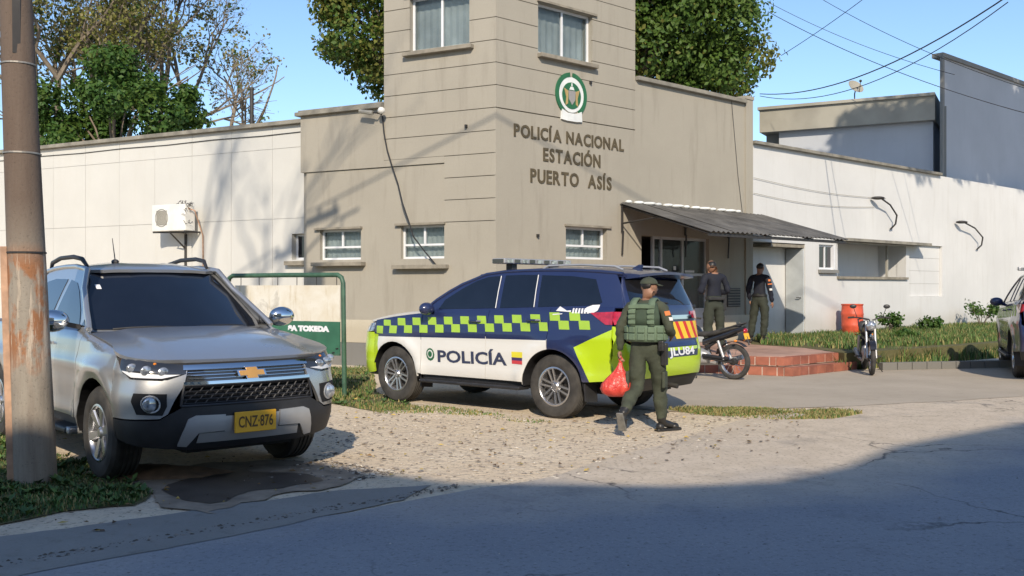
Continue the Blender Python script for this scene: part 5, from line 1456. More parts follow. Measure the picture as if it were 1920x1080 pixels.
# ================= silver pickup =================
def build_pickup():
    e = empty('silver_pickup', (-2.713, 8.693, 0), math.radians(-49.1), 'silver double-cab pickup with a yellow number plate, parked beside the utility pole', 'pickup truck')
    RA = -3.096
    TW = [(-4.45, .86), (-4.0, .90), (-3.1, .925), (-1.5, .925), (0, .93), (.35, .925), (.6, .895), (.9, .80)]
    belt = lambda x: interp([(-4.4, 1.24), (-2.4, 1.25), (-1.2, 1.235), (-.45, 1.205), (-.2, 1.165), (.2, 1.11), (.5, 1.055), (.8, .98)], x)
    RC = .385; RR = .455
    def Y(x, z):
        w = smooth_interp(TW, x); zb = belt(x)
        if z < .55: w -= .05 * ((.55 - z) / .25) ** 2
        if z > .88: w -= .05 * max(0, (min(z, zb) - .88) / .35) ** 1.6
        for c in (0, RA):
            r = math.hypot(x - c, z - RC); w += .034 * math.exp(-((r - .52) / .09) ** 2)
        w += .014 * math.exp(-((z - .93) / .05) ** 2) - .012 * math.exp(-((z - .62) / .10) ** 2)
        w -= .025 * max(0, min(1, (z - zb + .05) / .05)) ** 2
        if z > zb: w -= .005 + .34 * (z - zb) + .15 * (z - zb) ** 2
        return w
    roofz = lambda x: .04 + smooth_interp([(-2.5, 1.72), (-2.2, 1.765), (-1.8, 1.785), (-1.4, 1.78), (-1.15, 1.745), (-1.0, 1.70)], x)
    zt = lambda x: roofz(x) - .05
    g = .004
    A = lambda c, a0, a1, r=RR: arc_pts(c, RC, r, a0, a1)
    z_at = lambda c, x, r=RR: RC + math.sqrt(max(0, r * r - (x - c) ** 2))
    ang = lambda c, x, r=RR: math.degrees(math.acos(max(-1, min(1, (x - c) / r))))
    SV = MT['silver']
    XC = .42
    for s in (1, -1):
        sd_ = inset_side(Y, s); fl = s > 0
        off = lambda d_: (lambda a, b: (a, s * (Y(a, b) + d_), b))
        o = [(XC, z_at(0, XC))] + A(0, ang(0, XC), 180)[1:] + [(-.457, .47), (-.47, .47), (-.50, .80), (-.46, belt(-.46)), (-.2, belt(-.2)), (.1, belt(.1)), (XC, belt(XC))]
        patch('fender', o, sd_, SV, e, flip=fl)
        d1 = patch('door', [(-.48, .47), (-.508, .80), (-.468, belt(-.468)), (-1.0, belt(-1)), (-1.50, belt(-1.5)), (-1.53, .47)], sd_, SV, e, flip=fl)
        d2 = patch('door', [(-1.54, .47), (-1.51, belt(-1.5)), (-2.0, belt(-2)), (-2.42, belt(-2.4)), (-2.45, .62), (-2.40, .47)], sd_, SV, e, flip=fl)
        patch('bed_side', [(-2.52, .47), (-2.52, 1.22), (-3.4, 1.22), (-4.40, 1.22), (-4.42, .55), (-3.60, .50)] + A(RA, 170, 5) + [(-2.6, .47)], sd_, SV, e, flip=fl)
        # cab frame and glass
        o = [(-.38, belt(-.38)), (-.62, 1.36), (-.95, 1.56), (-1.16, zt(-1.16)), (-1.5, zt(-1.5)), (-1.9, zt(-1.9)), (-2.25, zt(-2.25)), (-2.40, 1.55), (-2.46, belt(-2.4)), (-2, belt(-2)), (-1.2, belt(-1.2)), (-.8, belt(-.8))]
        patch('cab_frame', o, sd_, SV, e, thick=.02, flip=fl)
        wA = [(-.66, belt(-.66) + .02), (-.80, 1.38), (-1.05, 1.545), (-1.22, 1.625), (-1.43, 1.655), (-1.47, belt(-1.47) + .02)]
        wB = [(-1.57, belt(-1.57) + .02), (-1.54, 1.66), (-1.9, 1.665), (-2.12, 1.64), (-2.25, 1.50), (-2.30, belt(-2.3) + .03)]
        wq = [(-.50, belt(-.5) + .02), (-.60, 1.30), (-.625, belt(-.62) + .02)]
        for w in (wA, wB, wq): patch('side_window', w, off(.005), MT['car_glass'], e, thick=.008, flip=fl, cut=.1)
        tube_obj('cab_pillar', [(x, s * (Y(x, zt(x)) - .006), zt(x) + .006) for x in (-2.35, -2.1, -1.8, -1.5, -1.25)] + [(-1.12, s * (Y(-1.12, zt(-1.14)) - .004), zt(-1.16) + .01)] + [(a, s * (Y(a, b) + .0), b) for a, b in ((-.95, 1.565), (-.80, 1.48), (-.62, 1.365), (-.48, 1.28), (-.40, 1.22))], .026, 'silver', e, 8)
        # roof rails
        tube_obj('roof_rail', [(-1.28, s * .585, 1.78), (-1.38, s * .60, 1.85), (-1.6, s * .61, 1.875), (-2.0, s * .61, 1.87), (-2.3, s * .60, 1.83), (-2.38, s * .59, 1.78)], [.016, .022, .022, .022, .022, .016], 'black_plastic', e)
        # door mirror: chrome shell
        m_ = MB(); m_.ball((-.62, s * 1.08, 1.295), (.075, .135, .095), 18, 12); mr = m_.build('mirror', MT['chrome'], e, smooth=True)
        m_ = MB(); m_.ball((-.64, s * 1.075, 1.285), (.077, .137, .090), 14, 8, 0); m_.v = [(p[0] - .015, p[1], min(p[2], 1.262)) for p in m_.v]; m_.build('mirror_base', MT['black_plastic'], mr, smooth=True)
        m_ = MB(); m_.hexa([(-.60, s * .86, 1.215), (-.68, s * .86, 1.215), (-.68, s * 1.0, 1.25), (-.60, s * 1.0, 1.25), (-.60, s * .85, 1.255), (-.68, s * .85, 1.255), (-.68, s * 1.0, 1.29), (-.60, s * 1.0, 1.29)]); m_.build('mirror_arm', MT['black_plastic'], mr)
        for hx, dd in ((-1.36, d1), (-2.30, d2)):
            m_ = MB(); m_.tube([off(.01)(hx + .10, 1.08), off(.045)(hx + .06, 1.08), off(.045)(hx - .06, 1.08), off(.01)(hx - .10, 1.08)], .013, 8); m_.build('handle', MT['chrome'], dd, smooth=True)
        for c in (0, RA):
            m_ = MB(); pts = arc_pts(c, RC, RR - .003, -4, 184, 22)
            for (a, b), (a2, b2) in zip(pts, pts[1:]):
                m_.add([(a, s * .50, b), (a2, s * .50, b2), (a2, s * (Y(a2, b2) - .004), b2), (a, s * (Y(a, b) - .004), b)], [(0, 1, 2, 3), (3, 2, 1, 0)])
            m_.build('wheel_arch_liner', MT['black_plastic'], e)
            make_wheel('wheel', e, (c, s * .79, .385), s, .385, .265, .235, 'single')
        m_ = MB(); m_.box(-2.35, -.56, min(s * .80, s * 1.0), max(s * .80, s * 1.0), .325, .375); sb = m_.build('side_step', MT['dark_metal'], e, bevel=.015)
        m_ = MB(); m_.box(-.62, -.50, min(s * .78, s * .99), max(s * .78, s * .99), .32, .38); m_.build('step_end', MT['silver_plastic'], sb, bevel=.02)
        m_ = MB(); m_.box(-2.42, -.50, min(s * .62, s * .85), max(s * .62, s * .85), .36, .50); m_.build('sill', MT['black_plastic'], e)
    # ---------- front
    xfz = lambda z: smooth_interp([(.24, .78), (.34, .86), (.48, .92), (.60, .925), (.72, .915), (.86, .90), (.95, .865), (1.0, .82), (1.06, .74)], z)
    tb = []; L = 0; pr = None; n_ = 2.9
    for i in range(61):
        th = math.pi / 2 * i / 60; y = math.sin(th) ** (2 / n_); x = math.cos(th) ** (2 / n_)
        if pr: L += math.hypot((y - pr[0]) * .92, (x - pr[1]) * .48)
        tb.append((L, y, x)); pr = (y, x)
    LT = L
    def front(s_, z, d=0.0):
        a = min(abs(s_), LT); sg = 1 if s_ >= 0 else -1
        for (l0, y0, x0), (l1, y1, x1) in zip(tb, tb[1:]):
            if a <= l1 + 1e-9:
                t = (a - l0) / (l1 - l0) if l1 > l0 else 0; y = lerp(y0, y1, t); x = lerp(x0, x1, t); break
        # the nose of the bonnet comes to a soft point
        return (XC + (xfz(z) + d - XC) * x + .02 * max(0, 1 - abs(s_) / .7), sg * (Y(XC, z) + d * (1 - x)) * y, z)
    F_ = lambda a, b: front(a, b)
    off = lambda d_: (lambda a, b: front(a, b, d_))
    L_ = LT - .002
    fl2 = False
    # body-colour corner sections with the lamp cut below the headlight
    for s in (1, -1):
        o = [(s * .50, .94), (s * .545, .80), (s * .66, .60), (s * .72, .565), (s * L_, .56), (s * L_, 1.03), (s * 1.05, .98), (s * .95, .87), (s * .70, .855), (s * .53, .90)]
        patch('front_corner', o if s > 0 else o[::-1], F_, SV, e, cut=(.05, .06), flip=fl2)
        o = [(s * .655, .755), (s * .90, .765), (s * .92, .70), (s * .89, .60), (s * .70, .59), (s * .66, .66)]
        fb = patch('fog_lamp_bezel', o if s > 0 else o[::-1], off(.006), MT['dark_gap'], e, cut=(.05, .06), flip=fl2)
        m_ = MB(); c = Vector(front(s * .775, .68, .016)); m_.ball(c, (.02, .062, .060), 16, 8); m_.build('fog_lamp', MT['lamp_clear'], fb, smooth=True)
        tube_obj('fog_lamp_ring', [front(s * .775 + .066 * math.cos(t * math.pi / 8), .68 + .064 * math.sin(t * math.pi / 8), .012) for t in range(17)], .007, 'silver_plastic', fb, 6)
        # headlight
        o = [(s * .515, .905), (s * .66, .862), (s * .90, .868), (s * 1.01, .915), (s * 1.10, 1.00), (s * 1.11, 1.045), (s * .98, 1.035), (s * .80, 1.005), (s * .52, .972)]
        hl = patch('headlight', o if s > 0 else o[::-1], off(.004), MT['lamp_dark'], e, cut=(.04, .04), flip=fl2)
        for (a, b, r) in ((.68, .925, .045), (.80, .935, .050), (.92, .955, .045)):
            m_ = MB(); m_.ball(Vector(front(s * a, b, .004)), (.018, r, r * .8), 14, 8); m_.build('reflector', MT['lamp_clear'], hl, smooth=True)
        o = [(s * .56, .90), (s * .70, .875), (s * .93, .885), (s * 1.02, .935), (s * .93, .925), (s * .72, .905)]
        patch('light_strip', o if s > 0 else o[::-1], off(.010), MT['decal_white'], hl, cut=(.05, .04), thick=.004, flip=fl2)
        m_ = MB(); m_.ball(Vector(front(s * .74, .985, .004)), (.008, .014, .010), 8, 5); m_.build('indicator', MT['amber'], hl)
    # lower bumper
    patch('front_bumper', [(-L_, .40), (-.86, .34), (-.50, .30), (.50, .30), (.86, .34), (L_, .40), (L_, .548), (.72, .552), (.655, .592), (.545, .648), (-.545, .648), (-.655, .592), (-.72, .552), (-L_, .548)], F_, MT['black_plastic'], e, cut=(.06, .06), flip=fl2)
    for s in (1, -1):
        o = [(s * .235, .575), (s * .46, .580), (s * .52, .555), (s * .60, .34), (s * .53, .33), (s * .44, .44), (s * .235, .445)]
        patch('skid_plate', o if s > 0 else o[::-1], off(.022), MT['silver_plastic'], e, cut=(.06, .06), flip=fl2)
    patch('skid_plate', [(-.232, .43), (.232, .43), (.232, .56), (-.232, .56)], off(.010), MT['silver_plastic'], e, cut=(.06, .06), flip=fl2)
    patch('skid_plate', [(-.45, .355), (.45, .355), (.43, .435), (-.43, .435)], off(.006), MT['silver_plastic'], e, cut=(.06, .06), flip=fl2)
    # lower grille
    patch('grille', [(-.555, .655), (.555, .655), (.535, .81), (-.535, .81)], off(-.045), MT['dark_gap'], e, cut=(.08, .08), flip=fl2)
    gr = tube_obj('grille_surround', [front(a, b, -.004) for a, b in [(-.56 + i * .112, .655) for i in range(11)] + [(.535 - i * .107, .812) for i in range(11)] + [(-.56, .655)]], .012, 'black_plastic', e, 6)
    m_ = MB()
    for r in range(5):
        z = .672 + r * .031
        m_.tube([front(-.54 + i * .09, z, -.012) for i in range(13)], .0055, 4)
        for k in range(14):
            a = -.52 + k * .08 + (.04 if r % 2 else 0)
            if r < 4 and abs(a) < .54: m_.tube([front(a - .012, z, -.012), front(a + .012, z + .031, -.012)], .0055, 4)
    tag(m_.build('grille_mesh', MT['black_plastic'], gr), kind='stuff')
    # chrome upper grille and emblem
    patch('upper_grille', [(-.53, .825), (.53, .825), (.52, .955), (-.52, .955)], off(-.02), MT['lamp_dark'], e, cut=(.08, .08), flip=fl2)
    def bar(a0, a1, b0, b1, d, mt='chrome', nm='chrome_bar'):
        return patch(nm, [(a0, b0), (a1, b0), (a1, b1), (a0, b1)], off(d), MT[mt], e, cut=(.07, .02), flip=fl2)
    bar(-.535, .535, .935, .972, .012); bar(-.545, .545, .818, .842, .010)
    bar(-.52, .52, .888, .893, -.004)
    bar(-.50, .50, .862, .866, -.006); bar(-.50, .50, .912, .916, -.006)
    cz = .893
    def bowtie(k, d, mt, nm):
        o = [(-.100, -.020), (-.048, -.020), (-.040, -.044), (.048, -.044), (.040, -.020), (.108, -.020), (.100, .020), (.048, .020), (.040, .044), (-.048, .044), (-.040, .020), (-.108, .020)]
        return patch(nm, [(a * k, cz + b * k) for a, b in o], off(d), MT[mt], e, cut=0, thick=.02, flip=fl2)
    bowtie(1.16, .020, 'chrome', 'emblem'); bowtie(.98, .028, 'gold', 'emblem_face')
    # number plate
    plx = front(0, .5)[0] + .035
    m_ = MB(); m_.box(plx - .02, plx, -.18 + .01, .18 + .01, .418, .585); pl = m_.build('number_plate', MT['plate_y'], e, bevel=.006)
    def tx(body, size, z, w, bold=0.0):
        vs, fs = text_mesh(body, size, .0, bold); mn = min(v.x for v in vs); mx = max(v.x for v in vs); k = w / (mx - mn)
        m2 = MB(); m2.add([(plx + .0025, .01 - w / 2 + (v.x - mn) * k, z + v.y) for v in vs], fs); m2.build('plate_text', MT['plate_ink'], pl)
    tx('CNZ·876', .125, .462, .30, .002)
    # bonnet
    def hz(x, y):
        z = smooth_interp([(-.55, 1.225), (-.3, 1.21), (0, 1.18), (.3, 1.135), (.55, 1.085), (.72, 1.04), (.90, .985)], x)
        z -= .030 * (abs(y) / .85) ** 2.5
        r = max(0, min(1, (.66 - abs(y)) / .12)); r = r * r * (3 - 2 * r)
        return z + .016 * r * max(0, min(1, (.85 - x) / .5))
    ef = [(front(a, 1.0, -.004)[0], front(a, 1.0)[1]) for a in [L_ * k / 12 for k in range(-12, 13)]]
    o = [(x, -(Y(x, belt(x)) - .012)) for x in (-.42, -.2, .0, .2)] + [p for p in ef if p[0] > .30] + [(x, Y(x, belt(x)) - .012) for x in (.2, 0, -.2, -.42)] + [(-.36, .55), (-.33, 0), (-.36, -.55)]
    patch('bonnet', o, lambda a, b: (a, b, hz(a, b)), SV, e, cut=.05, flip=False)
    patch('nose_gap', [(-.9, .962), (.9, .962), (.9, 1.0), (-.9, 1.0)], off(-.03), MT['dark_gap'], e, cut=(.06, .03), flip=fl2)
    # cowl and windscreen
    patch('cowl', [(-.50, -.78), (-.30, -.76), (-.28, 0), (-.30, .76), (-.50, .78), (-.50, 0)], lambda a, b: (a, b, 1.19 - .03 * (b / .8) ** 2), MT['black_plastic'], e, cut=.1)
    def ws(y, z): return (lerp(-.33, -1.13, (z - 1.19) / (1.755 - 1.19)) - .20 * (y / .75) ** 2 - .0, y, z)
    def wy(z):
        x = lerp(-.40, -1.16, (z - 1.19) / .565); return Y(x - .10, z) - .005 if z > 1.23 else .815
    zs_ = [1.195, 1.26, 1.35, 1.45, 1.55, 1.66, 1.755]
    patch('windscreen_frame', [(-wy(z), z) for z in zs_][::-1] + [(wy(z), z) for z in zs_], ws, SV, e, flip=fl2)
    o = [(-(wy(z) - .055), z + .012) for z in zs_[:-1]][::-1] + [(wy(z) - .055, z + .012) for z in zs_[:-1]] + [(wy(1.73) - .09, 1.735), (-wy(1.73) + .09, 1.735)]
    patch('windscreen', o, lambda a, b: (ws(a, b)[0] + .007, a, b + .005), MT['car_glass'], e, cut=.07, flip=fl2)
    patch('sticker', [(-.60, 1.56), (-.56, 1.56), (-.56, 1.60), (-.60, 1.60)], lambda a, b: (ws(a, b)[0] + .011, a, b + .007), MT['decal_white'], e, thick=.001, flip=fl2)
    for y0, y1 in ((-.62, -.06), (.02, .60)):
        tube_obj('wiper', [(ws(lerp(y0, y1, t), 1.22)[0] + .02, lerp(y0, y1, t), 1.215 + .015 * math.sin(3 * t)) for t in (0, .25, .5, .75, 1)], .009, 'black_plastic', e)
    # roof
    o = [(x, -(Y(x, zt(x)) - .004)) for x in (-2.40, -2.1, -1.7, -1.4, -1.2)] + [(-1.10, -.50), (-1.05, -.25), (-1.04, 0), (-1.05, .25), (-1.10, .50)] + [(x, Y(x, zt(x)) - .004) for x in (-1.2, -1.4, -1.7, -2.1, -2.40)]
    patch('roof', o, lambda a, b: (a, b, roofz(a) - .05 * (abs(b) / .62) ** 2.5 + (.006 if .2 < abs(b) < .35 and a < -1.3 else 0)), SV, e, cut=.06)
    m_ = MB(); m_.ball((-1.42, -.28, 1.83), (.05, .035, .025), 10, 6); m_.tube([(-1.42, -.28, 1.84), (-1.50, -.28, 2.06)], [.006, .003], 6); m_.build('antenna', MT['black_plastic'], e, smooth=True)
    # rear cab wall, bed and tail
    m_ = MB(); m_.box(-2.50, -2.44, -.80, .80, .5, 1.25); m_.hexa([(-2.46, -.72, 1.24), (-2.44, -.72, 1.24), (-2.44, .72, 1.24), (-2.46, .72, 1.24), (-2.40, -.60, 1.70), (-2.38, -.60, 1.70), (-2.38, .60, 1.70), (-2.40, .60, 1.70)]); m_.build('cab_back', SV, e)
    m_ = MB(); m_.box(-4.42, -4.37, -.86, .86, .60, 1.22); m_.build('tailgate', SV, e, bevel=.01)
    m_ = MB(); m_.box(-4.50, -4.42, -.84, .84, .42, .58); m_.build('rear_bumper', MT['chrome'], e, bevel=.01)
    m_ = MB(); m_.box(-4.37, -2.50, -.80, .80, .68, .74); m_.box(-4.37, -2.50, .76, .84, .74, 1.20); m_.box(-4.37, -2.50, -.84, -.76, .74, 1.20); m_.build('bed', MT['black_plastic'], e)
    m_ = MB(); m_.box(-4.2, .72, -.46, .46, .26, .80); m_.box(-2.4, -.6, -.82, .82, .42, 1.18); m_.box(-.45, .40, -.48, .48, .5, 1.08); m_.box(-.35, .36, -.80, .80, .84, 1.02); m_.box(-2.4, -.9, -.66, .66, 1.15, 1.25); m_.box(.36, .70, -.55, .55, .40, .98); m_.build('inner_body', MT['dark_gap'], e)
    for c in (0, RA): tube_obj('axle', [(c, -.7, .34), (c, .7, .34)], .045, 'dark_metal', e)
    return e
pickup = build_pickup()
# a mound of brown mud against the front tyre of the pickup
def mound():
    p = gpt(262, 892)
    m_ = MB(); n = 26; rings = 7; vs = []
    for j in range(rings + 1):
        t = j / rings
        for i in range(n):
            a = 2 * math.pi * i / n; r = (1 - t) * (1 + .25 * mnoise.noise(Vector((math.cos(a) * 1.5, math.sin(a) * 1.5, 2))))
            h = .07 * (1 - (1 - t) ** 2) * (1 + .5 * mnoise.noise(Vector((math.cos(a) * 3 * r, math.sin(a) * 3 * r, 5))))
            vs.append((r * .62 * math.cos(a), r * .26 * math.sin(a), h))
    fs = [(j * n + i, j * n + (i + 1) % n, (j + 1) * n + (i + 1) % n, (j + 1) * n + i) for j in range(rings) for i in range(n)]
    m_.add(vs, fs)
    o = m_.build('mud_mound', MT['mound'], smooth=True); o.location = (p.x + .12, p.y + .02, 0.012); tag(o, 'low mound of brown mud against the pickup front tyre', 'mud', kind='stuff')
mound()
# ------------------------------------------------------------------ street furniture and fittings
def pole_mat():
    m, nt, b = new_mat('old_pole')
    co = coords(nt)
    streak = noise(nt, coords(nt, (6, 6, 0.5)), 3.0, 8, 0.7); blot = noise(nt, coords(nt, (1, 1, .55)), 3.4, 7, .6); fine = noise(nt, co, 45, 5, .7)
    sep = nt.nodes.new('ShaderNodeSeparateXYZ'); nt.links.new(co, sep.inputs[0])
    hz_ = ramp(nt, sep.outputs[2], [(0.0, 0.0), (1.0, 1.0)])
    mr = nt.nodes.new('ShaderNodeMapRange'); nt.links.new(sep.outputs[2], mr.inputs[0]); mr.inputs[1].default_value = 1.6; mr.inputs[2].default_value = 2.3
    c = mixc(nt, mr.outputs[0], (0.30, 0.265, 0.215), (0.125, 0.09, 0.068))
    c = mixc(nt, ramp(nt, streak, [(0.4, 0.0), (0.7, 0.6)]), c, (0.17, 0.13, 0.10))
    # rust-orange and cream paint patches between 0.9 and 2 m
    band = nt.nodes.new('ShaderNodeMapRange'); nt.links.new(sep.outputs[2], band.inputs[0]); band.inputs[1].default_value = 0.75; band.inputs[2].default_value = 1.1
    band2 = nt.nodes.new('ShaderNodeMapRange'); nt.links.new(sep.outputs[2], band2.inputs[0]); band2.inputs[1].default_value = 1.95; band2.inputs[2].default_value = 1.75
    mu = nt.nodes.new('ShaderNodeMath'); mu.operation = 'MULTIPLY'; nt.links.new(band.outputs[0], mu.inputs[0]); nt.links.new(band2.outputs[0], mu.inputs[1])
    mu2 = nt.nodes.new('ShaderNodeMath'); mu2.operation = 'MULTIPLY'; nt.links.new(mu.outputs[0], mu2.inputs[0]); nt.links.new(ramp(nt, blot, [(0.48, 0.0), (0.54, 0.95)]), mu2.inputs[1])
    c = mixc(nt, mu2.outputs[0], c, (0.30, 0.13, 0.055))
    mu3 = nt.nodes.new('ShaderNodeMath'); mu3.operation = 'MULTIPLY'; nt.links.new(mu.outputs[0], mu3.inputs[0]); nt.links.new(ramp(nt, streak, [(0.50, 0.0), (0.60, 0.8)]), mu3.inputs[1])
    c = mixc(nt, mu3.outputs[0], c, (0.55, 0.46, 0.36))
    c = mixc(nt, ramp(nt, fine, [(0.3, 0.6), (0.42, 0.0)]), c, (0.05, 0.04, 0.03))
    nt.links.new(c, b.inputs['Base Color']); b.inputs['Roughness'].default_value = 0.92
    add_bump(nt, b, fine, 0.5, 0.01)
    return m
MT['pole'] = pole_mat()
MT['band'] = M('pole_band', (0.30, 0.28, 0.25), 0.5, 0.5, var=0.3, vs=12)
MT['plank'] = M('weathered_plank', (0.42, 0.26, 0.17), 0.9, var=0.45, vs=5, bump=.3, bs=30)
def pole():
    b = Vector((-3.855, 7.985, 0))
    e = empty('utility_pole', b, label='thick weathered utility pole with rust patches rising in front of the silver pickup', cat='utility pole')
    def ax(z): return (-0.041 * z, 0, z)
    def r(z): return .163 - .0105 * z if z < 4 else .121 - .0055 * (z - 4)
    zs = [-.1, 0, .5, 1, 1.5, 2, 2.5, 3, 3.5, 4, 5, 6, 7, 8, 9, 10, 11.2]
    m_ = MB(); vs = []; n = 28
    for z in zs:
        for j in range(n):
            t = 2 * math.pi * j / n; q = r(max(z, 0)) * (1 + .012 * mnoise.noise(Vector((math.cos(t) * 2, math.sin(t) * 2, z * 1.5))))
            a = ax(z); vs.append((a[0] + q * math.cos(t), a[1] + q * math.sin(t), z))
    m_.add(vs, [(i * n + j, i * n + (j + 1) % n, (i + 1) * n + (j + 1) % n, (i + 1) * n + j) for i in range(len(zs) - 1) for j in range(n)] + [tuple(range((len(zs) - 1) * n, len(zs) * n))])
    m_.build('shaft', MT['pole'], e, smooth=True)
    for z in (2.66, 1.86, 3.38):
        a = ax(z); m_ = MB(); q = r(z) + .004
        m_.lathe([(q, -.008), (q + .004, -.006), (q + .004, .006), (q, .008)], 28, 'Z', (a[0], 0, z)); m_.build('band', MT['band'] if z != 1.86 else MT['dark_metal'], e)
    # stencilled number plate strip near the top of the picture
    a = ax(3.8); m_ = MB(); q = r(3.8)
    m_.hexa([(a[0] + .035, -q - .010, 3.45), (a[0] + .085, -q + .022, 3.45), (a[0] + .085, -q + .03, 3.45), (a[0] + .035, -q + .0, 3.45), (a[0] + .03, -q - .010, 4.1), (a[0] + .08, -q + .022, 4.1), (a[0] + .08, -q + .03, 4.1), (a[0] + .03, -q, 4.1)])
    m_.build('tag_strip', MT['dark_metal'], e)
    # conduit and cross-arm with insulators, transformer bracket above the picture
    m_ = MB(); m_.tube([(ax(z)[0] - r(max(z, 0)) - .045, -.02, z) for z in (0, .6, 1.2, 1.9)], .012, 6); m_.build('earth_wire', MT['cable'], e)
    m_ = MB(); m_.box(-1.25, .45, -.16, -.05, 10.55, 10.67); m_.build('crossarm', MT['plank'], e)
    for x in (-1.15, -.7, .0, .35):
        m_ = MB(); m_.lathe([(0, 0), (.035, 0), (.05, .05), (.03, .09), (.045, .13), (0, .16)], 12, 'Z', (x, -.105, 10.67)); m_.build('insulator', MT['white_plastic'], e, smooth=True)
    m_ = MB(); m_.lathe([(0, 0), (.24, 0), (.26, .03), (.26, .75), (.24, .8), (0, .8)], 20, 'Z', (-.15, -.48, 8.9)); m_.build('transformer', MT['grey_fascia'], e, smooth=True)
    m_ = MB(); m_.tube([(-.38, 0, 9.9), (.35, .02, 10.35), (.9, .02, 10.4)], .03, 6); m_.tube([(-.38, 0, 9.3), (.30, .02, 9.55), (.55, .02, 10.35)], .02, 6); m_.build('lamp_arm', MT['dark_metal'], e)
pole()
def plank():
    p0 = gpt(42, 901); Y = 7.9
    e = wpt(8, 462, Y)
    m_ = MB(); w = .028
    m_.hexa([(p0.x - w, Y - .02, 0), (p0.x + w, Y - .02, 0), (p0.x + w, Y + .02, 0), (p0.x - w, Y + .02, 0), (e.x - w, Y - .02, e.z), (e.x + w, Y - .02, e.z), (e.x + w, Y + .02, e.z), (e.x - w, Y + .02, e.z)])
    o = m_.build('wooden_stake', MT['plank'], origin=(p0.x, Y, 0), bevel=.004); tag(o, 'thin worn wooden stake leaning beside the utility pole', 'stake')
plank()

MT['sign_green'] = M('sign_green', (0.035, 0.13, 0.075), 0.55, var=0.22, vs=3)
MT['frame_green'] = M('frame_green', (0.045, 0.105, 0.065), 0.5, var=0.3, vs=8)
def sign_face():
    m, nt, b = new_mat('worn_sign_face')
    co = coords(nt); a = noise(nt, co, 2.4, 8, .65, .6); s = noise(nt, coords(nt, (5, 5, .6)), 2.0, 7, .7)
    c = mixc(nt, ramp(nt, a, [(0.35, 0), (0.6, 1)]), (0.60, 0.54, 0.42), (0.68, 0.65, 0.57))
    c = mixc(nt, ramp(nt, s, [(0.55, 0), (0.7, .75)]), c, (0.42, 0.32, 0.17))
    c = mixc(nt, ramp(nt, a, [(0.60, 0), (0.72, .8)]), c, (0.28, 0.25, 0.2))
    nt.links.new(c, b.inputs['Base Color']); b.inputs['Roughness'].default_value = .7; return m
MT['sign_face'] = sign_face()
def sign():
    A = Vector((-2.43, 14.2, 0)); B = Vector((-4.42, 15.35, 0)); d = (B - A).normalized(); n = Vector((d.y, -d.x, 0))
    if n.y > 0: n = -n
    e = empty('sign_board', A, label='worn white and green hanging sign board in a green tube frame', cat='sign')
    L = (B - A).length; zt_ = 1.765; r = .035
    pts = [d * 0, Vector((0, 0, zt_ - .12)), Vector((0, 0, zt_ - .03)) + d * .02, Vector((0, 0, zt_)) + d * .10]
    pts = [Vector((.02, 0, 0)), Vector((0.01, 0, .8)), Vector((0, 0, zt_ - .12)), Vector((0, 0, zt_ - .04)) + d * .03, Vector((0, 0, zt_)) + d * .10, d * (L / 2) + Vector((0, 0, zt_ + .003)), d * (L - .1) + Vector((0, 0, zt_)), d * (L - .03) + Vector((0, 0, zt_ - .04)), d * L + Vector((0, 0, zt_ - .12)), d * L]
    m_ = MB(); m_.tube(pts, r, 12); m_.build('frame', MT['frame_green'], e, smooth=True, angle=60)
    def panel(a0, a1, z0, z1, mt, nm, t=.012, o=0):
        m_ = MB(); q = [d * a0 + n * o, d * a1 + n * o, d * a1 + n * (o + t), d * a0 + n * (o + t)]
        m_.hexa([p + Vector((0, 0, z0)) for p in q] + [p + Vector((0, 0, z1)) for p in q]); return m_.build(nm, MT[mt], e)
    panel(.05, L - .16, 1.09, 1.615, 'sign_face', 'upper_panel'); panel(.05, L - .16, .62, 1.086, 'sign_green', 'lower_panel', .016)
    panel(.05, L - .16, .60, .625, 'frame_green', 'bottom_rail', .03, -.005)
    for k in range(6):
        a = .12 + k * (L - .4) / 5; m_ = MB(); m_.tube([d * a + Vector((0, 0, zt_ - .02)), d * a + Vector((0, 0, 1.61))], .006, 5); m_.build('hanger', MT['dark_metal'], e)
    vs, fs = text_mesh('SA TOKEDA', .125, 0, .012); mn = min(v.x for v in vs); mx = max(v.x for v in vs); W = .80; k = W / (mx - mn)
    m_ = MB(); m_.add([d * (.24 + W - (v.x - mn) * k) + n * .0185 + Vector((0, 0, .945 + v.y * .8)) for v in vs], fs); m_.build('lettering', MT['decal_white'], e)
    for a, z in ((.09, .70), (.16, .64)):
        m_ = MB(); c = d * a + n * .02; m_.ball(c + Vector((0, 0, z)), (.03, .008, .01), 8, 5); m_.build('hole', MT['dark_gap'], e)
sign()

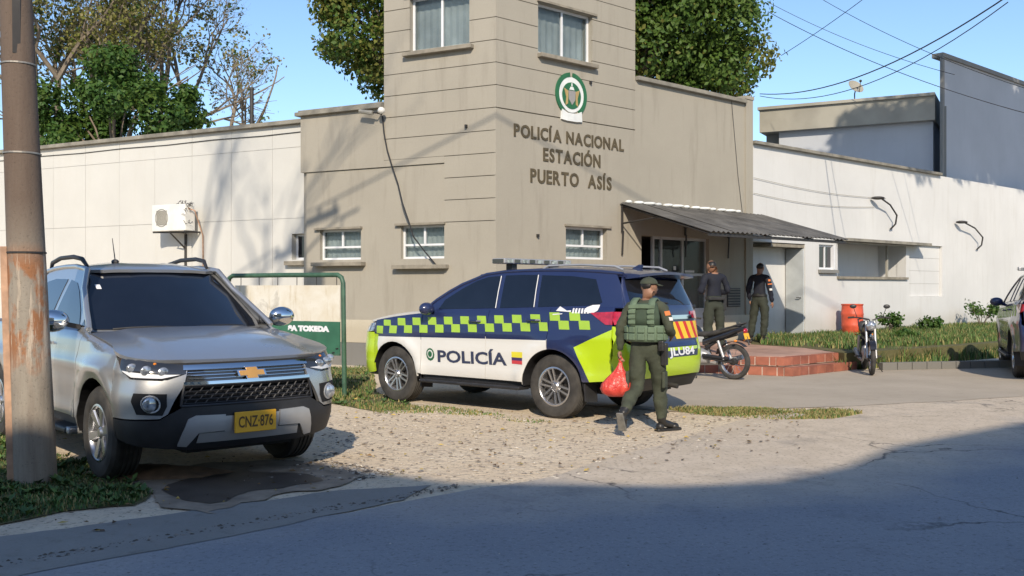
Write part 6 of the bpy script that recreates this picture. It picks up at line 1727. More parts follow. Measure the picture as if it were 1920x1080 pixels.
def air_con():
    a = FL.at(316, 388, -.6); b = FL.at(378, 434, -.6)
    u0, u1, z0, z1 = b[0], a[0], b[1], a[1]
    O = FL.P((u0 + u1) / 2, -.6, z0)
    e = empty('air_conditioner', O, label='old white air-conditioning unit on a bracket on the white panelled wall', cat='air conditioner')
    T = FL.T()
    def fin(mb, name, m, par=None, **k):
        mb.v = [tuple(Vector(p) - O) for p in mb.v]; return mb.build(name, MT[m], par or e, **k)
    m_ = MB(); m_.box(u0, u1, -.40, -.10, z0, z1, T=T); body = fin(m_, 'casing', 'white_plastic', bevel=.015)
    cu, cz = lerp(u0, u1, .70), (z0 + z1) / 2; r = .20
    m_ = MB(); m_.tube([FL.P(cu + r * math.cos(t * math.pi / 12), -.095, cz + r * math.sin(t * math.pi / 12)) for t in range(24)], .008, 5, close=True)
    for rr in (.05, .10, .15): m_.tube([FL.P(cu + rr * math.cos(t * math.pi / 8), -.095, cz + rr * math.sin(t * math.pi / 8)) for t in range(16)], .004, 4, close=True)
    fin(m_, 'fan_guard', 'grey_plinth')
    m_ = MB(); m_.box(cu - .17, cu + .17, -.10, -.096, cz - .17, cz + .17, T=T); fin(m_, 'fan_opening', 'grey_fascia')
    m_ = MB(); m_.tube([FL.P(u0 + .02, -.42, z0 - .02), FL.P(u1 - .02, -.12, z0 - .02)], .02, 5); m_.tube([FL.P((u0 + u1) / 2 - .05, -.58, z0 - .02), FL.P((u0 + u1) / 2 - .05, -.08, z0 - .02), FL.P((u0 + u1) / 2 - .05, -.58, z0 - .40)], .022, 6); m_.tube([FL.P(u0 + .03, -.58, z0 - .02), FL.P(u0 + .03, -.10, z0 - .02)], .022, 6); fin(m_, 'bracket', 'dark_metal')
    m_ = MB(); m_.tube([FL.P((u0 + u1) / 2 - .05, -.57, z0 - .05), FL.P((u0 + u1) / 2 - .05, -.57, z0 - 1.2)], .03, 6); fin(m_, 'support_post', 'dark_metal')
    m_ = MB(); pts = [FL.P(u0 - .02, -.18, z1 - .1), FL.P(u0 - .09, -.30, z1 - .15), FL.P(u0 - .06, -.45, z0 + .2), FL.P(u0 - .08, -.56, z0 - .1), FL.P(u0 - .08, -.575, z0 - 1.5)]; m_.tube(pts, .016, 6); fin(m_, 'pipe', 'plank')
    # dry vine tangle on top of the case
    rnd = random.Random(4); m_ = MB()
    for k in range(46):
        p = FL.P(u0 + rnd.uniform(0, .34), rnd.uniform(-.35, -.08), z1 + .0); 
        if k > 22: p = FL.P(u0 + rnd.uniform(-.08, .04), rnd.uniform(-.3, -.08), rnd.uniform(z0 + .1, z1))
        q = p + Vector((rnd.uniform(-.07, .07), rnd.uniform(-.07, .07), rnd.uniform(-.02, .09))); m_.tube([p, (p + q) / 2 + Vector((0, 0, .02)), q], .006, 4)
    fin(m_, 'dry_vine', 'dark_metal')
air_con()

def camera_fit():
    p = FL.P(*(lambda q: (q[0], 0.0, q[1]))(FL.at(716, 214)))
    e = empty('security_camera', p, label='security camera and white dome on an arm under the tower parapet', cat='security camera')
    d = Vector((FL.d[0], FL.d[1], 0)); n = Vector((FL.n[0], FL.n[1], 0))
    m_ = MB(); m_.tube([Vector((0, 0, 0)), n * .18, n * .18 + d * .30 + Vector((0, 0, .03))], .018, 6); m_.build('arm', MT['dark_metal'], e)
    m_ = MB(); c = n * .20 + d * .18; a = [c + d * .22 + Vector((0, 0, .06)), c - d * .10 + Vector((0, 0, .0))]; m_.tube(a, [.042, .045], 8); m_.build('camera_body', MT['grey_fascia'], e)
    m_ = MB(); m_.ball(n * .2 - d * .13 + Vector((0, 0, .03)), (.075, .075, .07), 14, 8); m_.build('dome', MT['white_plastic'], e, smooth=True)
    # hanging cable
    pts = [(719, 218), (722, 250), (728, 282), (737, 312), (748, 345), (762, 382), (775, 420), (783, 445), (797, 470), (812, 488), (822, 500), (830, 497)]
    m_ = MB()
    for o_ in (0, .012):
        m_.tube([FL.P(*(lambda q: (q[0] + o_, .03 + (0.10 if i in (5, 6, 7) else 0), q[1]))(FL.at(x, y))) - p for i, (x, y) in enumerate(pts)], .011, 5)
    m_.build('cable', MT['cable'], e, smooth=True)
camera_fit()
# vent pipe on the white building's roof
p = wpt(472, 232, 24.0); m_ = MB(); m_.lathe([(0, 0), (.05, 0), (.05, .92), (.06, .92), (.06, .98), (0, .98)], 12, 'Z'); o = m_.build('vent_pipe', MT['dark_metal'], origin=None); o.location = (p.x, p.y, p.z - .1); tag(o, 'dark vent pipe standing on the roof edge of the white panelled building', 'vent pipe')
# overhead wires
def wire(name, a, b, ya, yb, sag, r, label, grp=None, n=20, side=0):
    A = wpt(a[0], a[1], ya); B = wpt(b[0], b[1], yb); m_ = MB()
    pts = [A.lerp(B, i / n) - Vector((0, 0, sag * 4 * (i / n) * (1 - i / n))) for i in range(n + 1)]
    m_.tube([p - A for p in pts], r, 6); o = m_.build('overhead_wire', MT['cable'], smooth=True); o.location = A; tag(o, label, 'wire', grp)
wire('w', (1425, 176), (1905, -18), 30, 18, .55, .014, 'thickest overhead wire, sagging from the tree up to the top right corner')
wire('w', (1425, 180), (1890, 4), 30, 19, .70, .010, 'second wire running just under the thickest overhead wire')
wire('w', (1440, 22), (1930, 214), 30, 24, .25, .010, 'thin wire descending in front of the tall warehouse')
wire('w', (1448, 8), (1790, 140), 34, 30, .2, .009, 'thin wire ending at the warehouse parapet', None)
wire('w', (1465, 104), (1640, -18), 30, 26, .05, .009, 'thin wire climbing steeply from the tree to the top edge')
wire('w', (1530, -8), (1930, 168), 30, 24, .2, .008, 'uppermost thin wire above the satellite dish')

# ------------------------------------------------------------------ trees
def leaf_mat(name, c1, c2, c3=None):
    m, nt, b = new_mat(name)
    co = coords(nt); n1 = noise(nt, co, .55, 5, .6); n2 = noise(nt, co, 5, 3)
    c = mixc(nt, ramp(nt, n1, [(.35, 0), (.65, 1)]), c1, c2)
    c = mixc(nt, ramp(nt, n2, [(.4, 0), (.7, .55)]), c, c3 or c2)
    nt.links.new(c, b.inputs['Base Color']); b.inputs['Roughness'].default_value = .55; b.inputs['Specular IOR Level'].default_value = .3
    tr = nt.nodes.new('ShaderNodeBsdfTranslucent'); nt.links.new(c, tr.inputs[0])
    mx = nt.nodes.new('ShaderNodeMixShader'); mx.inputs[0].default_value = .3
    nt.links.new(b.outputs[0], mx.inputs[1]); nt.links.new(tr.outputs[0], mx.inputs[2]); nt.links.new(mx.outputs[0], nt.nodes['Material Output'].inputs[0])
    return m
LA = leaf_mat('leaf_deep', (.045, .10, .017), (.085, .15, .026), (.14, .19, .035))
LB = leaf_mat('leaf_olive', (.10, .13, .028), (.17, .18, .035), (.24, .20, .05))
LC = leaf_mat('leaf_bright', (.03, .085, .016), (.055, .125, .024), (.10, .16, .03))
LD_ = leaf_mat('leaf_straw', (.20, .18, .07), (.30, .26, .12), (.13, .16, .04))
BARK = M('bark', (.17, .135, .10), .95, var=.3, vs=4, bump=.6, bs=18); BARK2 = M('pale_bark', (.20, .165, .125), .95, var=.3, vs=4, bump=.4, bs=18)
def leaves_into(mb, c, R, n, size, rnd, mats_n, flat=.75, shell=.45):
    for _ in range(n):
        d = Vector((rnd.gauss(0, 1), rnd.gauss(0, 1), rnd.gauss(0, 1))).normalized()
        r = R * (shell + (1 - shell) * rnd.random()) * (1 + .25 * mnoise.noise(Vector(c) * .7 + d * 2.2))
        p = Vector(c) + Vector((d.x * r, d.y * r, d.z * r * flat))
        nn = (d + Vector((rnd.gauss(0, .55), rnd.gauss(0, .55), rnd.gauss(0, .55) + .35))).normalized()
        a = nn.orthogonal().normalized(); a = (Matrix.Rotation(rnd.uniform(0, 6.28), 3, nn) @ a); b = nn.cross(a)
        s = size * rnd.uniform(.6, 1.35)
        mb.add([p - a * s * .5, p + b * s * .32, p + a * s * .5 - nn * s * .1, p - b * s * .32], [(0, 1, 2, 3)], mats_n if isinstance(mats_n, int) else rnd.choices(range(len(mats_n)), mats_n)[0])
def grow(mb, p, d, L, r, depth, rnd, tips, spread=.6, up=.12, n=5, kids=(2, 4), xmax=99):
    if p.x > xmax: return
    pts = [p]; q = p.copy(); dd = d.copy(); k = 4
    for i in range(k):
        dd = (dd + Vector((rnd.gauss(0, .13), rnd.gauss(0, .13), rnd.gauss(0, .10) + up * .3))).normalized(); q = q + dd * L / k; pts.append(q.copy())
    mb.tube(pts, [lerp(r, r * .58, i / k) for i in range(k + 1)], n if depth > 1 else 3, cap=False)
    if depth == 0: tips.append(q); return
    for j in range(rnd.randint(*kids)):
        t = rnd.uniform(.45, 1.0); idx = min(k, int(t * k + .5)); o = pts[idx]
        ax = dd.orthogonal().normalized(); ax = Matrix.Rotation(rnd.uniform(0, 6.28), 3, dd) @ ax
        nd = (dd + ax * spread * rnd.uniform(.6, 1.4) + Vector((0, 0, up))).normalized()
        grow(mb, o, nd, L * rnd.uniform(.55, .82), r * .58 * rnd.uniform(.8, 1.0), depth - 1, rnd, tips, spread, up, n, kids, xmax)
    tips.append(q) if depth <= 1 else None
def leafy_tree(name, base, crown_c, rad, ncl, nl, leaf, mats, wts, seed, label, bark=BARK, trunk_r=.3, clR=(.8, 1.5), group=None, cut=None):
    rnd = random.Random(seed); e = empty(name, base, label=label, cat='tree', group=group); B = Vector(base); CC = [Vector(q) for q in (crown_c if isinstance(crown_c[0], tuple) else [crown_c])]; C = CC[-1]
    m_ = MB(); top = C - Vector((0, 0, rad[2] * .5)) - B
    m_.tube([Vector((0, 0, -.1)), top * .35 + Vector((.1, 0, 0)), top * .7, top], [trunk_r, trunk_r * .8, trunk_r * .65, trunk_r * .5], 10); m_.build('trunk', bark, e, smooth=True)
    lm = MB(); tips = []; cl = []
    for i in range(ncl):
        d = Vector((rnd.gauss(0, 1), rnd.gauss(0, 1), rnd.gauss(0, 1))).normalized(); rr = rnd.uniform(.45, 1.0) ** .6
        c = CC[i % len(CC)] + Vector((d.x * rad[0] * rr, d.y * rad[1] * rr, d.z * rad[2] * rr)); cl.append(c)
    lb = MB()
    for c in cl[::2]:
        t = c - B; mid = top.lerp(t, .5) + Vector((0, 0, -.2)); lb.tube([top * rnd.uniform(.75, 1), mid, t], [trunk_r * .28, trunk_r * .15, .02], 5, cap=False)
    lb.build('limbs', bark, e)
    for c in cl:
        w = list(wts)
        # some clumps turn yellow-green as a whole
        if rnd.random() < .16: w = w[::-1]
        leaves_into(lm, c - B, rnd.uniform(*clR), nl, leaf, rnd, w)
    o = lm.build('crown', mats, e)
    return e
leafy_tree('broadleaf_tree', (3.4, 33.5, 0), (3.6, 32.5, 10.4), (4.4, 3.2, 4.3), 150, 620, .175, [LA, LB], (.97, .03), 31, 'dense dark green tree rising behind the right side of the tower', clR=(.8, 1.45), trunk_r=.42)
leafy_tree('broadleaf_tree', (-3.2, 32.0, 0), (-3.3, 31.0, 10.2), (3.1, 2.2, 3.0), 74, 480, .165, [LA, LB], (.68, .32), 32, 'olive-green tree crown showing to the left of the tower', clR=(.6, 1.1), trunk_r=.35)
leafy_tree('round_tree', (-12.2, 30.0, 0), (-11.9, 29.5, 6.6), (2.4, 1.8, 1.9), 60, 420, .15, [LC, LA], (.75, .25), 33, 'bright green bushy tree below the bare branches, behind the white panelled building', clR=(.45, .85), trunk_r=.2)
def bare_tree(name, base, L, r, d0, depth, seed, label, leaves=1500, mats=(LD_, LC), spread=.62, lean=(0, 0, 1), bark=BARK2, lw=(.7, .3), cls=.5, up=.12, kids=(2, 4), xmax=99, ls=.12, xl=99):
    rnd = random.Random(seed); e = empty(name, base, label=label, cat='tree')
    m_ = MB(); tips = []
    for l in lean if isinstance(lean[0], (tuple, list)) else [lean]:
        grow(m_, Vector((0, 0, d0)), Vector(l).normalized(), L, r, depth, rnd, tips, spread, up, 6, kids, xmax)
    m_.tube([Vector((0, 0, -.1)), Vector((0, 0, d0 * .5)), Vector((0, 0, d0 + .1))], [r * 1.5, r * 1.2, r * 1.05], 10)
    m_.build('trunk', bark, e, smooth=True)
    if leaves:
        lm = MB(); rnd.shuffle(tips); k = 0
        for t in tips:
            if k > leaves: break
            if rnd.random() < (.75 if t.x < xl else .14): leaves_into(lm, t, cls * rnd.uniform(.4, 1), 10, ls, rnd, lw, 1, .1); k += 10
        lm.build('crown', list(mats), e)
    return e
bare_tree('bare_tree', (-12.6, 34.0, 0), 3.7, .17, 4.6, 6, 12, 'broad half-bare tree with pale twigs and sparse yellow leaves above the left roof', leaves=15000, lean=((.5, 0, .75), (-.45, .1, .8), (.05, -.1, 1), (.9, 0, .36)), cls=.6, kids=(2, 4), up=.08, xmax=4.2, xl=1.6, ls=.13)
bare_tree('bare_tree', (-15.2, 33.0, 0), 4.2, .16, 4.4, 5, 19, 'leafier olive-yellow tree just right of the utility pole', leaves=22000, mats=(LB, LD_), lean=((.3, 0, 1), (-.2, 0, 1), (.6, 0, .7)), cls=.7, lw=(.7, .3), bark=BARK2, kids=(3, 4), xmax=4.5, ls=.14)
# small far bush beyond the entrance wing
leafy_tree('broadleaf_tree', (8.3, 36, 0), (8.35, 36, 6.1), (.8, .8, .9), 12, 160, .16, [LB, LA], (.5, .5), 41, 'small pale tree top between the entrance wing and the low rear block', clR=(.3, .5), trunk_r=.12)
# trees outside the picture whose shade falls on the warehouse and on the left wall
leafy_tree('shade_tree', (25, 25.0, 0), ((10.8, 16.2, 15.2), (14.4, 19.2, 15.4), (18.0, 22.2, 15.5), (21.5, 25.0, 15.6)), (2.6, 1.9, 1.6), 130, 230, .32, [LA, LB], (.8, .2), 51, 'tall street tree standing outside the picture on the right', clR=(.8, 1.15), trunk_r=.4)
bare_tree('bare_tree', (-6.6, -2.0, 0), 4.4, .13, 11.5, 5, 77, 'tall leafless tree standing across the street behind the viewer', leaves=0, lean=((.25, 0, 1), (-.1, 0, 1)), kids=(2, 3))

# ------------------------------------------------------------------ houses across the street, behind the viewer
def across():
    MT['ochre'] = wall_mat('ochre_plaster', (0.45, 0.36, 0.24)); 
    def house(name, prof, y0, y1, mat, label):
        x0 = prof[0][0]; e = empty(name, (x0, y0, 0), label=label, cat='house')
        poly = [(prof[-1][0] - x0, 0), (0, 0)][::-1]
        poly = [(0, -.1), (prof[-1][0] - x0, -.1)] + [(x - x0, z) for x, z in reversed(prof)]
        m_ = MB(); m_.prism(poly, 0, y1 - y0, T=lambda a, b, c: (a, c, b)); m_.build('wall', MT[mat], e)
        W = prof[-1][0] - x0
        for r in range(2):
            for k in range(int(W / 2.2)):
                m_ = MB(); m_.box(.6 + k * 2.2, 1.7 + k * 2.2, y1 - y0 + .003, y1 - y0 + .03, 1.1 + 3.2 * r, 2.4 + 3.2 * r); m_.build('window', MT['car_glass'], e)
    house('street_house', [(-16, 9.0), (-6.5, 9.3), (-3.0, 9.42), (-1.95, 9.72), (-.95, 9.25), (-.3, 9.0), (1.45, 8.9), (2.3, 9.0), (3.2, 9.45)], -15, -7, 'ochre', 'two-storey ochre house across the street behind the viewer')
    house('street_house', [(2.9, 9.3), (4.0, 10.15), (6.1, 11.15), (9.5, 11.7), (16, 11.9)], -15.5, -7.1, 'cream', 'taller cream house across the street behind the viewer')
across()

def span(A, B, sag, r, label):
    A = Vector(A); B = Vector(B); m_ = MB(); n = 24
    m_.tube([A.lerp(B, i / n) - A - Vector((0, 0, sag * 4 * (i / n) * (1 - i / n))) for i in range(n + 1)], r, 6); o = m_.build('overhead_wire', MT['cable'], smooth=True); o.location = A; tag(o, label, 'wire')
span((-4.35, 7.88, 10.8), (14, 3.0, 16.2), .25, .022, 'overhead wire running right from the crossarm of the utility pole')
span((-5.0, 7.88, 10.8), (-22, 2.0, 12.0), .35, .022, 'overhead wire running left from the crossarm of the utility pole')
# ------------------------------------------------------------------ people
SKIN = M('skin_brown', (.27, .14, .085), .55, var=.1, vs=12)
LIPS = M('lips', (.16, .07, .05), .6)
HAIR = M('black_hair', (.012, .010, .009), .5, var=.2, vs=30)
OLIVE = M('olive_uniform', (.048, .056, .036), .85, var=.22, vs=9, bump=.35, bs=26, bd=.02)
OLIVE2 = M('olive_trousers', (.028, .033, .022), .85, var=.22, vs=9, bump=.35, bs=26, bd=.02)
NAVYC = M('navy_shirt', (.007, .009, .018), .85, var=.3, vs=9, bump=.3, bs=26, bd=.02)
VEST = M('vest_green', (.115, .165, .105), .8, var=.18, vs=10, bump=.4, bs=60)
VEST2 = M('vest_mesh', (.045, .07, .045), .9, var=.2, vs=14)
BOOT = M('black_boot', (.02, .019, .018), .45, var=.3, vs=14)
SOLE = M('dusty_sole', (.17, .165, .15), .9, var=.3, vs=14)
PATCH_O = M('patch_orange', (.55, .16, .04), .7); PATCH_W = M('patch_white', (.62, .6, .56), .7)
REDBAG = None
def skin_mesh(verts, edges, radii, root, sub=2):
    me = bpy.data.meshes.new('sk'); me.from_pydata([tuple(v) for v in verts], edges, [])
    ob = bpy.data.objects.new('sk', me); COL.objects.link(ob)
    sk = ob.modifiers.new('s', 'SKIN'); sk.use_smooth_shade = True; sk.branch_smoothing = .25
    for i, r in enumerate(radii):
        d = me.skin_vertices[0].data[i]; d.radius = r if isinstance(r, (tuple, list)) else (r, r); d.use_root = (i == root)
    ss = ob.modifiers.new('u', 'SUBSURF'); ss.levels = sub; ss.render_levels = sub
    dg = bpy.context.evaluated_depsgraph_get(); dg.update()
    out = bpy.data.meshes.new_from_object(ob.evaluated_get(dg))
    bpy.data.objects.remove(ob); bpy.data.meshes.remove(me)
    return out
def seg_d(p, a, b):
    ab = b - a; t = max(0, min(1, (p - a).dot(ab) / max(1e-9, ab.length_squared))); return (p - (a + ab * t)).length
def hand(parent, wrist, dirv, palm_n, side, curl=.5, mat=SKIN):
    """palm, four unequal fingers and a thumb, each with its bends"""
    f = Vector(dirv).normalized(); n = Vector(palm_n).normalized(); w = f.cross(n).normalized() * side; n = w.cross(f).normalized() * side
    W = Vector(wrist); vs = [W, W + f * .045, W + f * .075]; rad = [.024, (.030, .018), (.032, .016)]; ed = [(0, 1), (1, 2)]
    for k, (o, L) in enumerate(((-.028, .062), (-.010, .074), (.009, .070), (.027, .055))):
        i0 = len(vs); base = W + f * .078 + w * o
        p = base; d = f.copy(); vs.append(p); rad.append(.0095); ed.append((2, i0))
        for j in range(3):
            a = curl * (.5 + .45 * j); d = (f * math.cos(a) + n * math.sin(a)).normalized(); p = p + d * L * (.46, .32, .24)[j]
            vs.append(p); rad.append(.0090 - .0012 * j); ed.append((i0 + j, i0 + j + 1))
    i0 = len(vs); t0 = W + f * .03 - w * .030; td = (f * .75 - w * .62 + n * .3).normalized()
    vs += [t0, t0 + td * .036, t0 + td * .036 + (td + n * .35 + w * .2).normalized() * .028]; rad += [.013, .0105, .009]; ed += [(1, i0), (i0, i0 + 1), (i0 + 1, i0 + 2)]
    me = skin_mesh(vs, ed, rad, 0, 1); me.name = 'hand'; me.materials.clear(); me.materials.append(mat)
    o = bpy.data.objects.new('hand', me); COL.objects.link(o); o.parent = parent; return o
def person(label, loc, rz, J, shirt, trousers, look=(0, 1, 0), hair=True, group=None, palms=((0, 1, 0), (0, 1, 0)), curls=(.9, .5), bulk=1.12):
    e = empty('person', loc, rz, label, 'person', group)
    V = {k: Vector(v) for k, v in J.items()}
    hd = (V['head'] - V['neck']).normalized(); lk = Vector(look).normalized()
    V['skull'] = V['head'] + hd * .075
    names = ['pelvis', 'waist', 'chest', 'upper', 'neck', 'head', 'skull']
    V['upper'] = V['chest'].lerp(V['neck'], .62)
    rad = {'pelvis': (.158, .120), 'waist': (.150, .112), 'chest': (.172, .120), 'upper': (.120, .088), 'neck': .056, 'head': (.074, .090), 'skull': (.072, .086)}
    vs = [V[k] for k in names]; rs = [rad[k] for k in names]; ed = [(i, i + 1) for i in range(len(names) - 1)]
    region = ['t', 's', 's', 's', 'k', 'k', 'k']
    bones = [(V['pelvis'] - Vector((0, 0, .05)), V['pelvis'] + Vector((0, 0, .06)), 't'), (V['waist'], V['upper'], 's'), (V['neck'] + Vector((0, 0, .03)), V['skull'], 'k')]
    for sd in ('L', 'R'):
        i0 = len(vs); sh, el, wr = V['shoulder' + sd], V['elbow' + sd], V['wrist' + sd]
        vs += [sh, sh.lerp(el, .5), el, el.lerp(wr, .5), wr]; rs += [r_ * bulk for r_ in (.070, .062, .054, .048, .033)]
        ed += [(3, i0), (i0, i0 + 1), (i0 + 1, i0 + 2), (i0 + 2, i0 + 3), (i0 + 3, i0 + 4)]; bones += [(V['upper'], sh, 's'), (sh, el, 's'), (el, wr, 's')]
        i0 = len(vs); hp, kn, an, to = V['hip' + sd], V['knee' + sd], V['ankle' + sd], V['toe' + sd]
        fd = (to - an); heel = an + Vector((0, 0, -.0)) - Vector((fd.x, fd.y, 0)) * .12
        vs += [hp, hp.lerp(kn, .45), kn, kn.lerp(an, .45), an.lerp(kn, .18), an, an.lerp(to, .55) + Vector((0, 0, .0)), to]
        rs += [.104 * bulk, .098 * bulk, .080 * bulk, .076 * bulk, .064 * bulk, .050, .042, .036]
        ed += [(0, i0)] + [(i0 + j, i0 + j + 1) for j in range(7)]
        bones += [(hp, kn, 't'), (kn, an.lerp(kn, .20), 't'), (an, to, 'b'), (an.lerp(kn, .08), an, 'b')]
    me = skin_mesh(vs, ed, rs, 0, 2); me.name = 'body'; me.materials.clear()
    for m_ in (shirt, trousers, SKIN, BOOT): me.materials.append(m_)
    mi = {'s': 0, 't': 1, 'k': 2, 'b': 3}
    for v in me.vertices:   # soft folds in the cloth
        p = v.co; k = .020 if p.z < V['neck'].z - .03 and p.z > .12 else 0
        if k: v.co = p + v.normal * (k * mnoise.noise(Vector((p.x * 9, p.y * 9, p.z * 13 + rz))) + k * .5 * mnoise.noise(Vector((p.x * 20, p.y * 20, p.z * 32))))
    for pl in me.polygons:
        c = pl.center; best = min(bones, key=lambda b: seg_d(c, b[0], b[1])); pl.material_index = mi[best[2]]; pl.use_smooth = True
    body = bpy.data.objects.new('body', me); COL.objects.link(body); body.parent = e
    # face and hair
    H = V['head'] + hd * .045; rt = lk.cross(Vector((0, 0, 1))).normalized(); upv = Vector((0, 0, 1)); lk = Vector((lk.x, lk.y, 0)).normalized()
    def G_(x, c, w): return math.exp(-((x - c) / w) ** 2)
    hm = MB(); NA, NB = 36, 26; pts = []
    for bI in range(NB + 1):
        ph = math.pi * (bI / NB - .5)
        for aI in range(NA):
            th = 2 * math.pi * aI / NA; dr, df, du = math.cos(ph) * math.sin(th), math.cos(ph) * math.cos(th), math.sin(ph)
            wd, ln, ht = .075, .093, .112
            if du < 0: wd *= 1 - .22 * (-du) ** 1.3; ln *= 1 - (.30 if df < 0 else .04) * (-du) ** 1.2
            ff = 0.0
            if df > 0:
                ff += .022 * G_(dr, 0, .16) * G_(du, -.22, .17) * df + .007 * G_(dr, 0, .55) * G_(du, .12, .10)      # nose, brow
                ff -= .009 * (G_(dr, .34, .15) + G_(dr, -.34, .15)) * G_(du, -.04, .10)                                # eye sockets
                ff += .006 * G_(dr, 0, .22) * G_(du, -.52, .09) + .010 * G_(dr, 0, .26) * G_(du, -.80, .14)           # lips, chin
            pts.append(H + rt * (dr * wd) + lk * (df * ln + ff) + upv * (du * ht))
    hm.add(pts, [(b * NA + a, b * NA + (a + 1) % NA, (b + 1) * NA + (a + 1) % NA, (b + 1) * NA + a) for b in range(NB) for a in range(NA)])
    hm.f = [tuple(reversed(f_)) for f_ in hm.f]
    hm.build('head', SKIN, body, smooth=True, angle=80)
    for s in (-1, 1):
        m_ = MB(); m_.ball(H + rt * s * .077 + upv * -.008 - lk * .004, (.012, .018, .030), 10, 8); m_.build('ear', SKIN, body, smooth=True)
        m_ = MB(); m_.ball(H + lk * .079 + rt * s * .029 + upv * -.004, (.010, .010, .006), 8, 5); m_.build('eye', HAIR, body)
        m_ = MB(); m_.tube([H + lk * .083 + rt * s * .014 + upv * .016, H + lk * .083 + rt * s * .030 + upv * .020, H + lk * .072 + rt * s * .046 + upv * .015], .004, 5); m_.build('eyebrow', HAIR, body)
    m_ = MB(); m_.tube([H + lk * .079 - rt * .020 + upv * -.058, H + lk * .086 + upv * -.058, H + lk * .079 + rt * .020 + upv * -.058], .0045, 6); m_.build('mouth', LIPS, body)
    m_ = MB(); n = 20
    c = H + upv * .022 - lk * .008
    m_.ball(c, (.083, .094, .083), 18, 12); m_.v = [tuple((lambda p: Vector((p.x, p.y, max(p.z, c.z - .03 - .07 * max(0, -(p - c).dot(lk)) / .09))) if (p - c).dot(lk) < -.005 else Vector((p.x, p.y, max(p.z, c.z + .045))))(Vector(v))) for v in m_.v]
    m_.build('hair', HAIR, body, smooth=True)
    for i, sd in enumerate(('L', 'R')):
        w = V['wrist' + sd]; d = (w - V['elbow' + sd]).normalized()
        hand(body, w - d * .005, d, palms[i], -1 if sd == 'L' else 1, curls[i])
        to, an = V['toe' + sd], V['ankle' + sd]; fd = (to - an); h_ = Vector((fd.x, fd.y, 0)); 
        if fd.z < -.10 and h_.length < .12:      # foot up on its toes: sole faces backwards
            ax = Vector((0, 0, -1)); bk = Vector((0, -1, 0)); 
            q0 = to + Vector((0, .02, -.005)); q1 = an + Vector((0, -.055, .02)); wd = Vector((.046, 0, 0)); t = Vector((0, -.022, -.012))
            pts = [q0 - wd, q0 + wd, q1 + wd * .8, q1 - wd * .8]
            m_ = MB(); m_.hexa([p + Vector((0, -.035, 0)) for p in pts] + [p + Vector((0, -.060, -.006)) for p in pts]); m_.build('sole', SOLE, body, bevel=.008)
        else:
            h_.normalize(); s_ = Vector((-h_.y, h_.x, 0)); an0 = Vector((an.x, an.y, 0)); to0 = Vector((to.x, to.y, 0))
            o = [(-.075, .034), (-.06, .042), (.10, .048), (.19, .050), (.25, .034), (.265, 0)]
            pl = [an0 + h_ * a + s_ * b for a, b in o] + [an0 + h_ * a - s_ * b for a, b in reversed(o[:-1])]
            m_ = MB(); m_.prism([(p.x, p.y) for p in pl], .0, .028); m_.build('sole', BOOT, body, bevel=.006)
            m_ = MB(); m_.ball(an0 + h_ * .17 + Vector((0, 0, .045)), (.055, .055, .042), 12, 8); m_.build('boot_toe', BOOT, body, smooth=True); m_ = MB(); m_.ball(an0 - h_ * .02 + Vector((0, 0, .05)), (.048, .05, .05), 12, 8); m_.build('boot_upper', BOOT, body, smooth=True)
    # belt
    m_ = MB(); c = V['waist'].lerp(V['pelvis'], .52); ring = [(c.x + .172 * math.cos(t * math.pi / 14), c.y + .134 * math.sin(t * math.pi / 14)) for t in range(28)]
    vs_ = [(x, y, c.z + dz) for dz in (-.022, .022) for x, y in ring]; m_.add(vs_, [(i, (i + 1) % 28, 28 + (i + 1) % 28, 28 + i) for i in range(28)]); m_.build('belt', BOOT, body)
    return e, body, V, H, rt
walk = dict(pelvis=(0, 0, .93), waist=(0, .0, 1.08), chest=(0, .015, 1.27), neck=(0, .050, 1.450), head=(.005, .085, 1.540),
            shoulderL=(-.185, .020, 1.370), elbowL=(-.275, -.055, 1.12), wristL=(-.29, -.02, .885), shoulderR=(.185, .030, 1.370), elbowR=(.285, -.05, 1.13), wristR=(.245, .16, 1.07),
            hipL=(-.10, 0, .87), kneeL=(-.10, .0, .49), ankleL=(-.14, -.40, .25), toeL=(-.14, -.36, .075), hipR=(.10, .01, .87), kneeR=(.11, .17, .48), ankleR=(.12, .20, .10), toeR=(.23, .34, .045))
lk1 = (.72, .69, -.05)
off_e, off_b, OV, OH, ORt = person('officer in olive uniform and light green vest walking with a red bag', (1.455, 10.72, 0), math.radians(-24), walk, OLIVE, OLIVE, look=lk1, palms=((1, 0, 0), (-1, 0, 0)), curls=(1.25, .7), bulk=1.04)
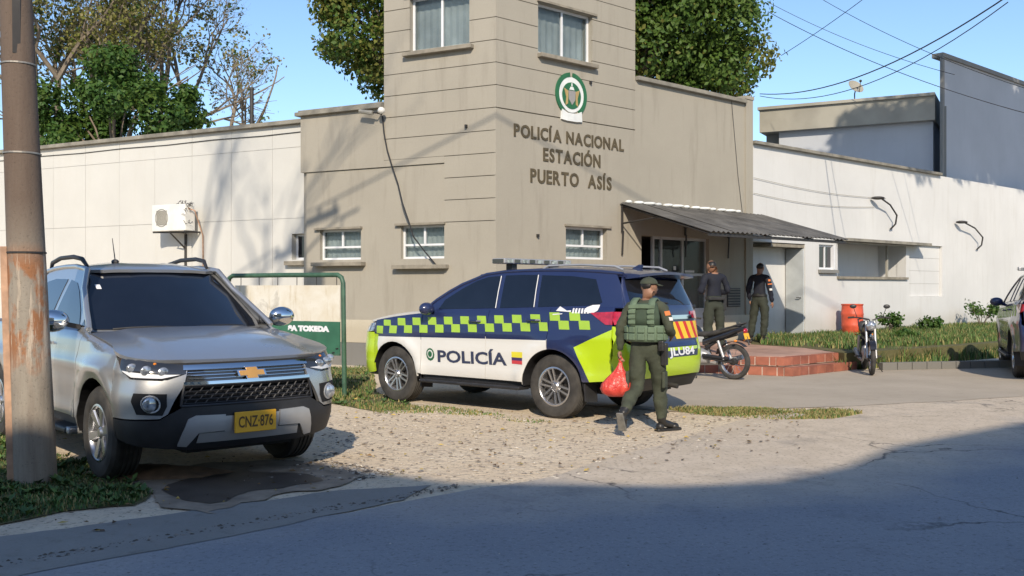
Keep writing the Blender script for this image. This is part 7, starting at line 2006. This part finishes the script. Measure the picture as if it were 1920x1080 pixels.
def vest(body):
    def ring(z, rx, ry, cy, a0, a1, n=20): return [(rx * math.sin(lerp(a0, a1, i / n)), cy - ry * math.cos(lerp(a0, a1, i / n)), z) for i in range(n + 1)]
    def loft(rows, mat, nm, par, close=False):
        m_ = MB(); k = len(rows[0]); vs = [p for r in rows for p in r]
        m_.add(vs, [(i * k + j, i * k + j + 1, (i + 1) * k + j + 1, (i + 1) * k + j) for i in range(len(rows) - 1) for j in range(k - 1)])
        o = m_.build(nm, mat, par, smooth=True)
        sm = o.modifiers.new('t', 'SOLIDIFY'); sm.thickness = .022; sm.offset = 1
        return o
    A = math.pi
    base = loft([ring(z, rx, ry, .0, -A, A, 36) for z, rx, ry in ((1.00, .196, .155), (1.04, .205, .163), (1.12, .205, .163), (1.17, .197, .155))], VEST, 'vest', body)
    loft([ring(z, rx, ry, 0, -1.05, 1.05) for z, rx, ry in ((1.17, .190, .150), (1.26, .190, .152), (1.34, .172, .140), (1.41, .150, .115))], VEST2, 'vest_back', base)
    loft([ring(z, rx, ry, 0, math.pi - 1.0, math.pi + 1.0) for z, rx, ry in ((1.17, .190, .150), (1.26, .190, .150), (1.36, .168, .135), (1.42, .14, .10))], VEST2, 'vest_front', base)
    # vertical straps over the shoulders and webbing blocks
    for s in (-1, 1):
        pts = [(s * .105, -.150, 1.16), (s * .105, -.156, 1.26), (s * .105, -.140, 1.36), (s * .10, -.095, 1.425), (s * .098, -.02, 1.455), (s * .098, .07, 1.43), (s * .10, .13, 1.34), (s * .10, .152, 1.2)]
        m_ = MB(); w = .036
        L_ = []
        for i, p in enumerate(pts):
            L_ += [(p[0] - w, p[1] * 1.10, p[2] + .006), (p[0] + w, p[1] * 1.10, p[2] + .006)]
        m_.add(L_, [(i * 2, i * 2 + 1, i * 2 + 3, i * 2 + 2) for i in range(len(pts) - 1)]); o = m_.build('strap', VEST, base, smooth=True)
        q = o.modifiers.new('t', 'SOLIDIFY'); q.thickness = .02; q.offset = 0
        for k in range(4):
            z = 1.19 + k * .055; m_ = MB(); m_.box(s * .105 - .04, s * .105 + .04, -.192 + (k > 2) * .014, -.170, z, z + .038); m_.build('webbing', VEST, base, bevel=.006)
    m_ = MB(); m_.box(-.075, .075, -.178, -.155, 1.355, 1.40); m_.build('name_tape', VEST, base, bevel=.006)
    for k in range(9):
        a = lerp(-1.9, 1.9, k / 8); c = Vector((.217 * math.sin(a), -.176 * math.cos(a), 0)); tdir = Vector((math.cos(a), math.sin(a) * .8, 0)).normalized(); nrm = Vector((math.sin(a), -math.cos(a), 0))
        for z0, z1 in ((1.015, 1.085), (1.095, 1.16)):
            m_ = MB(); p = [c - tdir * .038, c + tdir * .038, c + tdir * .038 + nrm * .024, c - tdir * .038 + nrm * .024]
            m_.hexa([q + Vector((0, 0, z0)) for q in p] + [q + Vector((0, 0, z1)) for q in p]); m_.build('pouch', VEST, base, bevel=.008)
vest(off_b)
def cap(body, H, lk, rt, mat):
    lk = Vector(lk).normalized(); up = Vector((0, 0, 1)); m_ = MB(); c = H + up * .035 - lk * .004
    m_.ball(c, (.098, .104, .078), 18, 12); m_.v = [tuple(Vector((v[0], v[1], max(v[2], c.z + .004)))) for v in m_.v]
    cp = m_.build('cap', mat, body, smooth=True)
    m_ = MB(); vs = []
    for i in range(13):
        a = lerp(-1.0, 1.0, i / 12); r0, r1 = .088, .165 - .03 * abs(a) ** 2
        for r in (r0, r1): vs.append(c + lk * (math.cos(a) * r) + rt * (math.sin(a) * r * .85) + up * (.006 - .02 * (r > .1)))
    m_.add(vs, [(i * 2, i * 2 + 1, i * 2 + 3, i * 2 + 2) for i in range(12)]); o = m_.build('visor', mat, cp, smooth=True); q = o.modifiers.new('t', 'SOLIDIFY'); q.thickness = .006
    m_ = MB(); m_.ball(c + up * .079, (.01, .01, .006), 8, 5); m_.build('button', mat, cp)
cap(off_b, OH, lk1, ORt, OLIVE)
def sleeve_patch(body, sh, el, t, out, w, h, mat):
    c = sh.lerp(el, t); d = (el - sh).normalized(); o = Vector(out).normalized(); s = d.cross(o).normalized(); c = c + o * .060
    m_ = MB(); m_.hexa([c - s * w + d * h, c + s * w + d * h, c + s * w + d * h + o * .008, c - s * w + d * h + o * .008, c - s * w - d * h, c + s * w - d * h, c + s * w - d * h + o * .008, c - s * w - d * h + o * .008]); m_.build('sleeve_patch', mat, body)
sleeve_patch(off_b, OV['shoulderR'], OV['elbowR'], .30, (.55, -.8, .1), .030, .026, PATCH_O)
sleeve_patch(off_b, OV['shoulderR'], OV['elbowR'], .55, (.75, -.6, .1), .022, .020, PATCH_W)
# dark holster and radio at the right hip; cargo pockets
m_ = MB(); m_.box(.17, .235, -.03, .06, .74, .98); m_.box(.165, .225, -.12, -.05, .90, 1.01); m_.build('holster', BOOT, off_b, bevel=.012)
for s, z, y in ((-1, .58, -.03), (1, .58, .09)):
    m_ = MB(); m_.box(s * .185 - .018, s * .185 + .018, y - .065, y + .065, z - .09, z + .09); m_.build('cargo_pocket', OLIVE, off_b, bevel=.012)
# red carrier bag
def bag():
    m, nt, b = new_mat('red_plastic_bag'); co = coords(nt); n1 = noise(nt, co, 9, 5, .6, 1.0)
    nt.links.new(mixc(nt, ramp(nt, n1, [(.35, 0), (.7, 1)]), (.50, .035, .03), (.72, .10, .07)), b.inputs['Base Color']); b.inputs['Roughness'].default_value = .28
    add_bump(nt, b, n1, .8, .03)
    wl = off_e.matrix_basis if False else Matrix.Translation(off_e.location) @ Matrix.Rotation(math.radians(-24), 4, 'Z')
    hnd = wl @ (OV['wristL'] + Vector((.01, .0, -.10)))
    e = empty('carrier_bag', (hnd.x, hnd.y, hnd.z - .40), label='full red plastic carrier bag hanging from the walking officer\'s hand', cat='bag')
    prof = [(0, 0), (.09, .004), (.15, .035), (.178, .085), (.172, .14), (.135, .20), (.085, .255), (.048, .30), (.026, .345), (.018, .385)]
    vs = []; n = 36
    for j, (r, z) in enumerate(prof):
        for i in range(n):
            t = 2 * math.pi * i / n; f = 1 + .10 * mnoise.noise(Vector((math.cos(t) * 1.6, math.sin(t) * 1.6, z * 7))) + (.06 * math.sin(t * 7 + z * 9) + .05 * math.sin(t * 11)) * min(1, z / .2)
            vs.append((r * f * math.cos(t) - .05 * (1 - z / .385), r * f * .72 * math.sin(t), z))
    mm = MB(); mm.add(vs, [(j * n + i, j * n + (i + 1) % n, (j + 1) * n + (i + 1) % n, (j + 1) * n + i) for j in range(len(prof) - 1) for i in range(n)] + [tuple(range(n))[::-1]])
    mm.build('sack', m, e, smooth=True, angle=60)
    for s in (-1, 1):
        mm = MB(); mm.tube([(0, s * .01, .375), (s * .02, s * .02, .41), (0, s * .012, .445)], [.014, .009, .010], 6); mm.build('handle', m, e)
bag()
def stand(**k):
    d = dict(pelvis=(0, 0, .95), waist=(0, 0, 1.10), chest=(0, 0, 1.30), neck=(0, .01, 1.49), head=(0, .035, 1.585),
             shoulderL=(-.19, 0, 1.415), elbowL=(-.25, -.03, 1.14), wristL=(-.24, .05, .90), shoulderR=(.19, 0, 1.415), elbowR=(.25, -.03, 1.14), wristR=(.25, .03, .89),
             hipL=(-.10, 0, .89), kneeL=(-.12, .01, .50), ankleL=(-.14, -.03, .09), toeL=(-.17, .12, .045), hipR=(.10, 0, .89), kneeR=(.12, .01, .50), ankleR=(.13, -.03, .09), toeR=(.17, .12, .045))
    d.update(k); return d
# policeman with his back to the street, hands together in front of him
J2 = stand(elbowL=(-.275, -.02, 1.15), wristL=(-.14, .20, 1.16), elbowR=(.275, -.03, 1.15), wristR=(.12, .20, 1.10), head=(-.01, .06, 1.575))
e2, b2, V2, H2, R2 = person('policeman in navy shirt with his back turned, standing before the entrance door', (3.86, 18.85, .325), math.radians(14), J2, NAVYC, OLIVE2, look=(-.5, .86, -.25), palms=((1, 0, 0), (-1, 0, 0)))
m_ = MB(); m_.box(.15, .22, -.06, .05, .80, 1.0); m_.box(-.16, .16, -.150, -.125, .99, 1.045); m_.build('holster', BOOT, b2, bevel=.01)
# policeman at the wall corner
J3 = stand(kneeL=(-.15, .0, .50), ankleL=(-.20, -.03, .09), toeL=(-.26, .10, .045), ankleR=(.09, -.03, .09), toeR=(.16, .12, .045), wristR=(.27, .05, .88))
e3, b3, V3, H3, R3 = person('policeman in navy shirt and olive trousers standing on the grass by the wall corner', (5.62, 22.4, .355), math.radians(-38), J3, NAVYC, OLIVE2, look=(.25, .96, -.08), palms=((1, 0, 0), (-1, 0, 0)))
sleeve_patch(b3, V3['shoulderR'], V3['elbowR'], .25, (.7, -.7, .1), .026, .022, PATCH_O); sleeve_patch(b3, V3['shoulderR'], V3['elbowR'], .55, (.7, -.7, .1), .05, .012, PATCH_O); sleeve_patch(b3, V3['shoulderR'], V3['elbowR'], .98, (.7, -.7, .1), .03, .022, PATCH_W)
for ee in (e3, e2): ee.scale = (1.03, 1.03, 1.03)

# ------------------------------------------------------------------ motorcycles
MT['moto_black'] = M('motorcycle_black', (.016, .016, .02), .3, var=.3, vs=8, coat=.6)
def motorcycle(label, loc, rz):
    e = empty('motorcycle', loc, math.radians(rz), label, 'motorcycle')
    R = .305
    def wheel(x, w, nm='wheel'):
        m_ = MB(); prof = [(R - .075, -w * .42), (R - .05, -w * .5), (R - .02, -w * .42), (R, -w * .12), (R, w * .12), (R - .02, w * .42), (R - .05, w * .5), (R - .075, w * .42)]
        m_.lathe(prof, 40, 'Y'); o = m_.build(nm, MT['rubber'], e, smooth=True); o.location = (x, 0, R)
        m_ = MB(); m_.lathe([(R - .072, -w * .40), (R - .088, -w * .2), (R - .088, w * .2), (R - .072, w * .40)][::-1], 36, 'Y'); m_.build('rim', MT['alloy'], o, smooth=True)
        m_ = MB(); m_.lathe([(0, -.07), (.05, -.07), (.06, -.05), (.06, .05), (.05, .07), (0, .07)], 18, 'Y'); m_.build('hub', MT['dark_metal'], o)
        m_ = MB()
        for k in range(14):
            a = k * 2 * math.pi / 14; s = (-1) ** k; b_ = a + .35 * (1 if k % 4 < 2 else -1); m_.tube([(.05 * math.cos(b_), s * .045, .05 * math.sin(b_)), ((R - .085) * math.cos(a), 0, (R - .085) * math.sin(a))], .0035, 4, cap=False)
        tag(m_.build('spokes', MT['chrome'], o), kind='stuff')
        return o
    wheel(-.64, .105); wheel(.64, .085)
    def T_(nm, pts, r, mt, n=8): return tube_obj(nm, pts, r, mt, e, n)
    T_('swing_arm', [(-.10, .09, .36), (-.66, .10, .30)], [.028, .02], 'dark_metal'); T_('swing_arm', [(-.10, -.09, .36), (-.66, -.10, .30)], [.028, .02], 'dark_metal')
    for s in (1, -1):
        T_('shock', [(-.52, s * .12, .34), (-.40, s * .12, .66)], .026, 'silver_plastic'); T_('fork', [(.64, s * .075, .305), (.42, s * .075, .80), (.38, s * .075, .96)], [.022, .022, .018], 'silver_plastic')
        T_('handlebar', [(.36, s * .04, .98), (.34, s * .15, 1.02), (.24, s * .32, 1.03)], .012, 'dark_metal'); T_('grip', [(.27, s * .27, 1.03), (.22, s * .37, 1.02)], .018, 'rubber')
        T_('mirror_stalk', [(.29, s * .22, 1.03), (.32, s * .28, 1.20)], .006, 'dark_metal')
        m_ = MB(); m_.ball((.32, s * .29, 1.23), (.015, .06, .04), 12, 6); m_.build('mirror', MT['black_plastic'], e, smooth=True)
        T_('indicator_stalk', [(-.72, s * .04, .69), (-.74, s * .13, .67)], .007, 'black_plastic'); m_ = MB(); m_.ball((-.75, s * .15, .67), (.03, .025, .02), 8, 6); m_.build('indicator', MT['amber'], e)
        T_('foot_peg', [(.02, s * .10, .30), (.02, s * .24, .30)], .014, 'rubber')
    T_('fender_frame', [(-.10, 0, .52), (-.36, 0, .68), (-.70, 0, .78)], .03, 'black_plastic')
    m_ = MB(); pts = [(-.64 + (R + .035) * math.cos(a), R + (R + .035) * math.sin(a)) for a in [math.radians(t) for t in range(20, 140, 10)]][::-1]
    for (a, b), (c, d) in zip(pts, pts[1:]): m_.hexa([(a, -.06, b), (c, -.06, d), (c, .06, d), (a, .06, b), (a, -.06, b + .008), (c, -.06, d + .008), (c, .06, d + .008), (a, .06, b + .008)])
    m_.build('rear_fender', MT['black_plastic'], e)
    m_ = MB(); pts = [(.64 + (R + .03) * math.cos(a), R + (R + .03) * math.sin(a)) for a in [math.radians(t) for t in range(30, 165, 10)]][::-1]
    for (a, b), (c, d) in zip(pts, pts[1:]): m_.hexa([(a, -.05, b), (c, -.05, d), (c, .05, d), (a, .05, b), (a, -.05, b + .008), (c, -.05, d + .008), (c, .05, d + .008), (a, .05, b + .008)])
    m_.build('front_fender', MT['moto_black'], e)
    # seat and tail: lofted sections
    def loft(secs, nm, mt):
        m_ = MB(); n = 12; vs = []
        for (x, z, w, h) in secs:
            for j in range(n): t = 2 * math.pi * j / n; c, s = math.cos(t), math.sin(t); vs.append((x, w * (abs(c) ** .7) * (1 if c > 0 else -1), z + h * (abs(s) ** .7) * (1 if s > 0 else -1)))
        m_.add(vs, [(i * n + j, (i + 1) * n + j, (i + 1) * n + (j + 1) % n, i * n + (j + 1) % n) for i in range(len(secs) - 1) for j in range(n)] + [tuple(range(n)), tuple(reversed(range((len(secs) - 1) * n, len(secs) * n)))])
        return m_.build(nm, MT[mt], e, smooth=True, angle=50)
    loft([(.16, .74, .05, .03), (.05, .76, .09, .045), (-.15, .76, .13, .05), (-.35, .80, .13, .05), (-.55, .86, .12, .045), (-.70, .90, .09, .035), (-.76, .91, .04, .02)], 'seat', 'rubber')
    loft([(-.05, .62, .05, .06), (-.25, .68, .10, .06), (-.50, .76, .10, .06), (-.70, .84, .08, .05), (-.84, .88, .05, .035)], 'tail_fairing', 'moto_black')
    loft([(.44, .80, .05, .05), (.34, .84, .10, .09), (.18, .84, .13, .11), (.05, .80, .11, .08), (-.02, .77, .05, .04)], 'fuel_tank', 'moto_black')
    loft([(.22, .34, .05, .06), (.14, .38, .11, .13), (.0, .38, .12, .14), (-.14, .36, .09, .10), (-.18, .36, .04, .05)], 'engine', 'silver_plastic')
    loft([(.30, .62, .03, .03), (.22, .58, .07, .09), (.12, .54, .07, .10), (.06, .50, .05, .06)], 'cylinder', 'dark_metal')
    T_('exhaust', [(.22, -.07, .50), (.28, -.09, .34), (.10, -.11, .22), (-.25, -.13, .26), (-.72, -.16, .38)], [.018, .018, .02, .04, .045], 'silver_plastic', 10)
    T_('grab_rail', [(-.45, .12, .84), (-.80, .10, .96), (-.88, 0, .98), (-.80, -.10, .96), (-.45, -.12, .84)], .012, 'black_plastic')
    m_ = MB(); m_.ball((-.86, 0, .84), (.03, .07, .045), 12, 8); m_.build('tail_light', MT['lamp_red'], e, smooth=True)
    m_ = MB(); m_.hexa([(-.90, -.085, .70), (-.90, .085, .70), (-.893, .085, .70), (-.893, -.085, .70), (-.87, -.085, .80), (-.87, .085, .80), (-.863, .085, .80), (-.863, -.085, .80)]); m_.build('number_plate', MT['plate_y'], e)
    T_('plate_bracket', [(-.82, 0, .80), (-.88, 0, .74), (-.93, 0, .60)], .014, 'black_plastic')
    m_ = MB(); m_.ball((.50, 0, .88), (.07, .09, .09), 14, 8); m_.build('headlight', MT['lamp_clear'], e, smooth=True)
    T_('chain_guard', [(-.10, .115, .40), (-.60, .12, .36)], .03, 'black_plastic'); T_('kick_stand', [(.0, .10, .28), (-.06, .26, .01)], .011, 'dark_metal')
    e.rotation_euler[0] = 0
    return e
moto = motorcycle('black motorcycle with a yellow plate parked between the patrol car and the brick steps', (3.32, 17.32, 0.008), 138.7)
moto.rotation_euler = (math.radians(-5) * 0, 0, math.radians(138.7))
m2 = copy_tree(moto); m2.location = (6.62, 18.35, .008); m2.rotation_euler = (0, 0, math.radians(-104)); m2['label'] = 'second motorcycle, front end towards the street at the right end of the brick steps'
for o_ in (moto, m2): o_['group'] = 'motorcycles parked by the steps'

# ------------------------------------------------------------------ red barrel, bushes, planters, pickup at the right edge
MT['barrel'] = M('red_plastic_barrel', (.55, .085, .04), .5, var=.2, vs=5)
p = FR.P(FR.at(1598, 600, .5)[0], .5, .30)
m_ = MB(); m_.lathe([(0, 0), (.24, 0), (.265, .03), (.275, .25), (.285, .28), (.275, .31), (.285, .55), (.295, .58), (.285, .61), (.27, .80), (.285, .82), (.285, .85), (.25, .85), (.25, .78), (0, .76)], 28, 'Z')
o = m_.build('plastic_barrel', MT['barrel'], smooth=True, angle=40); o.location = p; tag(o, 'red plastic barrel standing on the grass against the white wall', 'barrel')
def bush(px, out, r, h, seed, label, mats=(LC, LA), z=.3):
    u = FR.at(px, 600, out)[0]; c = FR.P(u, out, z); e = empty('leafy_shrub', c, label=label, cat='shrub', group='shrubs on the grass bank'); rnd = random.Random(seed)
    m_ = MB(); lm = MB()
    for k in range(9):
        a = rnd.uniform(0, 6.28); t = Vector((math.cos(a) * r * .6, math.sin(a) * r * .6, h * rnd.uniform(.5, .9))); m_.tube([Vector((0, 0, -.02)), t * .5 + Vector((0, 0, .05)), t], [.012, .009, .004], 4); leaves_into(lm, t, r * .45, 60, .10, rnd, (.7, .3), .9, .1)
    m_.build('stem', BARK, e); lm.build('foliage', list(mats), e)
bush(1665, .9, .45, .55, 1, 'low green shrub just right of the red barrel'); bush(1742, 1.1, .38, .40, 2, 'small green shrub below the shutter door'); bush(1840, .8, .6, .85, 3, 'tallest green shrub at the right end of the grass bank'); bush(1700, 2.6, .35, .22, 4, 'flat green plant on the bank behind the second motorcycle')
def kerb():
    a = gpt(1655, 695); b = gpt(1900, 690); e = empty('stone_kerb', a, label='long grey kerb edging the grass bank on the right', cat='kerb'); d = (b - a); n = 9
    for k in range(n):
        q0 = d * (k / n + .002); q1 = d * ((k + 1) / n - .002); w = Vector((-d.y, d.x, 0)).normalized() * .14
        m_ = MB(); m_.hexa([q0, q1, q1 + w, q0 + w] + [v + Vector((0, 0, .15)) for v in (q0, q1, q1 + w, q0 + w)]); m_.build('kerb_stone', MT['grey_plinth'], e, bevel=.01)
kerb()
s2 = copy_tree(suv); s2.location = (10.15, 18.3, .008); s2.rotation_euler = (0, 0, math.radians(68)); 
for o_ in [q for q in bpy.data.objects if q.parent is not None and (q.parent == s2 or q.parent.parent == s2) and q.type == 'MESH']:
    for i_, sl in enumerate(o_.material_slots):
        if sl.material in (MT['police_white'], MT['lime'], MT['check_lime']) and not o_.name.startswith('check'):
            sl.link = 'OBJECT'; sl.material = MT['navy']
s2['label'] = 'dark blue police vehicle cut off by the right edge of the picture'
